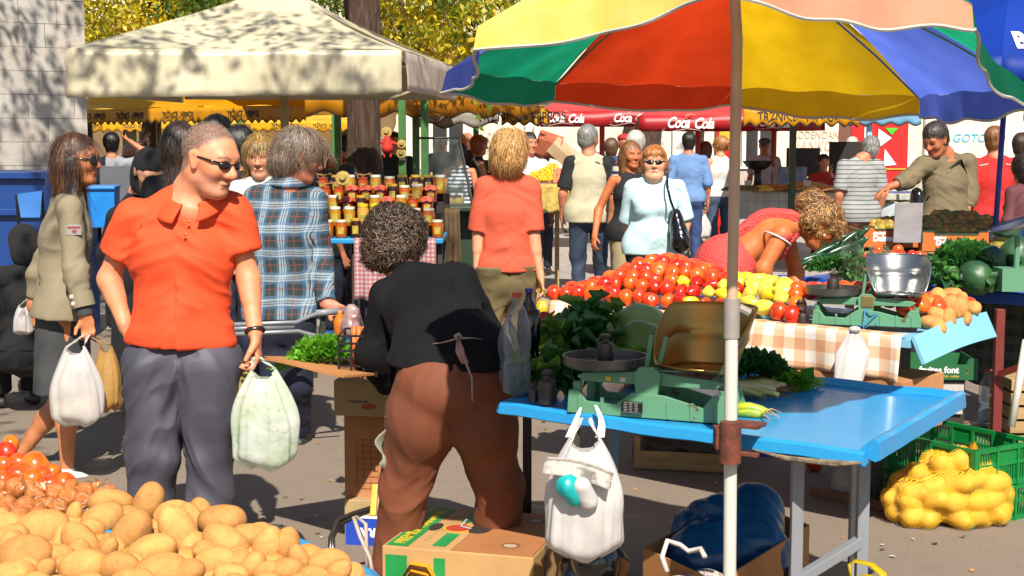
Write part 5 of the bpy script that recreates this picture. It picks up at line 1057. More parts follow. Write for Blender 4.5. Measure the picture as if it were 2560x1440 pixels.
st_=dec('green_stripe',rc(.012,.01,.088,Db-.01),gp); M_=F_@Matrix.Translation((.05,Db/2,.0016))@Matrix.Rotation(R(90),4,'Z'); txt('PREMIUM BANANAS',.058,M_,yp,st_,bold=.001,sx=.87,ext=.0006)
dec('green_block',rc(Wb*.31,.04,Wb*.40,.2),gp); dec('green_block',rc(Wb*.31,.36,Wb*.40,Db-.02),gp)
dec('oval_print',[(Wb*.345+math.cos(k*.35)*.055,.27+math.sin(k*.35)*.052) for k in range(18)],yp); dec('oval_print',[(Wb*.345+math.cos(k*.35)*.045,.27+math.sin(k*.35)*.043) for k in range(18)],mt('red_print','a83222',.6),.0014)
hole=mt('darkhole','1c120a',.9); dec('hand_slot',[(Wb*.19+math.cos(k*.52)*.022,.27+math.sin(k*.52)*.05*1.0) for k in range(12)],hole,.0004); dec('hand_slot',[(Wb*.5+math.cos(k*.52+.2)*.04,.27+math.sin(k*.52+.2)*.062) for k in range(12)],hole,.0042)
for x,y in((.80,.1),(.80,.43)):
 h_=dec('round_hole',[(Wb*x+math.cos(k*.45)*.033,y+math.sin(k*.45)*.033) for k in range(14)],mt('innercard','7a4f2c',.8),.0042); dec('hole_light',[(Wb*x+math.cos(k*.45)*.024,y-.008+math.sin(k*.45)*.018) for k in range(14)],mt('innerlight','b09a7c',.8),.0056)
G_=frame(T@V((0,-.0016,0)),T.to_3x3()@V((1,0,0)),(0,0,1)); dec('green_block',rc(.012,.01,.09,.235),gp,0,G_); dec('green_block',rc(.185,.01,.225,.235),gp,0,G_)
g=MB()
for k,(s_,w_) in enumerate(((0,.026),(.024,.024),(.046,.02))):g.tube([G_@V((.06+k*.004,.14-s_,.002)),G_@V((.11,.215-s_,.003)),G_@V((.17,.21-s_*1.2,.003)),G_@V((.235,.1-s_,.003)),G_@V((.24,.06-s_*.5,.002))],[w_*.4,w_,w_,w_*.8,.006],8,fl=.06)
obj('banana_print',g,mt('banana_yellow','c08c08',.6),bb)
g=MB()
for k in range(9):g.box(T@V((Wb*.235+.018*(k%3-1)*.3,.10+.018*k,.2645)),(.002,.012,.0012),rzb)
obj('small_print',g,mt('greyprint','7c7450',.8),bb)
g=MB(); g.tube([(T@V((Wb*.44,.26,.27))),(T@V((Wb*.36,.275,.272))),T@V((Wb*.37,.32,.285)),T@V((Wb*.36,.36,.272))],.0025,5); obj('string',g,mt('white_string','a8a8b8',.6),t)
g=MB(); g.box(T@V((Wb+.0015,.16,.14)),(.003,.05,.25),rzb); g.box(T@V((Wb+.0015,.42,.14)),(.003,.05,.25),rzb); obj('clear_tape',g,glassy('tapeclear',(.95,.85,.7),.1,.25),bb)
# ---- open carton with blue bag
a=on(1610,1368,.3); c2_=on(1795,1455,.3); bR=on(2022,1312,.3); rzq=math.atan2(c2_.y-a.y,c2_.x-a.x)
t=thing('open_carton','open cardboard carton stuffed with a blue plastic bag under the umbrella pole','carton',(c2_.x,c2_.y,0)); g=MB()
bL=a+(bR-c2_)
def pl_(p,q,h=.3):
 p,q=V(p),V(q); p.z=q.z=0; g.bar(p+V((0,0,h/2)),q+V((0,0,h/2)),.006,h)
for p_,q_ in((a,c2_),(c2_,bR),(bR,bL),(bL,a)):g=MB(); pl_(p_,q_); obj('side_panel',g,mt('cardboard_light','a97340',.85,'9c6836',5,bm=.15,bs=50),t)
g=MB(); q=[V((p_.x,p_.y,.006)) for p_ in(a,c2_,bR,bL)]; g.add(q,[(0,1,2,3)]); obj('floor',g,card,t)
q=on(1968,1396,.13); g=MB(); g.ell(c2_.lerp(bR,.72)*1+V((.004,-.004,-.12)),(.02,.02,.028),12,6); obj('hand_hole',g,hole,t)
ctr=(a+bR)/2; P_=[seg(ctr+V((-.08,-.05,-.07)),ctr+V((.08,.02,-.06)),(.13,.12),(.12,.12),k=.03),seg(ctr+V((-.02,.06,.0)),ctr+V((.1,.1,.06)),(.09,.09),(.1,.08),k=.05),seg(ctr+V((-.1,.1,.0)),ctr+V((-.03,.06,.08)),(.07,.07),(.05,.05),k=.05)]
v,f=blob(P_,.009); v=folds(v,f,.028,8,fs=(8,8,5)); v=folds(v,f,.008,9,fs=(20,20,16)); tag(obj('plastic_bag',(v,f),mt('blue_film','1d5f94',.25,'164a78',7,trans=.3,spec=.7),smooth=3,loc=ctr-V((0,0,.15))),'crumpled translucent blue plastic bag bulging out of the open carton','plastic bag')
# checked shopping bag, bottom
pb=on(1700,1440,.28); ck=checks('tartan_bag','b0a59c',[(0,.05,0,[(0,'b0a59c',0),(.4,'3a4668',.6),(.5,'b0a59c',0),(.6,'9c4a40',.5),(.68,'b0a59c',0)]),(1,.05,0,[(0,'b0a59c',0),(.4,'3a4668',.6),(.5,'b0a59c',0),(.7,'9c4a40',.5),(.78,'b0a59c',0)])],.05,warp=.02)
t=thing('shopping_bag','checked cloth shopping bag with a white cord handle at the bottom of the open carton','shopping bag',(pb.x,pb.y,0)); v,f=blob([seg(pb+V((-.1,-.08,-.13)),pb+V((.09,.0,-.07)),(.1,.1),(.09,.08),k=.03),seg(pb+V((.02,0,-.14)),pb+V((.02,-.02,-.26)),(.13,.1),(.14,.12),k=.05)],.008); v=folds(v,f,.014,4,fs=(9,9,9)); obj('bag_body',(v,f),ck,t,smooth=3)
g=MB(); g.tube([at(1668,1430,3.7),at(1655,1392,3.72),at(1668,1352,3.75),at(1700,1362,3.77),at(1722,1378,3.76),at(1752,1372,3.74),at(1762,1392,3.7)],.007,8); obj('cord_handle',g,mt('white_cord','b5aca4',.8),t,smooth=3)
t=thing('yellow_bag','thin yellow plastic bag handle poking up at the bottom edge','plastic bag',(at(2165,1450,3.9).x,3.9,0)); g=MB(); g.tube([at(2215,1470,3.8),at(2208,1436,3.82),at(2180,1412,3.85),at(2140,1402,3.87),at(2122,1412,3.87),at(2128,1445,3.85)],[.012,.012,.01,.009,.012,.012],8,fl=.35); obj('handle',g,mt('yellow_film','d0b010',.3,trans=.3),t,smooth=3); v,f=blob([seg(at(2165,1500,3.8),at(2165,1560,3.8),(.07,.06),(.09,.08))],.012); obj('bag_body',(folds(v,f,.01,3),f),mt('yellow_film','d0b010'),t,smooth=3)
# ---- cardboard sheet, stacked boxes left of the stallholder
def box_at(name,label,px0,px1,pyt,pyb,Y,dep,mat,rz=0,cat='box',zb=None,group=None):
 a=at(px0,pyb,Y); zt=at(px0,pyt,Y).z; zb=a.z if zb is None else zb; W_=at(px1,pyb,Y).x-a.x; t=thing(name,label,cat,(a.x,Y,zb),rz,group); T=MAT[t]; g=MB(); g.box(T@V((W_/2,dep/2,(zt-zb)/2)),(W_,dep,zt-zb-.003),rz); o=obj('box_body',g,mat,t,bev=.004)
 return t,T,W_,zt-zb,o
t,T,W_,H_,o=box_at('folded_carton','upright reddish printed carton at the bottom of the box stack left of the stallholder',862,985,1035,1245,5.75,.3,card,R(-10),zb=.12)
M_=frame(T@V((0,-.002,0)),T.to_3x3()@V((1,0,0)),(0,0,1)); rp=mt('red_small_print','a5452c',.8); g=MB()
for i in range(9):g.prism(rc(.05,H_*.25+i*.025,.14,H_*.25+i*.025+.002),.001,M_)
for i in range(4):g.prism(rc(.05+i*.03,H_*.25,.052+i*.03,H_*.25+.2),.001,M_)
obj('printed_table',g,rp,o); txt('8650PL-K',.026,M_@Matrix.Translation((.08,.04,.0012))@Matrix.Rotation(math.pi,4,'Z'),rp,o)
t,T,W_,H_,o=box_at('wooden_box','flat box with blue and white end print at the very bottom of the stack',862,985,1248,1350,5.7,.35,mt('boxply','a58a60',.8),R(-10),zb=0.0)
M_=frame(T@V((0,-.002,0)),T.to_3x3()@V((1,0,0)),(0,0,1)); dec('blue_print',rc(.004,.0,W_-.004,H_*.6),mt('blue_print','1a3fa8',.5),0,M_,o); dec('white_stripe',rc(.004,H_*.6,W_-.004,H_*.66),white,0,M_,o); txt('RA',.05,M_@Matrix.Translation((.1,H_*.3,.0014))@Matrix.Rotation(math.pi,4,'Z'),white,o,bold=.002)
t,T,W_,H_,o=box_at('fruit_carton','buff carton with faint stamps, second from the top of the box stack',835,985,950,1040,5.6,.34,mt('buffcard','a08a5e',.85,'947e54',5),R(-8)); M_=frame(T@V((0,-.002,0)),T.to_3x3()@V((1,0,0)),(0,0,1))
txt('Dubrovnik',.018,M_@Matrix.Translation((.1,H_*.42,0)),mt('bluestamp','5a6480',.8),o); g=MB(); g.prism([(.14+math.cos(k*.5)*.03,H_*.28+math.sin(k*.5)*.011) for k in range(12)],.001,M_); obj('stamp',g,rp,o)
cs_=[at(612,892,5.45),at(860,938,5.1),at(960,930,5.35),at(870,895,5.75)]; g=MB(); g.sheet(lambda u,v:cs_[0].lerp(cs_[1],u).lerp(cs_[3].lerp(cs_[2],u),v)+V((0,0,.006*math.sin(u*5))),12,8,th=.008)
tag(obj('cardboard_sheet',g,mt('cardboard_light','a97340'),smooth=.5,loc=cs_[2]),'curved cardboard sheet laid on the stacked boxes as a tray for the parsley','cardboard')
# black basket of carrots
c=at(902,930,5.4); t=thing('plastic_basket','small black slatted basket of carrots beside the parsley','basket',c); g=MB(); bw,bh,bd_=.14,.155,.22
for i in range(6):
 z=.012+i*.028
 for(p_,q_) in(((-bw/2,-bd_/2),(bw/2,-bd_/2)),((bw/2,-bd_/2),(bw/2,bd_/2)),((bw/2,bd_/2),(-bw/2,bd_/2)),((-bw/2,bd_/2),(-bw/2,-bd_/2))):g.bar(c+V((*p_,z)),c+V((*q_,z)),.005,.008)
for x in(-bw/2,-bw/6,bw/6,bw/2):
 for y in(-bd_/2,bd_/2):g.bar(c+V((x,y,0)),c+V((x,y,bh)),.008,.008)
obj('lattice',g,mt('black_plastic','141416',.4),t); g=MB(); g.box(c+V((0,0,.004)),(bw,bd_,.006)); obj('floor',g,mt('black_plastic','141416',.4),t)
# ---- hand trolley, bottom left
t=thing('hand_trolley','folding tube hand trolley with elastic cord beside the potatoes','trolley',on(880,1480,0)); g=MB()
for off in(0,.05):g.tube([at(935,1268+off*60,5.2),at(880,1285+off*200,5.15),at(845,1300+off*250,5.1),at(826+off*100,1345,5.05),at(826+off*120,1372,5.0),at(835+off*100,1500,5.0)],.009,10)
obj('tube_frame',g,mt('chromesteel','5a5450',.3,metal=.8),t,smooth=3); g=MB()
g.tube([at(884,1292,5.05),at(900,1340,5.0),at(925,1395,4.98),at(935,1450,4.95)],.008,6,fl=.5); g.tube([at(890,1290,5.06),at(915,1310,5.0),at(918,1430,4.98)],.008,6,fl=.5); obj('elastic_cord',g,mt('cordpink','a89888',.8),t,smooth=3)
g=MB(); g.bar(at(938,1210,5.0),at(932,1290,4.95),.022,.012); obj('yellow_handle',g,mt('yellowplastic','c89a10',.4),t,bev=.004)
# crutch held by the plaid man
t=thing('crutch','grey aluminium elbow crutch held level by the plaid shirt man','crutch',(at(740,810,7.2).x,7.2,0)); g=MB()
g.tube([at(560,812,7.0),at(740,806,7.15),at(775,790,7.2),at(808,780,7.25),at(868,776,7.3)],.011,10); g.tube([at(560,836,7.0),at(745,828,7.15),at(790,840,7.2),at(845,842,7.25)],.011,10); g.tube([at(560,822,7.0),at(735,818,7.15)],.012,10); obj('tube',g,mt('alugrey','8f9094',.35,metal=.4),t,smooth=3)
g=MB(); g.tube([at(790,783,7.22),at(846,778,7.28)],.017,12); obj('grip',g,mt('alugrey2','7f8084',.5),t,smooth=3)
# blue foreground table corner
z0_=.82; t=thing('market_table','bright blue table under the potatoes in the foreground','table',(-1.2,2.5,0)); g=MB(); A_=on(920,1448,z0_); B_=on(745,1368,z0_); dv=(B_-A_).normalized()
nv=V((-dv.y,dv.x,0)); Cc=B_+V((-2.2,.3,0)); Dd=A_+V((-2.0,-.9,0)); g.sheet(lambda u,v:Dd.lerp(A_,u).lerp(Cc.lerp(B_,u),v),8,8,th=.03,n=(0,0,1)); g.tube([A_+V((.1,-.3,0)),A_,B_,Cc],.02,8); obj('tabletop',g,blue,t,smooth=.6)
for q in(B_+V((-.1,-.1,-.03)),Cc+V((.1,-.1,-.03)),A_+V((-.12,.0,-.03))):leg(t,(q.x,q.y,z0_-.02),.04)
# ---- honey table
def xz(px,py,Y):return at(px,py,Y)
hz=at(840,594,9.8).z; t=thing('honey_table','small blue table with stepped shelves of honey and preserve jars','table',(at(930,600,9.9).x,9.9,0)); HX0,HX1=at(770,600,9.8).x,at(1108,600,9.8).x
g=MB(); g.box(((HX0+HX1)/2,10.1,hz-.02),(HX1-HX0,.7,.035)); obj('tabletop',g,worn('blue_paint','3ab2f0','2ea6e4','8a7a66'),t,bev=.008); g=MB()
for k in range(1,5):g.box(((HX0+HX1)/2,9.92+.12*k,hz+.0375*k),(HX1-HX0-.04,.12,.075*k))
obj('shelf_step',g,mt('darkshelf','2a1a12',.8),t)
for px in(886,782,1100):q=at(px,610,9.85); leg(t,(q.x,9.85,hz-.03),.035,mt('darkmetal','34342f',.5)); leg(t,(q.x,10.35,hz-.03),.035,mt('darkmetal','34342f',.5))
g=MB(); g.box(((HX0+HX1)/2,10.1,.25),(HX1-HX0-.1,.5,.03)); obj('lower_shelf',g,dblue,t)
pk=checks('pink_check','a89a94',[(0,.03,0,[(0,'8f3a4c',.6),(.5,'8f3a4c',0)]),(2,.03,0,[(0,'8f3a4c',.6),(.5,'8f3a4c',0)])],.03)
drape('pink_check_cloth','red and white fine checked cloth hanging from the honey table',at(885,600,9.72),at(1090,600,9.72),hz+.0,hz-.42,pk,.03,20)
bur=mt('burlap','5f4a30',.95,'52402a',20,bm=.5,bs=200)
drape('burlap_cloth','brown burlap hanging beside the honey table below the cheese counter',at(1062,520,10.6),at(1150,520,10.5),at(1062,520,10.6).z,at(1062,665,10.6).z,bur,.05,30)
# cheese counter with glass
t=thing('cheese_counter','green framed glass cheese counter between the honey stall and the crowd','counter',(at(1100,500,12.6).x,12.8,0)); x0,x1=at(1042,500,12.5).x,at(1152,500,12.5).x; zt_,zm,zb_=at(1100,345,12.5).z,at(1100,480,12.5).z,at(1100,525,12.5).z
g=MB(); g.box(((x0+x1)/2+.08,12.75,zb_/2),(x1-x0+.1,.5,zb_)); obj('cabinet',g,dgreen,t); g=MB(); g.box(((x0+x1)/2+.12,12.55,zb_+.02),(x1-x0+.35,.6,.04)); obj('counter_top',g,dgreen,t,bev=.008)
g=MB(); g.add([V((x0,12.5,zb_+.04)),V((x1+.1,12.5,zb_+.04)),V((x1-.02,12.72,zt_)),V((x0,12.72,zt_))],[(0,1,2,3)]); g.add([V((x1+.1,12.5,zb_+.04)),V((x1+.1,13,zb_+.04)),V((x1-.02,13,zt_)),V((x1-.02,12.72,zt_))],[(0,1,2,3)]); obj('glass',g,glassy('caseglass',(.85,.92,.9),.04,.12),t)
g=MB(); g.tube([V((x0,12.72,zt_)),V((x1-.02,12.72,zt_)),V((x1+.1,12.5,zb_+.04))],.012,6); g.box(((x0+x1)/2,12.85,zm),(x1-x0,.3,.015)); obj('frame',g,mt('darkframe','22261f',.4),t)
for i in range(5):
 q=V((x0+.05+.075*i,12.8,zm+.008 if i<3 else zb_+.045)); g=MB(); g.lathe([(0,0),(.045,0),(.05,.015),(.05,.06),(.042,.072),(0,.074)],q+V((0,0,0)),18); tag(obj('cheese',g,mt('cheese','b8943c',.6,'a8822c',8),smooth=.6,loc=q),'pale yellow cheese inside the glass counter','cheese','cheeses in the glass counter')
 # ---- far stalls (citrus table, dried fruit table)
def ftable(label,a,b_,z,dep,mat,cm,clabel,zb,name='market_table'):
 a,b_=V(a),V(b_); a.z=b_.z=0; d=(b_-a).normalized(); n=V((-d.y,d.x,0)); c=(a+b_)/2+n*dep/2; t=thing(name,label,'table',c); g=MB(); g.box(c+V((0,0,z-.02)),((b_-a).length,dep,.04),math.atan2(d.y,d.x)); obj('tabletop',g,mat,t)
 for q in(a+n*.1,b_+n*.1,a+n*(dep-.1),b_+n*(dep-.1)):leg(t,(q.x,q.y,z-.04),.05,wood)
 if cm:drape('tablecloth',clabel,a-n*.02,b_-n*.02,z-.01,zb,cm,.02,14)
 return a,d,n
zq=at(1370,458,15.2).z; Ac,dc,nc=ftable('table of oranges and peaches under the red parasols',at(1322,450,15.2),at(1432,450,15.0),zq,.9,wood,mt('ochre_cloth','b39a4c',.8,'9c7e3a',26,lo=.52,hi=.58),'ochre patterned cloth hanging from the orange table',at(1370,528,15.2).z)
zd=at(2000,476,18.8).z; Ad,dd_,nd_=ftable('long table of dried fruit and nuts in the sun',at(1838,470,19.2),at(2235,470,18.2),zd,1.0,dblue,checks('blue_white_print','b4b4b4',[(0,.3,0,[(0,'7d90a8',.55),(.06,'b4b4b4',0),(.3,'9a9484',.4),(.7,'b4b4b4',0)]),(2,.3,.2,[(0,'7d90a8',.55),(.06,'b4b4b4',0),(.4,'a59c8a',.4),(.6,'b4b4b4',0)])],.3),'white cloth printed with blue squares on the dried fruit table',at(2000,552,18.8).z)
ze=at(2260,505,15.2).z; ftable('stall table with clear boxes of nuts in front of the olive shirt man',at(2196,500,15.4),at(2300,500,15.2),ze,1.0,wood,mt('pale_cloth2','a9b3b8',.8),'pale cloth hanging from the nut box table',at(2260,600,15.2).z)
for i,(px,py) in enumerate(((2215,498),(2250,490),(2285,498),(2230,470),(2268,468),(2215,520),(2260,515))):q=at(px,py+8,15.6 if py<500 else 15.35); q.z=ze+(.02 if py>480 else.1); g=MB(); g.box(q+V((0,0,.03)),(.16,.2,.06)); tag(obj('tub',g,mt('clearish','8f9498',.3,'b0a890',20),loc=q,bev=.006),'clear plastic tub of nuts on the nut stall','tub','plastic tubs of nuts')
t=thing('blue_carton','blue and white banana carton behind the dried fruit table','carton',at(1978,470,20)); q=at(1978,440,20.2); g=MB(); g.box((q.x,20.3,(at(1978,418,20).z+.5)/2),(.4,.4,at(1978,418,20).z-.5)); cbx=obj('carton_body',g,mt('bluecard','4a5f8a',.7,'8a8a84',9),t)
g=MB(); q=at(2075,400,21); g.box((q.x-.35,21.2,1.33),(.5,.04,.42),R(8)); g.box((q.x+.3,21.4,1.38),(.45,.04,.5),R(-14)); t=thing('stall_screen','dark open case panels behind the woman in the red jumper','panel',(q.x,21.2,0)); obj('panel',g,mt('darkpanel','1d1512',.7),t)
# red kiosk with white arrows
q0,q1=at(2128,318,25.5),at(2272,318,25.5); t=thing('red_kiosk','red kiosk wall with white arrow shapes and a green triangle','kiosk',((q0.x+q1.x)/2,25.5,0)); W_=q1.x-q0.x; zt_=q0.z+.25; g=MB(); g.box(((q0.x+q1.x)/2,26,zt_/2),(W_,1,zt_)); kb=obj('kiosk_body',g,mt('kiosk_red','b81a14',.4),t,bev=.02)
M_=frame((q0.x,25.49,0),(1,0,0),(0,0,1)); zk=lambda py:at(2128,py,25.5).z; xk=lambda px:at(px,356,25.5).x-q0.x
dec('arrow',[(xk(2210),zk(415)),(xk(2242),zk(412)),(xk(2212),zk(372))],white,0,M_,kb,.01); dec('arrow',[(xk(2195),zk(322)),(xk(2228),zk(345)),(xk(2195),zk(370))],white,0,M_,kb,.01); dec('white_strip',[(xk(2160),zk(430)),(xk(2172),zk(430)),(xk(2172),zk(318)),(xk(2160),zk(318))],white,0,M_,kb,.01)
dec('green_triangle',[(xk(2212),zk(320)),(xk(2244),zk(320)),(xk(2228),zk(338))],mt('limegreen','4ab01c',.5),0,M_,kb,.012); dec('yellow_line',[(xk(2200),zk(424)),(xk(2270),zk(424)),(xk(2270),zk(421)),(xk(2200),zk(421))],yp,0,M_,kb,.01)
# red/yellow goods stand by the facade
t=thing('newspaper_stand','red shelving stand with yellow packets in front of the pale building','stand',(at(1815,360,24).x,24,0)); g=MB(); q=at(1815,360,24); g.box((q.x,24.2,.95),(.3,.3,1.9)); so_=obj('stand_body',g,mt('kiosk_red','b81a14'),t); dec('yellow_packets',[(q.x-.12,1.55),(q.x+.13,1.5),(q.x+.14,1.85),(q.x-.1,1.88)],yp,0,frame((0,24.04,0),(1,0,0),(0,0,1)),so_,.01)
# yellow stall counters and goods in the shade (left)
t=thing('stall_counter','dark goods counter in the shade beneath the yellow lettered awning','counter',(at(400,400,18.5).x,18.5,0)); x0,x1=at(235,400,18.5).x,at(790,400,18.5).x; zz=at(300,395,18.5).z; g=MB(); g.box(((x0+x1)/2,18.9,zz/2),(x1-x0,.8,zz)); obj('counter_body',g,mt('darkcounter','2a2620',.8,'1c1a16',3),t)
t=thing('grey_board','grey framed board leaning behind the stooping headscarf woman','board',at(290,440,10.4)); q0,q1=at(250,415,10.4),at(350,415,10.4); g=MB(); g.box(((q0.x+q1.x)/2,10.4,q0.z-.4),(q1.x-q0.x,.03,.8)); obj('board_panel',g,mt('greyboard','55565c',.7),t,bev=.004)
# ---- blue skip at the left edge
t=thing('blue_skip','large blue ribbed refuse container against the limestone wall','container',(at(30,430,11).x,11,0)); x1_=at(128,430,11).x; zz=at(30,432,11).z; g=MB(); sk=worn('shaded_skip_blue','0a3778','08306a','14284a'); g.box((x1_-1,11.6,zz/2),(2,1.2,zz)); bo=obj('container_body',g,sk,t,bev=.01); g=MB()  # shade on the container is put into this darker blue
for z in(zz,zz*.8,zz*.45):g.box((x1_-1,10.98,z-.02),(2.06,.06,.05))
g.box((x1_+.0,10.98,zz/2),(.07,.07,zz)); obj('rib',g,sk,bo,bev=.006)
t=thing('blue_tub','bright blue plastic crate standing behind the long haired woman','tub',at(232,560,9.4)*1.0); q0,q1=at(205,470,9.4),at(268,470,9.4); g=MB(); zb_=at(230,570,9.4).z; g.box(((q0.x+q1.x)/2,9.6,(q0.z+zb_)/2),(q1.x-q0.x,.35,q0.z-zb_),R(10),tap=1.1); g.box(((q0.x+q1.x)/2,9.6,q0.z),((q1.x-q0.x)*1.15,.42,.02),R(10)); obj('tub_body',g,mt('brightblue','1878c8',.4),t,bev=.006)
t=thing('blue_chair','blue folding chair back with black tube frame by the skip','chair',(at(85,500,9.8).x,9.8,0)); g=MB(); A_,B_,C_,D_=at(42,486,9.8),at(105,478,9.9),at(100,545,9.75),at(52,545,9.7); g.sheet(lambda u,v:A_.lerp(B_,u).lerp(D_.lerp(C_,u),v),6,6,th=.012); obj('backrest',g,mt('chairblue','135a9c',.5),t)
for q in(A_,B_):g=MB(); g.tube([q,V((q.x,q.y+.1,0))],.012,8); obj('leg',g,mt('black_plastic','141416'),t)
# ================================================================ the people
def cloth(name,c,c2=None,rough=.85,ns=5,**k):return mt(name,c,rough,c2,ns,bm=.25,bs=180,bd=.002,**k)
WH='c9c4bb'
# --- orange polo man
P=Person('man with cropped grey hair and dark glasses in an orange polo, hand in pocket',452,5.35,1.80,0,1.05,J=dict(pelvis=('p',450,880,0),waist=('p',452,770,0),chest=('p',455,640,0),neck=('p',488,482,-.0),head=('p',528,402,-.07),shA=('p',334,545,0),shB=('p',582,528,.02),elA=('p',272,695,.02),wrA=('p',316,820,-.03),elB=('p',620,690,.02),wrB=('p',638,832,-.06),hipA=('p',392,915,0),hipB=('p',520,915,0),kneeA=('p',382,1130,-.02),kneeB=('p',525,1130,0),ankA=('p',375,1380,.02),ankB=('p',520,1385,.03)))
P.body(skin='cf8a66',hd=(60,14,4),hand=(.9,.95),hs=1.1,nose=1.35,chub=.2,hairc='6b5a4c',beard=.22,buzz='67554a',hdir=((.3,.4,-1),(.12,0,-1)),hwid=((0,1,0),(0,1,0)),neckr=.064,ag=.97,lips='a8604f')
oran=cloth('orange_pique','d6481a','cc4014',.8)
P.top(oran,.62,hem=.985,belly=.6,folds_=.013,seed=3,sg=1.12,collar=oran,collar_r=1.42,wid=1.01,shd=1.05)
P.pants(cloth('slate_trackcloth','47454f','3b3944',.62),1.0,.03,folds_=.016,leg=1.24,flare=1.3,top=.99,seed=9)
P.shoes(mt('dark_shoe','2a2624',.5))
P.hair('none',['7a6759','96826f','5f4f45','a8927e'],n=2600,L=.011,wd=.0011,amp=0,sc=.93,face=(0,-.115,-.03),fr=(.12,.09,.112),lift=.001,damp=.2,shell=0,wild=.5)
P.sunglasses(.023,hgt=.0145)
def bracelet(P,which,mat,name='watch',r=.034,w_=.011,t_=.0):
 a,b=P.j['wr'+which],P.j['el'+which]; d=(b-a).normalized(); c=a+d*(.01+t_); u=d.orthogonal().normalized(); v_=d.cross(u); g=MB()
 g.tube([P.W(c+(u*math.cos(k*.3927)+v_*math.sin(k*.3927))*r) for k in range(16)],w_*.35,8,fl=2.2,closed=True); return obj(name,g,mat,P.root,smooth=3)
steel=mt('steel','9a968f',.25,metal=1)
bracelet(P,'B',mt('dark_steel','4a4640',.3,metal=.8),'watch',.036)
for i in range(2):c=P.j['chest'].lerp(P.j['neck'],.66-.2*i)+V((.02,-.128-.012*i,-.02)); g=MB(); g.ell(P.W(c),(.006,.003,.006),8,5); obj('button',g,mt('buttonorange','a8481c',.4),P.root)
# --- long haired woman, left
P=Person('woman with long brown hair, round dark glasses and khaki jacket walking with carrier bags',160,7.0,1.66,82,.95,female=1,J=dict(pelvis=('p',158,750,0),waist=('p',160,680,0),chest=('p',165,590,0),neck=('p',172,478,0),head=('p',196,400,0),shA=('p',175,520,-.17),shB=('p',168,520,.17),elA=('p',188,680,-.24),wrA=('p',214,790,-.25),elB=('p',100,680,.2),wrB=('p',80,770,.2),hipA=('p',150,790,-.08),hipB=('p',150,790,.08),kneeA=('p',165,1000,-.08),ankA=('p',168,1172,-.08),kneeB=('p',150,1000,.08),ankB=('p',40,1150,.1)))
P.body(skin='b9784f',hd=(4,2,0),hand=(1.1,.9),legs=1,hairc='2a1a12',hdir=((.15,0,-1),(0,0,-1)),hwid=((1,0,0),(1,0,0)),lips='9c4a44',hs=1.05,neckr=.05)
kh=cloth('khaki_drill','83775f','776b55',.85)
P.top(kh,1.72,hem=.88,g=1.14,folds_=.008,seed=12,sg=1.02,collar=None,name='jacket',flare=1.05)
P.skirt(cloth('charcoal_wool','3c3d3e','303132',.95),.42,.92,1.06,3)
P.shoes(mt('white_canvas','cfcac2',.7),which='A',tdir=(0,-1,0)); P.shoes(mt('white_canvas','cfcac2',.7),which='B',tdir=(0,-.6,-.8))
P.hair('long',['20120b','50301a','7a4c2a'],n=1500,L=.16,wd=.0013,amp=.003,wild=.12,nf=30,face=(0,-.125,-.03),fr=(.07,.088,.1),extra=[seg((-.07,.02,-.06),(-.115,-.015,-.22),(.022,.04),(.02,.036),k=.03),seg((-.115,-.015,-.22),(-.12,-.05,-.40),(.018,.034),(.010,.02),k=.03)])
P.sunglasses(.027,hgt=.026,drop=.004)
cz=P.j['elA'].lerp(P.j['wrA'],.8); e_=P.j['wrA']
g=MB(); g.tube([P.W(cz),P.W(P.j['elA'].lerp(e_,.97))],[.044,.038],14); obj('cuff',g,cloth('grey_rib','3f4246',rough=.95),P.root,smooth=.8)
g=MB(); c=P.W(P.j['elA'].lerp(e_,.62)); g.tube([P.W(P.j['elA'].lerp(e_,.46)),P.W(P.j['elA'].lerp(e_,.78))],[.056,.058],16); obj('turned_cuff',g,kh,P.root,smooth=.8)
for t_ in(.54,.7):
 g=MB(); c=P.W(P.j['elA'].lerp(e_,t_)); g.ell(c+V((-.028,-.052,0)),(.011,.005,.011),10,6); obj('button',g,mt('cream_button','b5ab98',.4),P.root)
Mp=frame(P.W(P.j['shA'].lerp(P.j['elA'],.33))+V((.028,-.058,0)),(1,.25,0),(0,0,1)); g=MB(); g.prism([(-.034,-.024),(.034,-.024),(.034,.02),(.02,.026),(-.02,.026),(-.034,.02)],.003,Mp); pa=obj('sleeve_patch',g,mt('patchgrey','8f8c8c',.8),P.root)
g=MB(); g.prism([(-.03,.006),(.03,.006),(.03,.016),(-.03,.016)],.001,Mp@Matrix.Translation((0,0,.0031))); g.prism([(.012*math.cos(a*.6)+.002,.009*math.sin(a*.6)-.008) for a in range(10)],.001,Mp@Matrix.Translation((0,0,.0031))); obj('badge_print',g,mt('patchred','8f3a3a',.8),pa)
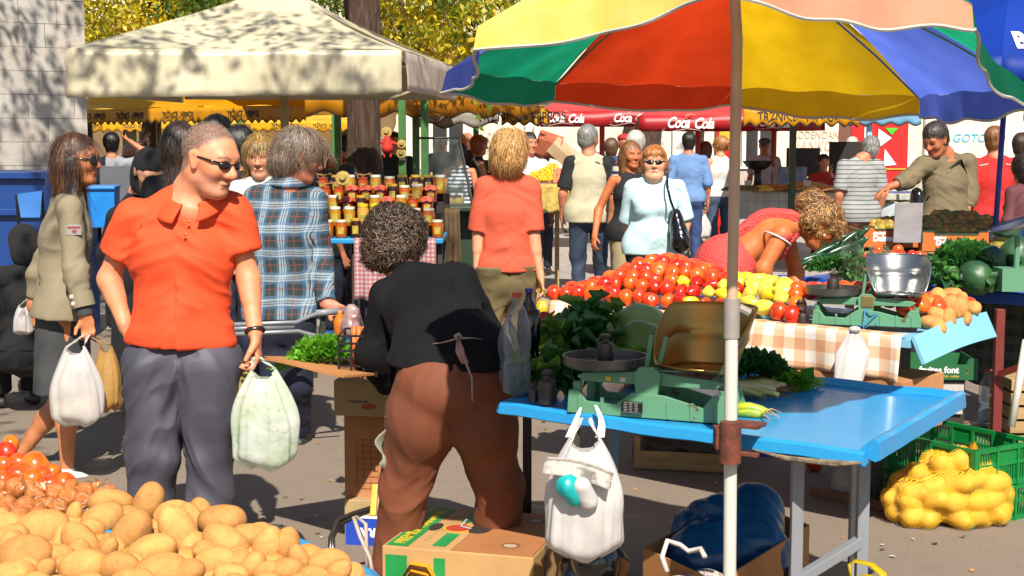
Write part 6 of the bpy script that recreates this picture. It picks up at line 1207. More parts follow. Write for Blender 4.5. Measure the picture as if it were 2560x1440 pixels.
# --- bending stallholder, centre
P=Person('stallholder bending forward in a black jumper and brown trousers, seen from behind',1125,4.95,1.62,180,1.1,female=1,J=dict(pelvis=('p',1128,935,.0),waist=('p',1108,850,.15),chest=('p',1078,768,.3),neck=('p',1020,690,.46),head=('p',985,610,.56),shB=('p',962,742,.36),shA=('p',1150,700,.34),elB=('p',935,880,.38),wrB=('p',985,985,.52),elA=('p',1215,850,.4),wrA=('p',1205,950,.6),hipB=('p',1058,1035,0),hipA=('p',1200,1035,0),kneeB=('p',1010,1215,.03),kneeA=('p',1245,1205,.05),ankB=('p',985,1470,.1),ankA=('p',1242,1480,.14)))
P.body(skin='c08560',hd=(0,30,-8),hairc='2a2019',hand=(.7,.7))
kn=mt('black_knit','121214',.92,'0b0b0d',7,bm=.6,bs=240,bd=.003,spec=.2)
P.top(kn,1.8,hem=1.0,g=1.13,folds_=.012,seed=21,sg=1.22,name='jumper',wid=1.02,cutm=(0,0,-1),extra=[seg(P.j['pelvis']+V((0,-.02,.045)),P.j['waist'],(.178,.135),(.16,.13),k=.03)])
P.pants(cloth('brown_trousers','6e3a20','64331c',.8),1.16,.03,folds_=.012,seed=31,leg=1.14,flare=1.4,top=1.02)
P.shoes(mt('dark_shoe','2a2624',.5),tdir=(0,-1,0))
P.hair('curly',['35271c','4a3626','5f4733','261b13'],n=2300,L=.06,wd=.0034,curl=.0085,freq=8,amp=.018,nf=34,wild=.8,lift=.006,damp=.6)
ci=(P.j['pelvis']+V((0,.0,.07)))
# apron strings tied at the back
sm=mt('apron_string','8d8a7c',.9,'9c6a66',30); A_=at(1072,862,4.87); B_=at(1145,846,4.80); C_=at(1212,850,4.88)
g=MB(); g.tube([A_,A_.lerp(B_,.5)+V((0,-.02,-.0)),B_,B_.lerp(C_,.5)+V((0,-.0,.004)),C_],[.003,.005,.009,.005,.003],6,fl=.5)
g.tube([B_+V((0,-.01,0)),B_+V((.012,-.02,-.03)),at(1162,900,4.76),at(1180,945,4.73),at(1181,1003,4.72)],[.006,.012,.008,.004,.004],6,fl=.4)
g.tube([B_+V((0,-.02,0)),B_+V((-.008,-.03,.012)),B_+V((.004,-.032,.02)),B_+V((.012,-.02,.006))],.006,6)
g.tube([B_,B_+V((.005,-.02,-.04)),B_+V((.022,-.022,-.075)),B_+V((.035,-.02,-.08))],[.006,.014,.014,.004],6,fl=.3); obj('apron_string',g,sm,P.root,smooth=3)
g=MB(); g.sheet(lambda u,v:at(975-22*u*(v+.3)-6,1040+150*v-30*u*v,4.93-.03*u)+V((.02*math.sin(v*9),0,0)),4,10); obj('apron',g,mt('apron_cloth','8c8b78',.9,'7a7a68',12),P.root,smooth=3,sol=.003)
# knitted collar with gold thread
g=MB(); nk=P.W(P.j['neck']); gm=mt('gold_thread','a8873a',.35,metal=.6)
for i in range(16):
 a=-1.3+i*.17; c=nk+V((math.sin(a)*.075,-.055*math.cos(a)-.01,.01+.02*math.cos(a))); g.tube([c,c+V((.006*math.sin(i),-.02,-.02)),c+V((-.004,-.034,-.045-.01*(i%3)))],.0016,4)
obj('gold_thread',g,gm,P.root)
# --- plaid shirt man
P=Person('grey haired man in a blue and grey plaid shirt seen from behind, holding a crutch',712,7.5,1.70,160,1.08,J=dict(pelvis=('p',705,770,0),waist=('p',702,700,0),chest=('p',704,590,0),neck=('p',726,445,.02),head=('p',752,392,.0),shB=('p',640,495,0),shA=('p',786,500,.06),elA=('p',800,640,.06),wrA=('p',818,762,-.1),elB=('p',635,640,0),wrB=('p',640,760,-.05),hipB=('p',680,800,0),hipA=('p',740,800,0),kneeB=('p',685,960,0),kneeA=('p',745,960,0),ankB=('p',690,1110,.05),ankA=('p',752,1085,.2)))
P.body(skin='b9745a',hd=(-62,16,0),hand=(1.3,1.2),hs=1.1,hairc='5a4a40',hdir=((.75,-.3,-.35),None),hwid=((0,.2,1),None),chub=.3)
pl=checks('plaid','232e30',[(0,.105,.1,[(0,'2e3a3e',0),(.46,'3c6080',.5),(.58,'9fb0bc',.5),(.65,'24303a',.6),(.68,'a8b6c0',.55),(.74,'24303a',.6),(.77,'9fb0bc',.5),(.86,'3c6080',.5),(.97,'2e3a3e',0)]),(2,.125,.3,[(0,'2e3a3e',0),(.44,'3c6080',.4),(.56,'a5b3bd',.42),(.64,'24303a',.4),(.67,'a5b3bd',.45),(.73,'24303a',.4),(.76,'a5b3bd',.42),(.86,'4a6a88',.42),(.97,'2e3a3e',0)]),(0,.105,.1,[(0,'7c3a2a',0),(.23,'7c3a2a',.75),(.26,'7c3a2a',0)]),(2,.125,.3,[(0,'7c3a2a',0),(.22,'7c3a2a',.7),(.25,'7c3a2a',0)])],.1,warp=.03)
P.top(pl,1.93,hem=.91,g=1.06,folds_=.008,seed=41,sg=1.14,name='shirt',collar=pl)
P.pants(cloth('navy_cloth','1a1e33','141728'),1.0,folds_=.006,seed=43)
P.shoes(mt('dark_shoe','2a2624',.5),tdir=(.3,-1,0))
P.hair('short',['4b3f36','6e5f53','8d7d6e','94765a'],n=1700,L=.10,wd=.0014,amp=.004,wild=.25,sc=1.07,lift=.006,extra=[seg((0,.075,-.04),None,(.06,.05),rz=.05,k=.04),seg((0,-.07,.085),(0,-.12,.05),.02,.008,k=.03)],damp=.8)
# --- blonde bob woman between the two men
P=Person('woman with a short blonde bob squinting towards the camera behind the plaid shirt man',655,8.3,1.68,8,.9,female=1,J=dict(head=('p',650,393,-.02)))
P.body(skin='c48f6e',hd=(-6,6,0),hs=1.08,lips='a0584c',hairc='6f5330',brow=.5,eye=0,jaw=1.05)
P.top(cloth('white_shirt',WH,'b8b3ab'),.7,hem=.9,bust=.8,collar=mt('white_shirt',WH)); P.pants(cloth('navy_cloth','1a1e33')); P.shoes(mt('dark_shoe','2a2624',.5))
P.hair('bob',['6b5026','96743a','b8924e','4f3a1c'],n=1700,L=.085,wd=.0016,wild=.14,sc=1.04,face=(0,-.112,-.052),fr=(.058,.075,.085),amp=.003)
# --- headscarf lady
P=Person('old woman in a black headscarf and black coat stooping behind the orange polo man',352,8.6,1.52,15,1.1,female=1,lean=28,J=dict(head=('p',372,428,-.3),neck=('p',345,480,-.15)),res=1.3)
P.body(skin='b5846a',hd=(18,34,0),hs=1.03,hairc='8d857c',brow=.3,eye=0)
bk=cloth('black_cloth','101012','0b0b0d',.95)
P.top(bk,1.8,hem=.6,g=1.25,folds_=.01,seed=51,sg=1.2,name='coat'); P.skirt(bk,.2,1.2); P.shoes(mt('dark_shoe','2a2624',.5))
sc_=[seg((0,.02,.034),None,(.085,.103),rz=.098),seg((0,.05,-.06),None,(.082,.06),rz=.08,k=.05),seg((0,-.02,-.12),(0,.05,-.12),.05,.07,k=.04),seg((0,-.125,-.03),None,(.06,.08),rz=.078,k=.01,op=1)]
v,f=blob(xf(sc_,P.Mh),.009); P.put('headscarf',(folds(v,f,.006,3,fs=(20,20,12)),f),bk)
# --- seated figure in black at the left edge
P=Person('person in black sitting on a box behind the long haired woman',62,8.5,1.5,215,1.15,female=1,J=dict(pelvis=(0,0,.5),waist=(0,0,.65),chest=(0,-.05,.85),neck=(0,-.06,1.03),head=(0,-.12,1.17),shA=(-.18,-.03,.98),shB=(.18,-.03,.98),elA=(-.25,-.1,.74),elB=(.25,-.1,.74),wrA=(-.1,-.35,.62),wrB=(.1,-.35,.62),hipA=(-.1,0,.48),hipB=(.1,0,.48),kneeA=(-.12,-.4,.5),kneeB=(.12,-.4,.5),ankA=(-.12,-.4,.09),ankB=(.12,-.4,.09)),res=1.5)
P.body(skin='9a6a50',hd=(0,20,0)); P.top(bk,1.85,hem=.93,folds_=.01,name='coat',g=1.15); P.pants(bk,1.2,folds_=.01,leg=1.3); P.shoes(mt('dark_shoe','2a2624',.5))
sc2=xf([seg((0,.02,.034),None,(.09,.11),rz=.104),seg((0,.06,-.06),None,(.1,.08),rz=.1,k=.05),seg((0,-.125,-.03),None,(.06,.08),rz=.078,k=.01,op=1)],P.Mh); P.put('headscarf',blob(sc2,.011),bk)
# --- dark haired people behind the orange man
def quick(label,px,Y,H,rz,topc,style,hc,sleeve=.6,bottom='1f2536',hd=(0,0,0),female=0,g=1.,skin='b9795a',tank=False,J={},lean=0,hem=.88,res=2.0,shirt=None,glasses=0,skirtz=0,hand=(.7,.7),group=None,n=600,belly=0,bust=.9,chub=0,sg=1.,name='shirt',legs=0,hdir=(None,None),hsc=1.,leg=1.,z0=0,L=.07,shoe='dark_shoe',hs=1.):
 P=Person(label,px,Y,H,rz,g,female=female,J=J,lean=lean,res=res,group=group,z0=z0)
 P.body(skin=skin,hd=hd,hand=hand,legs=legs,chub=chub,hairc=hc[0],hdir=hdir,hs=hs)
 P.top(shirt or cloth('cloth_'+topc,topc),sleeve,hem=hem,bust=bust if female else 0,belly=belly,tank=tank,name=name,sg=sg,seed=int(px)%50,folds_=.007)
 if skirtz:P.skirt(cloth('cloth_'+bottom,bottom),skirtz)
 else:P.pants(cloth('cloth_'+bottom,bottom),1.,leg=leg,folds_=.007,seed=int(px)%37)
 P.shoes(mt(shoe,'2a2624',.5))
 if style:P.hair(style,hc,n=n,L=L,wd=.0028,wild=.25,seed=int(px),sc=hsc,curl=.006 if style=='curly' else 0,freq=9)
 if glasses:P.sunglasses(.022)
 return P
quick('woman with long dark wavy hair just behind the orange polo man',452,7.9,1.72,170,'17171b','long',['1c1412','3a2822','4c3830'],1.2,female=1,n=900,L=.12,res=1.2,hsc=1.05)
quick('dark haired man in black behind the orange polo man\'s head',545,9.6,1.80,160,'131316','short',['120e0c','1f1815'],1.5,res=1.5)
quick('person with black hair and black clothes beside the blonde bob woman',598,9.2,1.72,200,'101013','wavy',['120e0c','1d1714'],1.6,res=1.4,g=1.1)
# --- coral t-shirt woman
P=Person('blonde woman in a coral t-shirt and olive trousers seen from behind',1268,9.0,1.70,188,1.12,female=1,J=dict(pelvis=('p',1270,690,0),waist=('p',1268,618,0),chest=('p',1268,530,0),neck=('p',1272,430,0),head=('p',1280,378,-.01),shB=('p',1212,468,0),shA=('p',1325,468,0),elB=('p',1198,580,0),wrB=('p',1192,690,-.05),elA=('p',1332,580,-.03),wrA=('p',1352,695,-.08)),res=1.1)
P.body(skin='c98f6e',hd=(-38,4,0),hairc='8d6a36',hand=(.6,1.2),hs=1.08,ag=1.05)
cor=cloth('coral_jersey','c05036','b6482f')
P.top(cor,.98,hem=.985,g=1.02,bust=1.3,folds_=.009,seed=61,sg=1.2,wid=1.0)
P.pants(cloth('olive_linen','675937','5a4d30'),1.0,seed=62,folds_=.009,leg=1.1); P.shoes(mt('dark_shoe','2a2624',.5))
P.hair('wavy',['a5733a','cf9a54','e0b878','7d5228'],n=2200,L=.09,wd=.0018,wild=.35,curl=.003,freq=5,amp=.010,nf=25,sc=1.0,lift=.006)
# --- vest man
P=Person('grey haired man in a cream waistcoat and dark jeans, walking away',1472,14.0,1.77,178,1.05,J=dict(shB=('d',-.02,0,0),wrA=('d',.03,-.05,.02),ankB=('d',-.02,0,0),ankA=('d',-.04,-.25,.0),kneeA=('d',-.02,-.12,0)),res=1.5)
P.body(skin='b97a5c',hd=(-35,4,0),hs=1.08,hairc='6d6862')
P.top(cloth('black_tee','131315'),.85,hem=.88,g=1.0,sg=1.2,name='shirt',belly=.6)
P.top(cloth('cream_vest','b0a78d','a39a80'),.02,hem=.84,g=1.12,folds_=.008,seed=71,sg=.9,name='waistcoat',flare=1.08,belly=.6)
P.pants(cloth('dark_denim','1d2738','2e3b52',.8,3),1.02,leg=1.02,seed=73,folds_=.01); P.shoes(mt('dark_shoe','2a2624',.5))
P.hair('short',['5f5c58','86837f','a5a29d'],n=900,L=.04,wd=.002,amp=.004,sc=1.02)
# --- pale blue t-shirt woman
P=Person('heavy woman with reddish hair, black sunglasses and a pale blue t-shirt',1638,10.5,1.63,8,1.2,female=1,J=dict(neck=('p',1634,446,0),head=('p',1636,408,-.04),shB=('p',1694,468,.0),elB=('p',1712,555,.02),wrB=('p',1704,618,-.02),shA=('p',1582,470,.02),elA=('p',1570,560,.12),wrA=('p',1580,620,.2)),res=1.1)
P.body(skin='c99a7a',hd=(-14,-3,0),chub=1.1,hairc='8a4f22',hand=(.6,1.1),ag=1.15,hs=1.04,lips='a0504a')
P.top(cloth('paleblue_jersey','bcd6da','b2ced3'),.92,hem=.87,g=1.04,bust=1.45,belly=.95,folds_=.009,seed=81,sg=1.2)
P.pants(bk,1.0,leg=1.2); P.shoes(mt('dark_shoe','2a2624',.5))
P.hair('bob',['8f4f20','b06a30','cf9050'],n=1500,L=.05,wd=.0018,wild=.4,sc=1.02,face=(0,-.11,-.03),fr=(.066,.07,.1),extra=[seg((q*.07,.01,-.06),None,(.03,.05),rz=.04,k=.01,op=1) for q in(-1,1)])
P.sunglasses(.026,hgt=.017)
bracelet(P,'B',mt('goldmetal','b08a3a',.3,metal=1),'bracelet',.033,.008)
# shoulder bag
rt=thing('shoulder_bag','black glossy shoulder bag hanging at the pale blue t-shirt woman\'s side','handbag',at(1700,600,10.2)); bl=mt('blackleather','0e0e10',.25,spec=.7)
v,f=blob([seg(at(1690,545,10.28),at(1700,600,10.25),(.045,.09),(.07,.12),u=(1,0,0),k=.02)],.01); v=v+normals(v,f)*(fbm(v*16,3)*.012)[:,None]; obj('bag_body',(v,f),bl,rt,smooth=3)
g=MB(); g.tube([at(1690,540,10.24),at(1676,500,10.2),at(1668,465,10.24),at(1668,436,10.34),at(1676,424,10.5)],.013,6,fl=.35); obj('strap',g,bl,rt,smooth=3)
# --- woman bending in quilted red dress
P=Person('woman with highlighted pinned up hair bending in a red quilted sleeveless overall',1800,7.55,1.66,92,1.05,female=1,J=dict(pelvis=('p',1812,672,.0),waist=('p',1868,622,0),chest=('p',1922,582,0),neck=('p',1988,556,0),head=('p',2048,562,-.02),shA=('p',1955,585,-.17),shB=('p',1960,570,.17),elA=('p',1908,672,-.2),wrA=('p',1915,760,-.1),elB=('p',1990,680,.2),wrB=('p',1990,760,.1),hipA=('p',1800,700,-.1),hipB=('p',1800,700,.1)))
P.body(skin='b86a36',hd=(0,42,0),hairc='5a3a1c',ag=1.15,hs=1.05,brow=.3)
qm,t,N,L,b=NB('quilted'); vec=coords(t); w1=nd(t,'TexVoronoi'); w1.inputs['Scale'].default_value=60; L.new(vec,w1.inputs[0]); L.new(mixc(t,noi(t,vec,4,3),lin('b53a33'),lin('c84a44')),b.inputs['Base Color']); b.inputs['Roughness'].default_value=.8; bump(t,b,w1.outputs[0],.9,.006)
P.top(qm,.0,hem=.75,g=1.05,bust=1.1,folds_=.006,seed=91,sg=.98,name='overall',cutm=(-1,0,-.2),extra=[seg(P.j['pelvis'],P.j['pelvis']+V((0,.05,-.35)),(.19,.15),(.2,.16),k=.04)])
v,f=blob([seg(P.j['pelvis'],(0,.02,.42),(.2,.17),(.23,.2),k=.02,flat=1)],.011); P.put('overall_skirt',(v,f),qm)
P.shoes(mt('dark_shoe','2a2624',.5))
wp=mt('white_piping','c9bfb5',.8); g=MB(); c=P.j['shA']+V((-.01,0,0)); ax=(P.j['elA']-P.j['shA']).normalized(); u=ax.orthogonal().normalized(); w_=ax.cross(u)
g.tube([P.W(P.j['shA']+(P.j['chest']-P.j['shA'])*.12+(u*math.cos(a*.35)+w_*math.sin(a*.35))*.073+ax*.03) for a in range(18)],.0055,6,closed=True); obj('armhole_piping',g,wp,P.root,smooth=3)
P.hair('bun',['3c2512','6e4522','a8743c','d0a060'],n=2200,L=.05,wd=.0018,wild=.15,damp=.1,sc=1.03,curl=.001,freq=5,lift=.005,extra=[seg((0,.105,.075),None,(.05,.045),rz=.05,k=.02),seg((0,-.08,.06),(0,-.1,-.0),(.05,.02),(.04,.012),k=.02)],face=(0,-.125,-.06),fr=(.06,.07,.08),amp=.008,nf=35)
g=MB(); g.ell(P.W(P.j['head'])+V((.01,-.085,-.05)),.009,8,6); obj('earring',g,mt('pearl','b0a890',.2),P.root)
# --- olive jumper man
P=Person('man in an olive long sleeved top with a cross strap, reaching to a stall',2365,12.0,1.76,-40,1.1,J=dict(head=('p',2338,350,-.12),neck=('p',2362,385,-.02),shA=('p',2310,412,-.1),elA=('p',2268,452,-.18),wrA=('p',2222,468,-.25),shB=('p',2418,405,.12),elB=('p',2424,490,.1),wrB=('p',2412,545,-.02)),res=1.2)
P.body(skin='b06c4a',hd=(-10,26,0),hairc='1c1613',hs=1.12,nose=1.2,hdir=((-.8,-.3,-.4),(0,0,-1)),hwid=((0,1,0),(0,1,0)),chub=.4,hand=(.4,.7))
ol=cloth('olive_jersey','6d5f46','5f533c')
P.top(ol,1.55,hem=.88,g=1.14,belly=.9,folds_=.012,seed=101,sg=1.25,sleeveB=1.5)
P.pants(bk,1.1); P.shoes(mt('dark_shoe','2a2624',.5)); P.hair('short',['1c1613','3a3029','55493f'],n=900,L=.05,wd=.002,curl=.002,amp=.006,sc=1.03)
g=MB(); g.tube([P.W(q_) for q_ in((.13,.12,1.36),(.12,.03,1.475),(.08,-.09,1.41),(.02,-.155,1.30),(-.06,-.19,1.17),(-.15,-.16,1.05),(-.19,-.08,.98))],.014,6,fl=.4); obj('cross_strap',g,bl,P.root,smooth=3)
v,f=blob([seg(at(2292,490,11.75),at(2292,515,11.75),(.05,.09),(.055,.1),k=.02)],.012); rt=thing('waist_pouch','small black pouch hanging at the olive shirt man\'s hip','pouch',at(2292,505,11.75)); obj('pouch_body',(v,f),bl,rt,smooth=3)
g=MB(); g.tube([at(2285,478,11.7),at(2292,470,11.7),at(2300,478,11.7)],.01,6); obj('strap',g,bl,rt)
# --- striped shirt man
def stripes(name,base,bands,per,ax=2):return checks(name,base,[(ax,per,0,bands)],per,warp=.01)
st1=stripes('grey_stripes','8f8f8c',[(0,'3c4247',.0),(.55,'2f353c',.85),(.78,'8f8f8c',0)],.044)
quick('grey haired man in a grey striped t-shirt and brown trousers',2152,14.6,1.72,195,'x','short',['5f5c58','7d7a76','98948f'],.85,'6e4328',hd=(-38,18,0),shirt=st1,g=1.12,belly=.9,hem=.83,res=1.4,sg=1.2,n=600,J=dict(head=('p',2178,372,.05)))
# --- red polo man
P=quick('man in a red polo shirt with white piping walking away at the right edge',2488,13.0,1.76,175,'b81f1c','short',['6b4426','8d5f38'],.8,'2f3648',hd=(-25,0,0),g=1.14,hem=.84,res=1.4,sg=1.25,n=600)
g=MB()
for q,s_ in(('A',-1),('B',1)):g.tube([P.W(P.j['neck']+V((0,.07,-.03))),P.W(P.j['neck'].lerp(P.j['sh'+q],.6)+V((0,.07,-.02))),P.W(P.j['sh'+q]+V((s_*.01,.062,-.01))),P.W(P.j['sh'+q].lerp(P.j['el'+q],.55)+V((s_*.015,.06,0)))],.006,5)
obj('piping',g,wp,P.root,smooth=3)
quick('person in a dark purple top with green collar cut off by the right edge',2555,13.8,1.70,150,'1f1a2c','short',['2a1d15','4a3524'],1.2,res=1.6)
quick('woman with dark curly hair at the right edge beyond the red polo man',2562,12.2,1.5,210,'5c3034','curly',['1c1210','33221a'],1.2,female=1,res=1.6)
# --- mid distance walkers
hatm=cloth('grey_tweed','5d6468','4c5256')
def cap(P,mat,peak=1,name='cap',dome=1.):
 pr=[seg((0,.012,.068),None,(.09,.11),rz=.052*dome)]+([seg((0,-.085,.05),(0,-.13,.042),(.055,.008),(.045,.006),k=.01)] if peak else[seg((0,.01,.05),None,(.145,.155),rz=.01,k=.01)])
 P.put(name,blob(xf(pr,P.Mh),.009),mat)
P=quick('slim woman in a white vest top and jeans with tied up hair walking away',1800,19.2,1.70,190,'c9c6c4','bun',['7d5028','b07a40'],.3,'3a4a62',hd=(45,0,0),female=1,tank=True,g=.92,glasses=1,hem=.93,skin='c08a66',J=dict(elB=('d',-.03,.05,0),wrB=('d',-.06,.1,0),wrA=('d',.12,-.1,.05),ankA=('d',0,-.2,0),ankB=('d',-.0,.25,.05),kneeB=('d',0,.05,0)),res=1.6,n=500)
quick('man in a light blue shirt and jeans walking away through sun and shade',1722,18.2,1.74,175,'5f7fae','short',['17110e','241a15'],1.1,'2a3d68',g=1.1,res=1.7)
quick('woman in a black and white patterned blouse beside the light blue shirt man',1765,20.5,1.62,150,'x','wavy',['5d4632','7d6046'],1.1,'b0aaa0',female=1,shirt=mt('patterned','b8b8bc',.8,'2c2c34',26,lo=.48,hi=.52),g=1.1,res=1.8)
P=quick('tanned woman in a black vest top behind the pale blue t-shirt woman',1578,12.2,1.62,20,'121216','long',['5f3a20','8a5c34'],.3,'9c8a68',female=1,tank=True,skin='b4693c',g=1.05,res=1.3,n=600,J=dict(elA=('d',-.06,.04,.02),wrA=('d',-.16,-.02,.03)),hem=.86)
quick('white haired man in a navy, cream and red striped shirt',1592,13.8,1.72,200,'x','short',['a8a49d','c0bcb5'],.9,'2c3550',shirt=stripes('navy_red_stripes','1b2138',[(0,'b8ad98',.9),(.3,'1b2138',.9),(.5,'a03026',.9),(.62,'b8ad98',.9),(.8,'1b2138',.9)],.15),g=1.2,hd=(-40,8,0),res=1.5)
P=quick('man with a red cap and blue and white striped polo',1562,17.0,1.72,190,'x',None,['3a2a20'],.8,'2c3550',shirt=stripes('blue_white_stripes','27407c',[(0,'b4bccb',.9),(.25,'27407c',.9),(.4,'7f9cc8',.9),(.55,'27407c',0)],.3),g=1.2,res=1.8); cap(P,cloth('red_cap','b02420'))
quick('person in a plain red t-shirt half hidden behind the cream waistcoat man',1528,17.5,1.66,180,'b8231f','short',['5f4630'],.8,'2c3550',g=1.25,res=1.8)
P=quick('man in a white checked shirt and flat grey cap standing behind the dried fruit stall',1912,21.5,1.68,-30,'b4b4c0',None,['8a8580'],.7,'30384c',hd=(15,18,0),res=1.7); cap(P,hatm)
P=quick('woman in a red jumper sitting with a hand over her mouth',2060,20.6,1.60,0,'a3241a','short',['1a110e','2c1c16'],1.8,female=1,g=1.1,z0=-.16,J=dict(elB=(.3,-.16,1.12),wrB=(.07,-.2,1.47),elA=(-.36,-.05,1.12),wrA=(-.2,-.2,.95)),hdir=(None,(-.2,-.1,1)),res=1.6)
quick('white haired man beyond the woman in the red jumper',2133,24,1.70,150,'6e5a50','short',['a8a49d','c0bcb5'],1.3,hd=(-30,0,0),res=2.2)
quick('woman with long auburn hair and a rust top beyond the striped t-shirt man',2158,22.5,1.62,200,'7c2a1c','long',['3a1c10','5a3018'],1.5,female=1,res=2.2)
quick('woman with short red hair and a black top standing by the cheese counter',1197,17.5,1.70,100,'131316','bob',['7a2f14','a04a20','c06a30'],.3,female=1,hd=(-10,6,0),g=1.05,res=1.6,n=500,tank=True,J=dict(elA=('d',.05,-.1,.02),wrA=('d',.1,-.28,.22)))
P=quick('young woman in a navy and white striped vest top with a dark shoulder bag',1150,16.8,1.60,170,'x','pony',['1d1210','33201a'],.3,female=1,tank=True,shirt=stripes('navy_white_stripes','b8b8bc',[(0,'1b2140',.95),(.5,'b8b8bc',0)],.045),res=1.6,g=.95)
v,f=blob([seg(P.W((-.26,.05,.95)),P.W((-.27,.05,1.12)),(.1,.07),(.07,.05),k=.02)],.015); rt=thing('shoulder_bag','slouchy dark brown shoulder bag on the striped vest woman','handbag',P.W((-.26,.05,.95))); obj('bag_body',(v,f),mt('darkbrownleather','2a1c18',.4),rt,smooth=3)
g=MB(); g.tube([P.W((-.27,.05,1.15)),P.W((-.23,.1,1.35)),P.W((-.15,.05,1.47)),P.W((-.2,-.08,1.3))],.012,5); obj('strap',g,mt('darkbrownleather','2a1c18',.4),rt)
quick('bald man in a black sleeveless top in the crowd behind the red haired woman',1168,20.5,1.76,120,'1a1a1e',None,['5a4a40'],.3,tank=True,g=1.1,res=2.)
P=quick('man in a small white hat and dark patterned shirt beyond the cheese counter',1106,23.5,1.72,10,'3a3430',None,['5a4a40'],.8,res=2.); cap(P,cloth('white_hat','c2c2c4'),0,'hat')
quick('dark haired man in a white shirt behind the blonde woman in the coral t-shirt',1322,15.5,1.72,30,'b9b9bd','short',['1c1512','2f241e'],1.0,res=1.6)
quick('grey haired person in dark clothes left of the blonde woman in coral',1243,18.5,1.66,200,'2a2a2e','wavy',['4a4440','5f5954'],1.,res=2.)
quick('person in a white top in the crowd by the red haired woman',1180,19.2,1.50,160,'b4b0a8','short',['3a2a20'],1.,res=2.,hem=.8)
P=quick('stallholder in black tipping a wooden fruit crate over the oranges',1352,17.6,1.60,-20,'151517','wavy',['3c281a','5c4028'],.9,female=1,J=dict(elB=(.26,-.2,1.15),wrB=(.12,-.42,1.3),elA=(-.3,-.12,1.1),wrA=(-.12,-.42,1.1)),res=1.6)
# people in the shade beneath the yellow stall, left
P=quick('man in a grey t-shirt raising one arm under the yellow awning',278,15.8,1.72,200,'8f9298','short',['120d0b'],.7,'131315',J=dict(elA=(-.42,.05,1.5),wrA=(-.2,.0,1.66)),res=1.8)
for i,(lb,px,Y,H,rz,c,hc,fm) in enumerate((('seated woman in pale clothes in the shade of the yellow stall, nearest the left wall',322,19,1.58,0,'7b6a60','a09080',1),('bare shouldered person in the sun beyond the yellow stall',355,25,1.66,0,'b07a5c','5a3a28',1),('dark haired child in a dark top under the yellow awning',345,13,1.34,60,'2a2c3c','1a1210',0),('brown haired woman under the yellow awning near its second post',404,14.2,1.46,-10,'5a2c20','6a5040',1),('person in dark blue under the yellow awning',455,17,1.66,180,'20263a','241a14',0),('dark figure behind the honey jars, left of the tree trunk',822,11.8,1.38,120,'18181b','120d0c',1),('seated figure in black against the tree trunk',868,12.2,1.42,160,'111113','0f0c0b',1),('person in red standing behind the tree trunk',862,19,1.70,200,'a02a20','2a1a14',0),('dark clothed man in the shade between the green posts',985,17.5,1.74,20,'1a1c22','1a1411',0),('person in a navy top behind the blonde bob woman',700,14,1.66,170,'1c2030','2a1d16',0),('man in a purple grey shirt far behind the red parasols',1480,24,1.72,180,'6a6070','3a3028',0))):
 quick(lb,px,Y,H,rz,c,'wavy' if fm else 'short',[hc],1.,female=fm,res=2.2,n=150)
 # ================================================================ produce
def pix(p):
 d=V(p)-V((0,0,CAMZ)); c,s=math.cos(PIT),math.sin(PIT); f_=d.y*c-d.z*s; u_=d.y*s+d.z*c; return 1280+d.x/f_*F,720-u_/f_*F
def sph(n=16,m=11):
 g=MB(); g.ell((0,0,0),1,n,m); return np.array(g.v),g.f
def mk(name,v,f,mats,mi=None,col=None,smooth=True):
 me=mesh_from(name,np.asarray(v).tolist(),f); [me.materials.append(m) for m in(mats if isinstance(mats,(list,tuple)) else[mats])]
 if mi is not None:me.polygons.foreach_set('material_index',mi)
 if smooth:me.polygons.foreach_set('use_smooth',[True]*len(me.polygons))
 return me
def place(me,name,loc,rot,sc,label,cat,group):
 o=lk(bpy.data.objects.new(name,me)); o.location=loc; o.rotation_euler=rot; o.scale=(sc,)*3 if not hasattr(sc,'__len__') else sc; return tag(o,label,cat,group)
rp_=random.Random(21)
def rrot():return(rp_.uniform(0,6.3),rp_.uniform(0,6.3),rp_.uniform(0,6.3))
tomm=mt('tomato_skin','d2360a',.25,'dc5210',1.5,coat=.25,randv=.3,spec=.6); tomo=mt('tomato_orange','d06a10',.25,'c94b10',1.5,coat=.3,randv=.3)
calm=mt('calyx','3f5a1c',.7)
TOM=[]
for k in range(4):
 v,f=sph(20,13); a=np.arctan2(v[:,1],v[:,0]); r=np.hypot(v[:,0],v[:,1]); lob=1+.025*np.cos(a*5+k)*(np.abs(v[:,2])); v=v*np.stack([lob,lob,np.full(len(v),.86)],1); v[:,2]-=.16*np.exp(-(r/.28)**2)*(v[:,2]>0)
 v=v*(1+.02*fbm(v*1.3+k*5)[:,None]); fs=[list(x) for x in f]; mi=[0]*len(fs)
 g=MB()
 for q in range(5):b_=q*1.256; g.add([(0,0,.70),(math.cos(b_-.25)*.16,math.sin(b_-.25)*.16,.74),(math.cos(b_)*.42,math.sin(b_)*.42,.80),(math.cos(b_+.25)*.16,math.sin(b_+.25)*.16,.74)],[(0,1,2,3)])
 n=len(v); V_=np.concatenate([v,np.array(g.v)]); fs+=[[i+n for i in x] for x in g.f]; mi+=[1]*len(g.f); TOM.append(mk('tomato',V_,fs,[tomm if k else tomo,calm],mi))
def tomato(p,r,label,group,k=None):return place(TOM[rp_.choice([0,1,1,2,2,3,3]) if k is None else k],'tomato',p,(rp_.uniform(-1.6,1.6),rp_.uniform(-1.6,1.6),rp_.uniform(0,6)),r,label,'tomato',group)
PEP=[]
